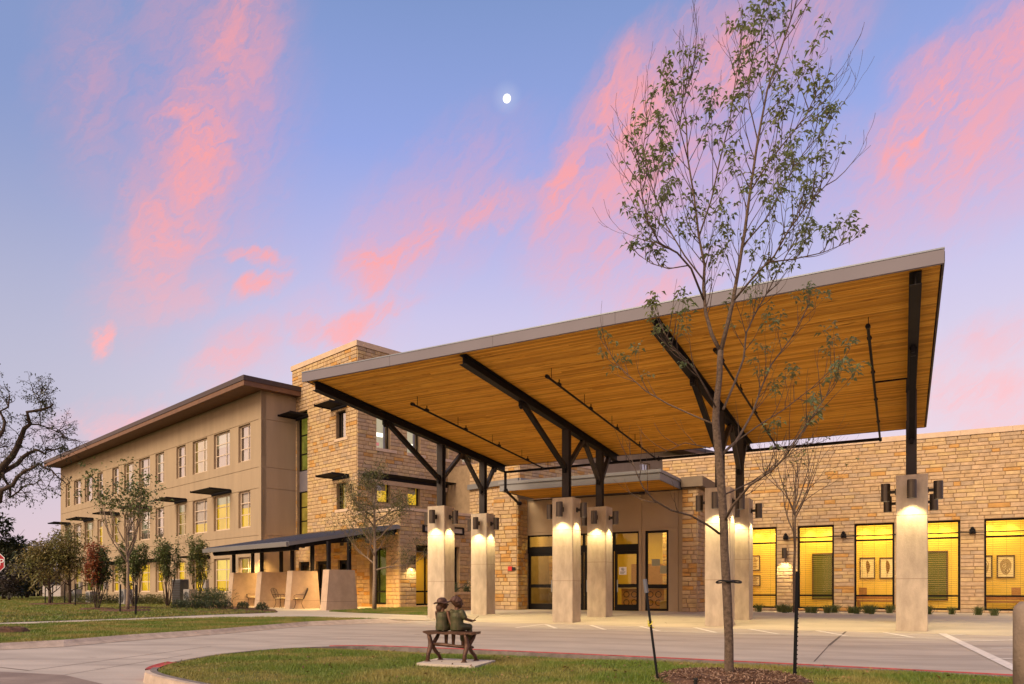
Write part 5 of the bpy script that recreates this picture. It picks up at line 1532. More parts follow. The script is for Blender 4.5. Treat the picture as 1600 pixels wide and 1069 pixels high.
def hand(mb, c, d, up, s=1.0):
    """palm, four unequal bent fingers and a thumb; d points along the fingers"""
    c, d, up = Vector(c), Vector(d).normalized(), Vector(up).normalized(); sd = d.cross(up).normalized()
    mb.ball(c + d * .012 * s, (.017 * s, .017 * s, .012 * s), 8, 6)
    for k, ln in enumerate((.020, .025, .024, .018)):
        b = c + d * .022 * s + sd * (.0105 - .007 * k) * s
        mb.tube([b, b + d * ln * .5 * s, b + d * ln * .85 * s - up * .008 * s], [.0046 * s, .0042 * s, .0034 * s], 6)
    b = c + d * .008 * s + sd * .014 * s
    mb.tube([b, b + sd * .010 * s + d * .007 * s, b + sd * .011 * s + d * .018 * s - up * .004 * s], [.005 * s, .0046 * s, .0038 * s], 6)
def rot_head(c, yaw):
    q = Matrix.Rotation(yaw, 3, 'Z'); c = Vector(c)
    return lambda p: c + q @ Vector(p)
def child(label, loc, rotz, girl, scale):
    st_ = thing('child_statue', label, 'statue', loc)
    body = MB(); cloth = MB(); hair = MB()
    # origin on the seat, facing +Y; x to the right
    hc = (0.0, .012, .335); hy = R(-52) if girl else R(-38)
    H = rot_head(hc, hy)
    # head: skull, jaw, nose, ears, eye sockets hinted by brow and cheeks
    body.ball(H((0, 0, .012)), (.056, .064, .062), 14, 10); body.ball(H((0, .022, -.022)), (.042, .040, .040), 12, 8)
    body.tube([H((0, .058, .010)), H((0, .074, -.010))], [.008, .010], 6); body.ball(H((.019, .055, .018)), (.010, .006, .006)); body.ball(H((-.019, .055, .018)), (.010, .006, .006))
    body.ball(H((0, .057, -.030)), (.014, .006, .005)); body.ball(H((.057, -.002, .0)), (.007, .012, .016)); body.ball(H((-.057, -.002, .0)), (.007, .012, .016))
    limb(body, [(0, 0, .24), (0, .005, .29)], [.030, .027])
    body.ball((0, 0, .15), (.075, .05, .10), 12, 8)
    if girl:
        limb(body, [(.078, 0, .232), (.108, -.012, .145), (.150, -.030, .055)], [.026, .022, .016]); hand(body, (.158, -.032, .035), (.55, -.1, -.6), (.3, -.9, .2))
        limb(body, [(-.078, 0, .232), (-.100, .05, .150), (-.055, .13, .095)], [.026, .021, .016]); hand(body, (-.045, .142, .085), (.6, .7, -.3), (0, 0, 1))
    else:
        limb(body, [(.080, 0, .232), (.112, .02, .150), (.150, .105, .125)], [.028, .022, .017]); hand(body, (.158, .118, .125), (.5, .8, .2), (-.5, .2, .9))
        limb(body, [(-.080, 0, .232), (-.105, .03, .150), (-.06, .12, .12)], [.028, .022, .017]); hand(body, (-.05, .13, .118), (.7, .7, 0), (0, 0, 1))
    for sx in (-1, 1):
        kx = sx * .052 + (.03 if not girl else .02)
        limb(body, [(sx * .04, .01, .045), (kx, .150, .040), (kx + .004, .165, -.075), (kx + .006, .155, -.19)], [.044, .034, .027, .020])
        limb(body, [(kx + .006, .155, -.195), (kx + .012, .215, -.212)], [.022, .016])
    # clothes
    if girl:
        cloth.tube([(0, 0, .008), (0, 0, .06), (0, 0, .12), (0, 0, .18), (0, 0, .225), (0, 0, .243)], [.086, .088, .082, .080, .070, .045], 16); cloth.ball((0, .03, .045), (.088, .075, .042), 14, 8)
        for sx in (-1, 1): limb(cloth, [(sx * .045, .01, .05), (sx * .055 + .02, .14, .05)], [.056, .046])
        cloth.tube([(-.06, -.01, .235), (0, -.03, .22), (.06, -.01, .235)], .02, 8)
    else:
        cloth.tube([(0, 0, .008), (0, 0, .06), (0, 0, .12), (0, 0, .18), (0, 0, .225), (0, 0, .243)], [.084, .086, .084, .086, .076, .045], 16); cloth.ball((0, .03, .045), (.088, .075, .042), 14, 8)
        for sx in (-1, 1):
            limb(cloth, [(sx * .072, 0, .228), (sx * .105, .010, .170)], [.040, .036])
            kx = sx * .052 + .03
            limb(cloth, [(sx * .045, .01, .05), (kx, .150, .045), (kx + .003, .163, -.05), (kx + .004, .160, -.11)], [.056, .044, .038, .036])
        cloth.tube([(.03 * math.cos(a), .03 * math.sin(a) - .002, .252) for a in np.linspace(0, 2 * math.pi, 11)], .012, 6)
    if girl:   # sun hat with floppy brim, hair below it
        hair.ball(H((0, -.012, .040)), (.066, .074, .052), 14, 9)
        n = 28
        vs = []; fs = []
        for k in range(n):
            a = 2 * math.pi * k / n; wv = .012 * math.sin(3 * a + 1)
            for r_, z_ in ((.056, .034), (.108, .028 + wv), (.108, .012 + wv), (.056, .012)): vs.append(H((r_ * math.sin(a), r_ * 1.1 * math.cos(a), z_ + .035 * max(0, math.cos(a)) * (r_ > .07))))
        for k in range(n):
            for q in range(4): fs.append((k * 4 + q, k * 4 + (q + 1) % 4, ((k + 1) % n) * 4 + (q + 1) % 4, ((k + 1) % n) * 4 + q))
        hair.add(vs, fs)
        hair.ball(H((0, -.048, -.042)), (.048, .030, .052), 12, 8); hair.ball(H((-.01, -.05, -.085)), (.034, .026, .03), 10, 6)
    else:      # tousled short hair
        hair.ball(H((0, -.010, .030)), (.066, .072, .060), 14, 9); hr = random.Random(2)
        for k in range(46):
            a, b = hr.uniform(0, 6.28), hr.uniform(.0, 1.75)
            hair.ball(H((.062 * math.sin(b) * math.cos(a), -.010 + .068 * math.sin(b) * math.sin(a) - .006, .030 + .058 * math.cos(b))), hr.uniform(.010, .017), 7, 5)
    remesh('body', body, BRONZEB, st_, .0045, loc, rotz, scale)
    remesh('clothing', cloth, BRONZEG, st_, .0055, loc, rotz, scale, 3)
    remesh('sun_hat' if girl else 'hair', hair, BRONZE, st_, .005, loc, rotz, scale, 1)
    if not girl:
        m = MB(); Mx = Matrix.Translation(loc) @ Matrix.Rotation(rotz, 4, 'Z') @ Matrix.Scale(scale, 4)
        m.tube([Mx @ Vector((.155, .118, .10)), Mx @ Vector((.162, .128, .135)), Mx @ Vector((.215, .165, .185))], .0035, 5); part('twig', m, BRONZEB, st_)
    return st_
child('bronze statue of a girl in sun hat and green dress, seated', BP(-.125, .0, SZ + .004), BA - R(8), True, 1.03)
child('bronze statue of a bareheaded boy in green clothes holding a twig, seated', BP(.075, .0, SZ + .004), BA - R(16), False, 1.06)

# ================================================================== VEGETATION
def leaf_quads(V_, F_, p, d, ln, w, rg, droop=.3):
    """one folded leaf: base, two sides, tip (two triangles each side of the rib are joined into quads)"""
    d = d.normalized(); up = Vector((rg.gauss(0, .5), rg.gauss(0, .5), 1)).normalized()
    sd = d.cross(up)
    if sd.length < .05: sd = d.cross(Vector((1, 0, 0)))
    sd.normalize(); nn = sd.cross(d)
    o = len(V_)
    mid = p + d * ln * .5 + nn * ln * .04
    tip = p + d * ln - Vector((0, 0, ln * droop))
    V_ += [tuple(p), tuple(mid + sd * w * .5 + nn * w * .12), tuple(tip), tuple(mid - sd * w * .5 + nn * w * .12)]
    F_.append((o, o + 1, o + 2, o + 3))
def grow(tb, tips, p, d, ln, r, depth, rg, spread=.6, trop=.12, nseg=4, kids=3, wig=.10, ratio=.62, nsd=5, rmin=.0025):
    pts = [Vector(p)]; rad = [r]; d = Vector(d).normalized(); q = Vector(p)
    for i in range(nseg):
        d = (d + Vector((rg.gauss(0, wig), rg.gauss(0, wig), rg.gauss(0, wig) + trop))).normalized()
        q = q + d * ln / nseg
        pts.append(q.copy()); rad.append(max(rmin, r * (1 - .62 * (i + 1) / nseg)))
    tb.tube(pts, rad, nsd if r > .012 else 3, cap=False)
    if depth == 0:
        tips.append((pts[-1], d)); tips.append((pts[-2], d)); return
    for k in range(kids):
        f = rg.uniform(.3, .95) if k else 1.0
        i = min(nseg - 1, int(f * nseg)); pp = pts[i].lerp(pts[i + 1], f * nseg - i)
        ax = Vector((rg.gauss(0, 1), rg.gauss(0, 1), rg.gauss(0, .5))); ax = (ax - d * ax.dot(d)).normalized()
        sp = spread * rg.uniform(.6, 1.25) * (.45 if k == 0 else 1)
        dd = (d * math.cos(sp) + ax * math.sin(sp)).normalized()
        grow(tb, tips, pp, dd, ln * ratio * rg.uniform(.75, 1.15), max(rmin, rad[i] * .68), depth - 1, rg, spread, trop, nseg, kids, wig, ratio, nsd, rmin)
def leaves_at(tips, n, ln, w, rg, jit=.05, droop=.35):
    V_, F_ = [], []
    for p, d in tips:
        for k in range(n):
            a = Vector((rg.gauss(0, 1), rg.gauss(0, 1), rg.gauss(-.1, .6))) + d * .6
            leaf_quads(V_, F_, p + Vector((rg.gauss(0, jit), rg.gauss(0, jit), rg.gauss(0, jit))), a, ln * rg.uniform(.6, 1.2), w * rg.uniform(.7, 1.2), rg, droop)
    return V_, F_
def leaf_part(name, V_, F_, m_, parent, base):
    if not V_: return
    v = np.array(V_, dtype=np.float32) - np.array(base, dtype=np.float32)
    return joined(name, v, np.array(F_, dtype=np.int32), m_, parent, kind='stuff')

# ---- the young tree in the foreground island
TY = 8.0
def T3(px, py, dy=0.0):
    Y = TY + dy
    return Vector(((px - CX) / F * Y, Y, CAMH + (HY - py) / F * Y))
base = T3(1139, 1060); base.z = .14
tree = thing('young_tree', 'tall slim young street tree with thin grey green crown in the foreground island', 'tree', base)
trg = random.Random(31)
tb = MB()
trunk = [(1140, 1066, 0, .056), (1139, 1045, 0, .052), (1139, 1000, 0, .048), (1136, 930, 0, .047), (1132, 863, 0, .046), (1131, 820, 0, .045), (1128, 776, 0, .046), (1124, 720, 0, .042), (1121, 690, 0, .043), (1118, 656, 0, .038), (1120, 625, 0, .034), (1124, 590, 0, .033), (1125, 563, 0, .032), (1126, 548, 0, .031)]
tp = MB(); tp.tube([T3(a, b, c) for a, b, c, r in trunk], [r * trg.uniform(.94, 1.07) for *_, r in trunk], 12)
tips = []
def limb2(path, r0, r1, sub=None, n=6, lnk=.8):
    pts = [T3(*q) for q in path]
    N = len(pts); tb.tube(pts, [r0 + (r1 - r0) * i / (N - 1) for i in range(N)], 7)
    return pts
L = {}
L['a'] = limb2([(1126, 550, 0), (1112, 522, .02), (1103, 490, .06), (1099, 450, .1), (1101, 415, .12), (1092, 370, .2), (1085, 310, .25), (1075, 250, .3), (1072, 190, .3)], .022, .007)
L['b'] = limb2([(1126, 550, 0), (1137, 506, -.04), (1145, 472, -.06), (1154, 420, -.08), (1164, 360, -.1), (1172, 300, -.15), (1184, 220, -.15), (1199, 140, -.12), (1226, 60, -.1), (1242, 12, -.1)], .025, .006)
L['c'] = limb2([(1131, 816, 0), (1145, 790, -.2), (1172, 758, -.45), (1205, 736, -.7), (1226, 715, -.8), (1256, 670, -1.0), (1290, 620, -1.2)], .016, .005)
L['d'] = limb2([(1126, 712, 0), (1150, 690, .2), (1165, 665, .35), (1176, 645, .45), (1188, 610, .55), (1205, 570, .65), (1235, 530, .7), (1262, 480, .8)], .017, .005)
L['e'] = limb2([(1127, 775, 0), (1150, 765, .3), (1190, 745, .6), (1232, 712, .9), (1262, 690, 1.1)], .010, .004)
L['f'] = limb2([(1124, 834, 0), (1108, 822, -.15), (1080, 806, -.35), (1050, 798, -.5), (1022, 782, -.6), (1005, 762, -.7), (995, 740, -.75), (985, 712, -.8)], .013, .004)
L['g'] = limb2([(1114, 662, 0), (1085, 650, .2), (1045, 632, .4), (1010, 612, .5), (988, 592, .6), (965, 570, .7), (945, 540, .75)], .010, .0035)
L['h'] = limb2([(1130, 640, 0), (1147, 600, .25), (1162, 560, .4), (1166, 520, .5), (1180, 490, .6), (1200, 455, .65), (1228, 400, .8), (1262, 340, .9)], .014, .005)
L['i'] = limb2([(1120, 640, 0), (1104, 610, -.2), (1088, 582, -.3), (1070, 560, -.4), (1050, 540, -.5), (1030, 505, -.6)], .010, .004)
L['j'] = limb2([(1150, 690, .2), (1185, 665, .4), (1225, 640, .6), (1270, 605, .8), (1318, 560, .9)], .009, .004)
L['k'] = limb2([(1100, 470, .08), (1080, 420, -.1), (1058, 395, -.25), (1030, 380, -.4), (1012, 345, -.5), (1002, 300, -.55), (998, 250, -.6)], .012, .005)
L['l'] = limb2([(1146, 470, -.06), (1180, 430, -.3), (1210, 400, -.5), (1232, 360, -.6), (1262, 320, -.7), (1290, 290, -.8)], .012, .005)
L['m'] = limb2([(1126, 640, 0), (1110, 700, .15), (1070, 692, .3), (1035, 708, .4)][1:], .006, .003)
L['n'] = limb2([(1172, 300, -.15), (1200, 255, -.3), (1232, 215, -.4), (1260, 180, -.5), (1278, 140, -.5)], .009, .004)
L['o'] = limb2([(1092, 370, .2), (1112, 310, .3), (1125, 250, .35), (1140, 190, .4), (1150, 120, .4), (1158, 70, .4)], .010, .004)
L['p'] = limb2([(1184, 220, -.15), (1170, 160, .1), (1172, 110, .2), (1190, 60, .2)], .007, .003)
L['q'] = limb2([(1101, 440, .1), (1070, 400, .3), (1040, 350, .4), (1018, 290, .5), (1005, 230, .55), (1015, 175, .55)], .009, .004)
L['r'] = limb2([(1160, 385, -.1), (1195, 345, .2), (1225, 290, .4), (1255, 240, .5), (1290, 200, .6)], .009, .004)
L['u'] = limb2([(1200, 410, -.45), (1240, 405, -.4), (1285, 395, -.35), (1322, 380, -.3)], .008, .003)
L['v'] = limb2([(1075, 415, -.15), (1045, 420, -.1), (1018, 412, 0), (1000, 400, .1)], .007, .003)
L['s'] = limb2([(1075, 250, .3), (1062, 200, .2), (1068, 150, .1), (1085, 105, .1)], .007, .003)
CROWN = np.array([(1205, -12), (1292, -12), (1292, 40), (1282, 100), (1322, 165), (1318, 230), (1300, 262), (1346, 340), (1346, 400), (1300, 420), (1340, 470), (1350, 560), (1240, 760), (960, 760), (925, 520), (985, 470), (992, 400), (962, 300), (968, 262), (990, 175), (1010, 150), (1046, 85), (1110, 68), (1150, 20)], float)
def envelope(p):
    return bool(inpoly(np.array([pxof(p)]), CROWN)[0])
def twigs(key, n, f0, ln, lv=2, up=.16):
    pts = L[key]; N = len(pts) - 1
    for k in range(n):
        f = (f0 + (1 - f0) * (k + trg.random()) / n) * N; i = min(N - 1, int(f))
        p = pts[i].lerp(pts[i + 1], f - i); d = (pts[i + 1] - pts[i]).normalized()
        ax = Vector((trg.gauss(0, 1), trg.gauss(0, .8), trg.gauss(0, .3))); ax = (ax - d * ax.dot(d)).normalized()
        dd = d * .75 + ax * .62 + Vector((0, 0, .15))
        grow(tb, tips, p, dd, ln * trg.uniform(.6, 1.15), .006, lv, trg, .5, up, 4, 2, .09, .62, 4, .0018)
    grow(tb, tips, pts[-1], (pts[-1] - pts[-2]), ln * .5, .005, 1, trg, .5, up, 4, 3, .09, .6, 4, .0018)
for key, n, f0, ln in (('a', 22, .22, .55), ('b', 26, .22, .55), ('k', 17, .25, .46), ('l', 16, .2, .46), ('o', 14, .15, .46), ('n', 11, .2, .4), ('p', 8, .2, .36), ('h', 12, .4, .46), ('q', 13, .25, .42), ('r', 13, .25, .42), ('s', 11, .3, .4), ('u', 9, .2, .3), ('v', 7, .2, .28)):
    twigs(key, n, f0, ln)
leafy = list(tips); tips = []
for key, n, f0, ln in (('d', 9, .4, .40), ('j', 8, .35, .38), ('c', 7, .45, .38), ('g', 8, .4, .34), ('i', 9, .3, .34), ('h', 6, .2, .36)): twigs(key, n, f0, ln, 1)
low_leafy = list(tips); tips = []
for key, n, f0, ln in (('c', 7, .15, .5), ('e', 6, .2, .45), ('f', 5, .3, .35), ('d', 5, .1, .4), ('m', 3, .2, .3)): twigs(key, n, f0, ln, 1)
part('trunk', tp, BARK, tree, smooth=True)
part('branches', tb, BARK, tree, smooth=True)
LV = []
for group, cnt, prob in ((leafy, 5, .56), (low_leafy, 6, .75)):
    for p, d in group:
        if not envelope(p) or trg.random() > prob: continue
        z0 = pxof(p)[1]
        for k in range(cnt):
            a = 2 * math.pi * k / cnt + trg.random()
            dd = Vector((math.cos(a), math.sin(a), trg.uniform(-.55, .25))) + d * .3
            V_, F_ = [], []
            st_ = p + Vector((trg.gauss(0, .02), trg.gauss(0, .02), trg.gauss(0, .02)))
            leaf_quads(V_, F_, st_ + dd * .012, dd, .074 * trg.uniform(.55, 1.2), .034 * trg.uniform(.7, 1.1), trg, .45)
            LV.append((V_, F_))
trg.shuffle(LV)
V_, F_ = [], []
bvec = Vector(base)
for k, (v, f) in enumerate(LV):
    if k < 300:
        m = MB(); m.add(v, f); part('leaf', m, LEAFMAIN, tree, recalc=False)
    else:
        o = len(V_); V_ += v; F_ += [tuple(i + o for i in q) for q in f]
leaf_part('leaves', V_, F_, LEAFMAIN, tree, base)
# rubber tie, stakes, sprinkler head, mulch ring
c_ = T3(1138, 907.5)
m = MB(); ring = [c_ + Vector((.135 * math.cos(a) * (1.0 if math.cos(a) > 0 else .95) + .002, .085 * math.sin(a), .012 * math.sin(2 * a) - .012)) for a in np.linspace(0, 2 * math.pi, 21)]
m.tube(ring, .009, 5)
m.tube([c_ + Vector((.052 * math.cos(a), .052 * math.sin(a), -.012)) for a in np.linspace(0, 2 * math.pi, 15)], .012, 5)
solo('tree_tie', m, BLACK, 'black rubber tie strap looped round the trunk of the foreground tree', 'strap', c_)
s0_, s1_ = T3(1007.5, 905, -.1), T3(1028.5, 1069, -.1); s2 = s1_ + (s1_ - s0_).normalized() * .15
stk = thing('tree_stake', 'leaning black tree stake with yellow tape left of the foreground tree', 'stake', (s2.x, s2.y, .1), 'tree stakes in the island')
m = MB(); m.beam(s0_ + (s2 - s0_) * .1, s2, .022, .022, up=(0, 1, 0)); part('post', m, BLACKSTEEL, stk)
m = MB(); m.tube([s0_, s0_ + (s2 - s0_) * .115], .022, 8); part('sleeve', m, mat('grey_sleeve', (.12, .12, .14), .5), stk)
m = MB(); pm = s0_ + (s2 - s0_) * .37
m.tube([pm + Vector((.02 * math.cos(a), .02 * math.sin(a), .02 * math.sin(a + 1))) for a in np.linspace(0, 6.28, 10)], .006, 4); m.tube([pm, pm + Vector((-.03, -.01, .03)), pm + Vector((-.025, -.01, -.03)), pm + Vector((.04, 0, -.05))], .006, 4); part('tape', m, YELLOW, stk)
s0_, s1_ = T3(1246, 893, .1), T3(1241, 1075, .1)
stk2 = thing('tree_stake', 'upright black notched steel tree stake right of the foreground tree', 'stake', (s1_.x, s1_.y, .1), 'tree stakes in the island')
m = MB(); m.beam(s0_, s1_, .034, .012, up=(0, 1, 0)); m.beam(s0_, s1_, .008, .036, up=(0, 1, 0)); part('post', m, BLACKSTEEL, stk2)
m = MB()
for k in range(26):
    q = s0_.lerp(s1_, k / 26 + .02); m.obox(q + Vector((.020, 0, 0)), (.005, 0, 0), (0, .008, 0), (0, 0, .006))
part('studs', m, BLACKSTEEL, stk2)
def mulch_ring(c, r, h, label, n=0, rg=random.Random(1), chips=0, group=None):
    m = MB(); N = 26; ringn = 5
    vs = [(c.x, c.y, c.z + h * .75)]; fs = []
    for j in range(1, ringn + 1):
        f = j / ringn
        for k in range(N):
            a = 2 * math.pi * k / N; rr = r * f * (1 + .10 * math.sin(3 * a + c.x) + rg.uniform(-.05, .05))
            z = c.z + h * (1 - f ** 2) * rg.uniform(.75, 1.25) + h * .5 * math.exp(-((f - .75) / .18) ** 2) - (.02 if j == ringn else 0)
            vs.append((c.x + rr * math.cos(a), c.y + rr * math.sin(a), z))
    for k in range(N): fs.append((0, 1 + k, 1 + (k + 1) % N))
    for j in range(ringn - 1):
        for k in range(N): fs.append((1 + j * N + k, 1 + (j + 1) * N + k, 1 + (j + 1) * N + (k + 1) % N, 1 + j * N + (k + 1) % N))
    m.add(vs, fs)
    for k in range(chips):
        a = rg.uniform(0, 6.28); f = rg.random() ** .6; q = Vector((c.x + r * 1.02 * f * math.cos(a), c.y + r * 1.02 * f * math.sin(a), c.z + h * (1 - f * f) + h * .5 * math.exp(-((f - .75) / .18) ** 2) + rg.uniform(0, .012)))
        t = Vector((rg.gauss(0, 1), rg.gauss(0, 1), rg.gauss(0, .45))).normalized(); u_ = t.cross(Vector((0, 0, 1))).normalized(); w_ = u_.cross(t)
        m.obox(q, t * rg.uniform(.010, .030), u_ * rg.uniform(.003, .007), w_ * .002, 1 if rg.random() < .3 else 0)
    return solo('mulch_mound', m, [MULCH, MULCH2], label, 'mulch', c, group, kind='stuff')
mulch_ring(Vector((base.x - .02, base.y - .12, .12)), .80, .075, 'wide ring of chipped bark mulch round the foreground tree', chips=2600, rg=random.Random(6))
p_ = gp(1087, 1066, .19)
m = MB(); m.tube([(p_.x, p_.y, .12), (p_.x, p_.y, .215)], .018, 9); m.tube([(p_.x, p_.y, .215), (p_.x, p_.y, .23)], [.024, .02], 9)
solo('sprinkler_head', m, BLACK, 'small black sprinkler head poking out of the bark mulch', 'sprinkler', (p_.x, p_.y, .12))

# ---- generic trees
def small_tree(name, label, cat, px, py, z0, top_py, spread_px, barkm, leafm, seed, fork=.35, lean=0, lv=3, nl=3, ln=.09, w=.045, kids=3, group=None, r=.06, limbs=5, jit=.08, leafprob=1.0, twig=True, conic=False, droop=.3):
    rg = random.Random(seed)
    b = gp(px, py, z0); b.z = z0
    H = (HY - top_py) / F * b.y + CAMH - z0
    sp = spread_px / F * b.y
    t_ = thing(name, label, cat, b, group)
    tk = MB(); tr = MB(); tips = []
    N = 7; pts = []; top = H * (.8 if conic else fork + .25)
    for i in range(N + 1):
        f = i / N
        pts.append(b + Vector((lean * f + rg.gauss(0, .02) * (i > 0), rg.gauss(0, .02) * (i > 0), top * f - (.03 if i == 0 else 0))))
    tk.tube(pts, [r * (1 - .6 * i / N) for i in range(N + 1)], 8)
    for k in range(limbs):
        f = fork + (1 - fork) * (k + .3 * rg.random()) / limbs if conic else (fork + rg.uniform(0, .25)) / (fork + .25)
        i = min(N - 1, int(f * N)); p = pts[i].lerp(pts[i + 1], min(1, f * N - i))
        a = 2.4 * k + rg.uniform(-.5, .5)
        rem = H - (p.z - b.z)
        el = rg.uniform(.75, 1.25) if not conic else rg.uniform(.25, .8)
        L_ = rem * .56 / math.sin(max(.5, el)) if not conic else sp * (1.1 - .65 * f)
        L_ = min(L_, sp * 1.0 / max(.25, math.cos(el)))
        grow(tr, tips, p, Vector((math.cos(a) * math.cos(el), math.sin(a) * math.cos(el), math.sin(el))), L_, r * .42, lv, rg, .55, .07, 4, kids, .12, .62, 5, .003)
    grow(tr, tips, pts[-1], Vector((0, 0, 1)), (H - top) * .6, r * .38, lv, rg, .5, .1, 4, kids, .1, .6, 5, .003)
    part('trunk', tk, barkm, t_, smooth=True); part('branches', tr, barkm, t_, smooth=True)
    tp_ = [q for q in tips if rg.random() < leafprob]
    V_, F_ = leaves_at(tp_, nl, ln, w, rg, jit, droop)
    leaf_part('foliage', V_, F_, leafm, t_, b)
    return t_, b
small_tree('young_tree', 'slender almost bare young tree in the planting strip before the yellow windows', 'tree', 1241.5, 957, .13, 665, 62, BARK, LEAFGRN, 41, fork=.32, lv=3, nl=2, ln=.17, w=.10, r=.075, limbs=8, kids=3, leafprob=.13, jit=.1)
small_tree('young_tree', 'airy olive leaved young tree before the stone base and patio roof', 'tree', 585, 953.5, .125, 738, 62, BARKLT, LEAFOLIVE, 52, fork=.36, lv=3, nl=5, ln=.13, w=.045, r=.10, limbs=12, kids=4, leafprob=.75, jit=.16, conic=True)
small_tree('young_tree', 'wide thin leaved young tree on the lawn before the tan wing', 'tree', 199, 955.5, .12, 772, 84, BARKLT, LEAFGRN, 63, fork=.40, lv=3, nl=4, ln=.20, w=.10, r=.09, limbs=9, kids=3, leafprob=.5, jit=.16)
small_tree('young_tree', 'rusty olive cypress like tree at the left corner of the tan wing', 'tree', 109, 944, .12, 832, 34, BARK, LEAFRUST, 74, fork=.22, lv=3, nl=4, ln=.28, w=.09, r=.10, limbs=16, kids=3, leafprob=.55, jit=.28, conic=True)
small_tree('young_tree', 'rusty conical tree with dense crown standing left of the tan wing', 'tree', 77, 944.5, .12, 856, 34, BARK, LEAFRUST, 85, fork=.20, lv=3, nl=4, ln=.28, w=.09, r=.11, limbs=18, kids=3, leafprob=.75, jit=.26, conic=True)
for px, py, top, lab, sd, lm in ((152, 952.5, 866, 'upright shrub tree with red leaves on the lawn', 91, None), (210, 950, 862, 'upright green shrub behind the wide lawn tree', 92, LEAFGRN), (262, 947.5, 857, 'slim upright green shrub in the mulch bed left of the other', 93, LEAFGRN), (309, 945, 855, 'dense upright green shrub beside the patio roof end', 94, LEAFGRN)):
    rg = random.Random(sd); b = gp(px, py, .13); b.z = .13; H = (HY - top) / F * b.y + CAMH - .13
    t_ = thing('upright_shrub', lab, 'shrub', b, 'upright shrubs before the tan wing')
    tr = MB(); tips = []; tips2 = []
    for k in range(7):
        a = 2 * math.pi * k / 7
        grow(tr, tips2 if (lm is None and (math.cos(a) < .2)) else tips, b + Vector((.06 * math.cos(a), .06 * math.sin(a), 0)), Vector((.22 * math.cos(a), .22 * math.sin(a), 1)), H * .62, .03, 3, rg, .42, .2, 5, 4, .08, .5, 4, .004)
    part('stems', tr, BARKDK, t_, smooth=True)
    tips = [q for q in tips if q[0].z > .7]; tips2 = [q for q in tips2 if q[0].z > .5]
    V_, F_ = leaves_at(tips, 3, .15, .075, rg, .09); leaf_part('foliage', V_, F_, lm or LEAFGRN, t_, b)
    if tips2: V_, F_ = leaves_at(tips2, 4, .15, .075, rg, .09); leaf_part('red_foliage', V_, F_, LEAFRED, t_, b)
# mulch and stakes at the lawn trees
for px, py, r, lab in ((199, 955.5, 1.15, 'dark mulch ring under the wide lawn tree'), (109, 944.5, 1.35, 'dark mulch ring under the corner tree of the tan wing'), (77, 945, 1.3, 'dark mulch ring under the leftmost conical tree'), (152, 953, .8, 'dark mulch ring under the red leaved shrub'), (212, 951, .8, 'dark mulch ring under the shrub behind the wide lawn tree'), (4, 986.5, .55, 'small bare mulch patch in the verge at the left edge')):
    c = gp(px, py, .115); c.z = .115; mulch_ring(c, r, .10, lab, rg=random.Random(px), chips=120, group='mulch rings on the lawn')
for px, py, top, lab in ((187.5, 956.5, 913, 'dark stake left of the wide lawn tree trunk'), (212, 960.5, 914, 'dark stake right of the wide lawn tree trunk'), (70.5, 944, 915, 'dark stake left of the leftmost conical tree'), (82, 944, 915, 'dark stake right of the leftmost conical tree'), (101, 944.5, 912, 'dark stake left of the corner tree'), (117.5, 947, 912, 'dark stake right of the corner tree')):
    p = gp(px, py, .12); h = (HY - top) / F * p.y + CAMH
    m = MB(); m.beam((p.x, p.y, .05), (p.x + .02, p.y, h), .05, .05, up=(0, 1, 0)); solo('tree_stake', m, BLACKSTEEL, lab, 'stake', (p.x, p.y, .12), 'stakes of the lawn trees')
# round shrubs in the mulch bed
for k, (px, py, r, lab) in enumerate([(409.5, 954.5, .27, 'small round shrub at the footpath end of the mulch bed'), (379.5, 952.5, .27, 'small round shrub second from the footpath end'), (352, 952.5, .36, 'round shrub before the first concrete fin'), (334, 952.5, .36, 'dark round shrub in front of the loose hedge'), (300.5, 951.5, .30, 'low shrub near the slim upright shrub'), (288, 950, .28, 'low shrub left of the hedge front'), (278, 951, .32, 'low dark shrub at the left end of the mulch bed'), (315, 951.5, .30, 'low shrub between the hedge and the footpath')]):
    rg = random.Random(200 + k); b = gp(px, py, .13); b.z = .13
    V_, F_ = [], []
    for q in range(420):
        d = Vector((rg.gauss(0, 1), rg.gauss(0, 1), abs(rg.gauss(0, 1)) - .1)).normalized()
        p = b + Vector((d.x * r, d.y * r, d.z * r * 1.15 + .06)) * rg.uniform(.55, 1.0)
        leaf_quads(V_, F_, p, d + Vector((rg.gauss(0, .5), rg.gauss(0, .5), .5)), .09, .035, rg, .0)
    t_ = thing('round_shrub', lab, 'shrub', b, 'round shrubs in the mulch bed')
    m = MB(); m.tube([b, b + Vector((0, 0, r))], .02, 5); part('stem', m, BARKDK, t_); leaf_part('foliage', V_, F_, LEAFSHRUB, t_, b)
def hedge(label, pts, n, rx, rz, leafm, seed, ln=.12):
    rg = random.Random(seed); V_, F_ = [], []; b = pts[0]
    for q in range(n):
        f = rg.random() * (len(pts) - 1); i = int(f); c = pts[i].lerp(pts[i + 1], f - i)
        h = rz * (.75 + .25 * math.sin(f * 9 + seed))
        p = c + Vector((rg.gauss(0, rx), rg.gauss(0, rx), h * rg.random() ** .7))
        leaf_quads(V_, F_, p, Vector((rg.gauss(0, 1), rg.gauss(0, 1), rg.uniform(0, 1.4))), ln * rg.uniform(.6, 1.3), ln * .35, rg, .1)
    t_ = thing('hedge', label, 'hedge', b); leaf_part('foliage', V_, F_, leafm, t_, b)
hedge('loose grey green hedge of feathery shrubs beside the first concrete fin', [gp(305, 947, .13), gp(330, 947.5, .13), gp(345, 949, .13)], 3600, .35, 1.0, LEAFSHRUB, 3)
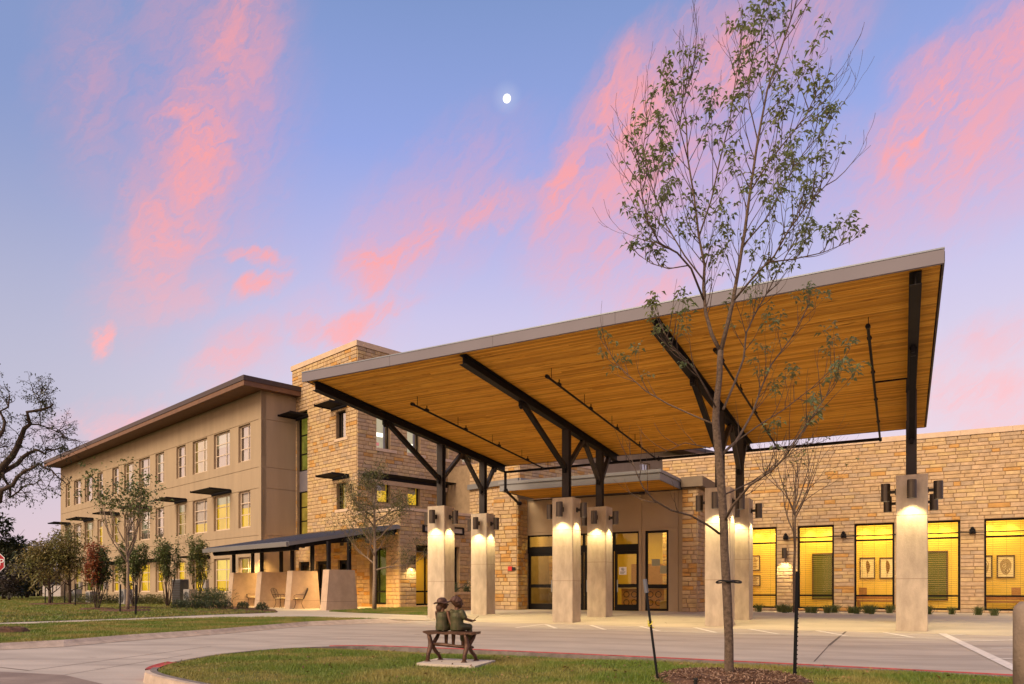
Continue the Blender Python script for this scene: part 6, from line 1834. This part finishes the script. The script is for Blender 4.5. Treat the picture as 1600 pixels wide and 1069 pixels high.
hedge('low yellowish ground hedge along the foot of the tan wing', [gp(100, 941, .12), gp(150, 942.5, .12), gp(215, 944, .12), gp(258, 944.5, .12)], 5200, .4, .62, LEAFOLIVE, 4, .14)
# grassy tufts along the stone wing
TUFT = ['below the window just right of the rear pillar', 'under the wall sconce, left one of three', 'under the wall sconce, middle one of three', 'under the wall sconce, right one of three', 'in the bed below the second window, left one of two', 'in the bed below the second window, second from left',
        'below the second window near its right frame', 'at the right lower corner of the second window', 'at the left lower corner of the window left of the lone pillar', 'just inside the left frame of the window left of the lone pillar', 'below the bench window, left of its middle', 'below the bench window, in its middle',
        'touching the left edge of the lone pillar', 'touching the right edge of the lone pillar', 'below the window right of the lone pillar', 'at the stone pier left of the rightmost window', 'below the left part of the rightmost window', 'next to the bollard below the rightmost window']
for k, (px, py) in enumerate([(1186, 956), (1219, 956.5), (1227, 957.5), (1233, 956.5), (1262, 957.5), (1272, 958), (1293, 958), (1303, 957.5), (1330, 958), (1338, 959), (1354, 958.5), (1362, 959.5), (1391, 958), (1451, 960), (1487, 960), (1528.5, 961), (1554, 962), (1591, 961)]):
    rg = random.Random(300 + k); b = gp(px, py, .125); b.z = .125
    V_, F_ = [], []; hgt = rg.uniform(.32, .5)
    for q in range(70):
        a = rg.uniform(0, 6.28); d = Vector((math.cos(a) * rg.uniform(.1, .8), math.sin(a) * rg.uniform(.1, .8), 1)).normalized()
        p = b + Vector((rg.gauss(0, .05), rg.gauss(0, .05), 0)); o = len(V_); sd = d.cross(Vector((math.sin(a), math.cos(a), .1))).normalized() * .012
        m1 = p + d * hgt * .6; tp_ = m1 + (d + Vector((math.cos(a), math.sin(a), -.3)) * .5).normalized() * hgt * .4
        V_ += [tuple(p - sd), tuple(p + sd), tuple(m1 + sd * .8), tuple(m1 - sd * .8), tuple(tp_)]; F_ += [(o, o + 1, o + 2, o + 3), (o + 3, o + 2, o + 4, o + 4)]
    F_ = [f for f in F_]
    o_ = joined('grass_tuft', np.array(V_) - np.array(b), np.array(F_), LEAFGRN)
    o_.location = b; tag(o_, 'spiky grass tuft ' + TUFT[k], 'plant', 'grass tufts along the stone wing')
for k, t in enumerate((.3, 1.4, 2.3, 3.5, 4.6)):
    rg = random.Random(400 + k); q = Wp.P(t, -.18, .93); V_, F_ = [], []
    for j in range(160): leaf_quads(V_, F_, q + Vector((rg.gauss(0, .09), rg.gauss(0, .09), abs(rg.gauss(0, .18)))), Vector((rg.gauss(0, 1), rg.gauss(0, 1), rg.uniform(0, 2))), .14, .04, rg, .1)
    o_ = joined('planter_plant', np.array(V_) - np.array(q), np.array(F_), LEAFSHRUB); o_.location = q; tag(o_, 'bushy plant in the stone planter, ' + ['nearest the drive', 'second from the drive', 'middle one of five', 'second from the entrance pier', 'next to the entrance pier'][k], 'plant', 'plants in the stone planter')

# ---- old oak at the left edge, trunk outside the frame
orng = random.Random(17)
OY = 25.0
def O3(px, py, dy=0): px, py = px - 15, py + 13 * (py < 780); Y = OY + dy; return Vector(((px - CX) / F * Y, Y, CAMH + (HY - py) / F * Y))
ob = O3(-95, 960); ob.z = 0.1
oak = thing('old_oak', 'gnarled dark oak reaching in from the left edge with twisted bare branches', 'tree', ob)
ot = MB(); ot.tube([ob, O3(-90, 900), O3(-80, 840), O3(-62, 790, .2)], [.55, .45, .4, .34], 12); part('trunk', ot, BARKDK, oak, smooth=True)
obm = MB(); otips = []
OL = [([(-62, 790, .2), (-20, 765, .3), (10, 735, .3), (34, 700, .2), (48, 670, .1), (62, 650, 0), (78, 628, 0), (98, 618, 0)], .20, .03),
      ([(10, 735, .3), (42, 712, .5), (60, 695, .6), (70, 690, .7), (86, 697, .8), (100, 690, .9), (116, 684, 1)], .10, .02),
      ([(-30, 770, .3), (-10, 725, -.3), (8, 690, -.4), (20, 660, -.5), (15, 630, -.5), (30, 605, -.5)], .14, .02),
      ([(-62, 790, .2), (-40, 735, .6), (-15, 690, .8), (5, 655, .9), (-4, 615, 1), (10, 580, 1)], .16, .02),
      ([(-60, 800, .2), (-25, 800, -.4), (15, 770, -.6), (35, 745, -.8), (55, 722, -.9), (75, 712, -1), (96, 722, -1.1), (118, 742, -1.2)], .13, .015),
      ([(20, 722, .3), (28, 745, .2), (30, 765, .2), (55, 745, .1), (80, 735, 0)], .06, .015),
      ([(-30, 800, 0), (-10, 770, .5), (2, 740, .6), (0, 700, .6)], .1, .03), ([(62, 650, 0), (88, 655, .2), (108, 662, .3), (122, 676, .4)], .035, .008), ([(78, 628, 0), (74, 610, .1), (80, 594, .2)], .02, .006)]
for path, r0, r1 in OL:
    pts = [O3(*q) for q in path]; N = len(pts) - 1
    # more joints and crookedness
    pp = []
    for i in range(N):
        pp.append(pts[i]); pp.append(pts[i].lerp(pts[i + 1], .5) + Vector((orng.gauss(0, .05), orng.gauss(0, .1), orng.gauss(0, .05))))
    pp.append(pts[-1]); M_ = len(pp) - 1
    obm.tube(pp, [r0 + (r1 - r0) * (i / M_) ** .7 for i in range(M_ + 1)], 7)
    for k in range(17):
        f = orng.uniform(.2, 1) * M_; i = min(M_ - 1, int(f)); p = pp[i].lerp(pp[i + 1], f - i)
        d = (pp[i + 1] - pp[i]).normalized() * .5 + Vector((orng.gauss(0, .8), orng.gauss(0, .6), orng.gauss(.1, .8)))
        grow(obm, otips, p, d, orng.uniform(.22, .58), .018, 2, orng, .75, .02, 4, 3, .28, .6, 4, .005)
part('branches', obm, BARKDK, oak, smooth=True)
tq = [q for q in otips if orng.random() < .42 and pxof(q[0])[0] < 118]
V_, F_ = leaves_at(tq, 3, .09, .045, orng, .06); leaf_part('foliage', V_, F_, LEAFDK, oak, ob)
# ---- dark background trees at the left, small buildings far behind
def bush_tree(label, px, py, top, spread, leafm, seed, n=4200, ln=.45, trunkm=BARKDK, low=.15, name='background_tree'):
    rg = random.Random(seed); b = gp(px, py, .1); b.z = .05; H = (HY - top) / F * b.y + CAMH; sp = spread / F * b.y
    t_ = thing(name, label, 'tree', b, 'trees beyond the lawn')
    tk = MB(); tk.tube([b, b + Vector((.1, 0, H * .3)), b + Vector((-.1, .1, H * .62))], [H * .035, H * .026, H * .012], 7)
    tips = []
    for k in range(9):
        a = 2.4 * k; p = b + Vector((0, 0, H * rg.uniform(.18, .5)))
        grow(tk, tips, p, Vector((math.cos(a), math.sin(a), rg.uniform(.3, 1.0))), sp * rg.uniform(.6, .95), H * .012, 2, rg, .6, .06, 4, 4, .15, .6, 5, .012)
    part('trunk', tk, trunkm, t_, smooth=True)
    cl = [(b + Vector((rg.gauss(0, .48) * sp, rg.gauss(0, .45) * sp, H * rg.uniform(low, .9))), rg.uniform(.14, .3) * sp) for _ in range(26)]
    V_, F_ = [], []
    for q in range(n):
        c, r = rg.choice(cl); d = Vector((rg.gauss(0, 1), rg.gauss(0, 1), rg.gauss(0, .8))).normalized()
        p = c + d * r * rg.uniform(.5, 1.05)
        if p.z > b.z + H * 1.02 or p.z < .1: continue
        leaf_quads(V_, F_, p, d + Vector((rg.gauss(0, .6), rg.gauss(0, .6), rg.gauss(0, .4))), ln * rg.uniform(.5, 1.2), ln * .4, rg, .1)
    leaf_part('crown', V_, F_, leafm, t_, b)
bush_tree('dark bushy tree behind the stop sign at the left edge', 6, 936.5, 842, 44, LEAFDK, 501, 4200, .42)
bush_tree('grey brown bare bush tree low at the left edge', 14, 938.5, 884, 30, LEAFGREY, 502, 1900, .34)
bush_tree('dark evergreen between the stop sign and the conical tree', 42, 934.8, 848, 32, LEAFDK, 503, 3800, .5)
bush_tree('tall dark oak crown low behind the twisted branches', -22, 937, 790, 55, LEAFDK, 504, 3000, .42, low=.4)
bush_tree('thin grey tree right of the conical tree', 66, 932, 838, 26, LEAFGREY, 505, 1300, .5)
bush_tree('thin pale tree at the corner of the tan wing', 92, 931.5, 822, 16, LEAFGREY, 506, 700, .45)
for k, (px, sp, top) in enumerate([(20, 60, 892), (60, 40, 896), (95, 35, 900), (-40, 60, 885), (-110, 70, 880), (-200, 90, 885), (130, 40, 900)]):
    bush_tree(['hazy far tree behind the dark bushes', 'far tree behind the white shed', 'far tree peeping beside the tan wing', 'far tree off the left edge', 'far woodland tree off the left side', 'outermost far woodland tree', 'far tree hidden by the tan wing'][k], px, 930.5, top, sp, LEAFGREY, 520 + k, 1800, .7, low=.02)
sp_ = gp(66, 933, .0)
sh = thing('white_shed', 'plain white flat roofed wall of a shed beyond the lawn', 'building', (sp_.x, sp_.y, 0))
m = MB(); x0, x1 = gp(66.5, 933.8, .0), gp(98, 933.8, .0)
m.box(x0.x, x1.x + 1.5, x0.y, x0.y + 5, 0, CAMH + (HY - 914) / F * x0.y); part('wall', m, PALEWALL, sh)
m = MB(); m.box(x0.x - .1, x1.x + 1.6, x0.y - .1, x0.y + 5.1, CAMH + (HY - 914) / F * x0.y, CAMH + (HY - 912.8) / F * x0.y); part('roof_edge', m, FASCIA, sh)
hp = gp(45, 930.8, 0)
ho = thing('far_house', 'small tan roofed house glimpsed far beyond the lawn', 'building', (hp.x, hp.y, 0))
hx0, hx1 = (38 - CX) / F * hp.y, (64.5 - CX) / F * hp.y; hz0 = CAMH + (HY - 921) / F * hp.y + .6; hz1 = CAMH + (HY - 917) / F * hp.y + 1.2
m = MB(); m.box(hx0, hx1, hp.y, hp.y + 7, 0, hz0 + .4); part('wall', m, STUCCO2, ho)
m = MB(); m.add([(hx0 - .4, hp.y - .4, hz0 + .4), (hx1 + .4, hp.y - .4, hz0 + .4), (hx1 - 1, hp.y + 3.5, hz1 + 1), (hx0 + 1, hp.y + 3.5, hz1 + 1), (hx0 - .4, hp.y + 7.4, hz0 + .4), (hx1 + .4, hp.y + 7.4, hz0 + .4)], [(0, 1, 2, 3), (3, 2, 5, 4), (0, 3, 4), (1, 5, 2)]); part('roof', m, BROWN, ho)
m = MB(); m.box(hx1 - 1.6, hx1 - .7, hp.y - .03, hp.y, .1, 1.9); part('door', m, BROWNDK, ho)

# ---- condensers and cabinets along the wing
for k, (px, py, w, h, kind, lab) in enumerate([(275, 945.5, 1.15, 1.5, 0, 'large dark louvred condenser beside the slim upright shrub'), (291, 946.2, .8, .95, 1, 'pale cabinet with round fan right of the dark condenser'), (190, 944.6, .95, .95, 1, 'pale fan unit against the wing behind the wide lawn tree'), (113, 941.5, .95, .95, 1, 'pale fan unit behind the corner tree'), (137, 942.4, .9, .8, 1, 'low pale cabinet behind the red leaved shrub')]):
    p = gp(px, py, .12); t_ = thing('condenser_unit', lab, 'condenser', (p.x, p.y, .12), 'condensers along the tan wing')
    W_ = Wall(p.xy, DL, NB)
    m = MB(); W_.box(m, -w / 2, w / 2, -.5, 0, .12, .12 + h); part('cabinet', m, ACDK if kind == 0 else ACGREY, t_)
    if kind == 0:
        for j in range(9):
            m = MB(); z = .25 + j * (h - .2) / 9; W_.box(m, -w / 2 + .04, w / 2 - .04, .0, .03, z, z + .05); part('louvre', m, STEELG, t_)
        m = MB(); W_.box(m, -w / 2 - .02, w / 2 + .02, -.52, .02, .12 + h, .17 + h); part('top', m, ACGREY, t_)
    else:
        m = MB(); c = W_.P(0, .0, .12 + h * .5); m.tube([c, c + W_.n.to_3d() * .02], min(w, h) * .4, 18); part('fan_opening', m, ACDK, t_)
        m = MB()
        for r_ in (.12, .24, .34): m.tube([W_.P(r_ * math.cos(a), .03, .12 + h * .5 + r_ * math.sin(a)) for a in np.linspace(0, 6.283, 19)], .012, 4)
        part('fan_guard', m, GALV, t_)
for k, (px, py, w, h, lab) in enumerate([(293, 912, .45, .55, 'grey meter box on the wing wall above the fan cabinet'), (324, 913, .45, .7, 'grey meter box on the wing wall beside the dense shrub'), (168, 915, .45, .6, 'grey meter box on the wing wall right of the red shrub'), (128, 914, .5, .6, 'grey meter box on the wing wall near its far end')]):
    s = WL.s_at(px); z = WL.z_at(s, py)
    m = MB(); WL.box(m, s - w / 2, s + w / 2, .0, .22, z - h / 2, z + h / 2); WL.box(m, s - .03, s + .03, .03, .09, .1, z - h / 2)
    solo('meter_box', m, ACGREY, lab, 'meter box', WL.P(s, .1, z), 'meter boxes on the tan wing')

# ---- stop sign at the left edge
sc = Vector((-15.25, 23.5, 1.93)); sg = thing('stop_sign', 'red octagonal stop sign cut by the left edge', 'sign', (sc.x, sc.y, .1))
yaw = R(8); ex_, ny = Vector((math.cos(yaw), math.sin(yaw), 0)), Vector((math.sin(yaw), -math.cos(yaw), 0))
def octa(r, o, th): 
    m = MB(); pts = [sc + ex_ * r * math.cos(R(22.5 + 45 * k)) + Vector((0, 0, r * math.sin(R(22.5 + 45 * k)))) for k in range(8)]
    m.add([p + ny * o for p in pts] + [p + ny * (o + th) for p in pts], [tuple(range(8)), tuple(range(8, 16))] + [(k, (k + 1) % 8, 8 + (k + 1) % 8, 8 + k) for k in range(8)]); return m
part('border', octa(.405, 0, .004), WHITE, sg); part('face', octa(.382, .005, .003), REDSIGN, sg)
part('lettering', text_mb('STOP', .30, sc + ny * .012 + Vector((0, 0, -.0)), ex_, (0, 0, 1)), WHITE, sg)
m = MB(); m.tube([(sc.x, sc.y + .04, .0), (sc.x, sc.y + .04, 2.3)], .03, 8); part('post', m, GALV, sg)

# ---- bollard at the right edge
bc = Vector((4.76 + .175, 6.5, 0))
m = MB(); q = .175
prof = [(q, 0), (q, .90), (q - .012, .945), (q - .05, .985), (q - .1, .99)]
n = 24
for i in range(len(prof) - 1):
    pass
m.tube([(bc.x, bc.y, z) for r, z in prof], [r for r, z in prof], n)
solo('concrete_bollard', m, mat('bollard_concrete', (.23, .17, .13), .85, var=.2, scale=7, bump=.4), 'round topped brown concrete bollard cut by the right edge', 'bollard', (bc.x, bc.y, 0), smooth=True)

# ---- moon
md_ = Vector(((792 - CX) / F, 1, (HY - 153) / F)).normalized() * 1500
m = MB(); m.ball((0, 0, 0), 8.0 / F * 1500 * .66, 28, 18)
mo = solo('moon', MB(), WHITE, 'small bright white moon high in the dusk sky', 'moon', md_)
mo.data = mesh_of('moon', m, emission('moonlight', (1.0, .97, .93), 1.25, var=.35, nscale=.055), (0, 0, 0), True)

# ================================================================== GRASS
def blades(name, poly, z, dens, h, w, rg, avoid=()):
    xs = np.array([p[0] for p in poly]); ys = np.array([p[1] for p in poly])
    area = abs(np.dot(xs, np.roll(ys, -1)) - np.dot(ys, np.roll(xs, -1))) / 2
    bb = (xs.max() - xs.min()) * (ys.max() - ys.min())
    n = int(dens * bb)
    P = np.column_stack([rg.uniform(xs.min(), xs.max(), n), rg.uniform(ys.min(), ys.max(), n)])
    P = P[inpoly(P, poly)]
    for (cx, cy, r) in avoid: P = P[(P[:, 0] - cx) ** 2 + (P[:, 1] - cy) ** 2 > r * r]
    # keep to what the camera can see, with a margin for other viewpoints
    k = P[:, 0] / np.maximum(P[:, 1], .1); P = P[(k > -.80) & (k < .95) & (P[:, 1] > 6.2)]
    n = len(P); a = rg.uniform(0, 2 * np.pi, n)
    pat = .75 + .35 * np.sin(P[:, 0] * 2.3 + np.sin(P[:, 1] * 1.7)) * np.sin(P[:, 1] * 2.9)
    hh = h * rg.uniform(.45, 1.25, n) * pat; ww = w * rg.uniform(.7, 1.3, n)
    lean = rg.uniform(.1, .9, n); b = rg.uniform(0, 2 * np.pi, n)
    base = np.column_stack([P, z(P[:, 0], P[:, 1]) if callable(z) else np.full(n, z)])
    sd = np.column_stack([np.cos(a), np.sin(a), np.zeros(n)]) * ww[:, None] / 2
    tip = base + np.column_stack([np.cos(b) * hh * lean, np.sin(b) * hh * lean, hh])
    v = np.stack([base - sd, base + sd, tip], 1).reshape(-1, 3)
    f = np.arange(n * 3).reshape(-1, 3)
    o = joined(name, v, f, GRASS, kind='stuff', label=None)
    return o
ng = np.random.default_rng(5)
o = blades('grass', [tuple(p) for p in inset(isl, .16)], zisl, 4600, .047, .0060, ng, [(base.x - .02, base.y - .12, .74), (BO.x - .05, BO.y, .40)])
tag(o, 'mown green and straw grass on the foreground island', 'grass')
o = blades('grass', [(p.x, p.y) for p in verge], .098, 1300, .055, .013, ng); tag(o, 'strip of mown grass between the drive and the footpath', 'grass')
o = blades('grass', [(p.x, p.y) for p in lawn], .12, 150, .075, .034, ng); tag(o, 'open lawn before the tan wing', 'grass')
o = blades('grass', [(p.x, p.y) for p in patch], .127, 900, .07, .02, ng); tag(o, 'small grass patch at the foot of the stone base', 'grass')

frg = random.Random(12); V_, F_ = [], []
for k in range(900):
    x, y = frg.uniform(-4, 6.5), frg.uniform(7.6, 12.8)
    if not inpoly(np.array([(x, y)]), _in)[0]: continue
    if frg.random() > .35 + .65 * math.exp(-((x - base.x) ** 2 + (y - base.y) ** 2) / 6): continue
    leaf_quads(V_, F_, Vector((x, y, float(zisl(x, y)) + frg.uniform(.015, .04))), Vector((frg.gauss(0, 1), frg.gauss(0, 1), frg.uniform(-.2, .5))), .055 * frg.uniform(.6, 1.3), .028, frg, .05)
o = joined('fallen_leaves', np.array(V_), np.array(F_), leaf_mat('dry_leaf', (0.20, 0.10, 0.035), (0.13, 0.06, 0.025), (0.26, 0.15, 0.05), 0.0), kind='stuff')
tag(o, 'scattered dry brown leaves fallen on the foreground island', 'leaves')
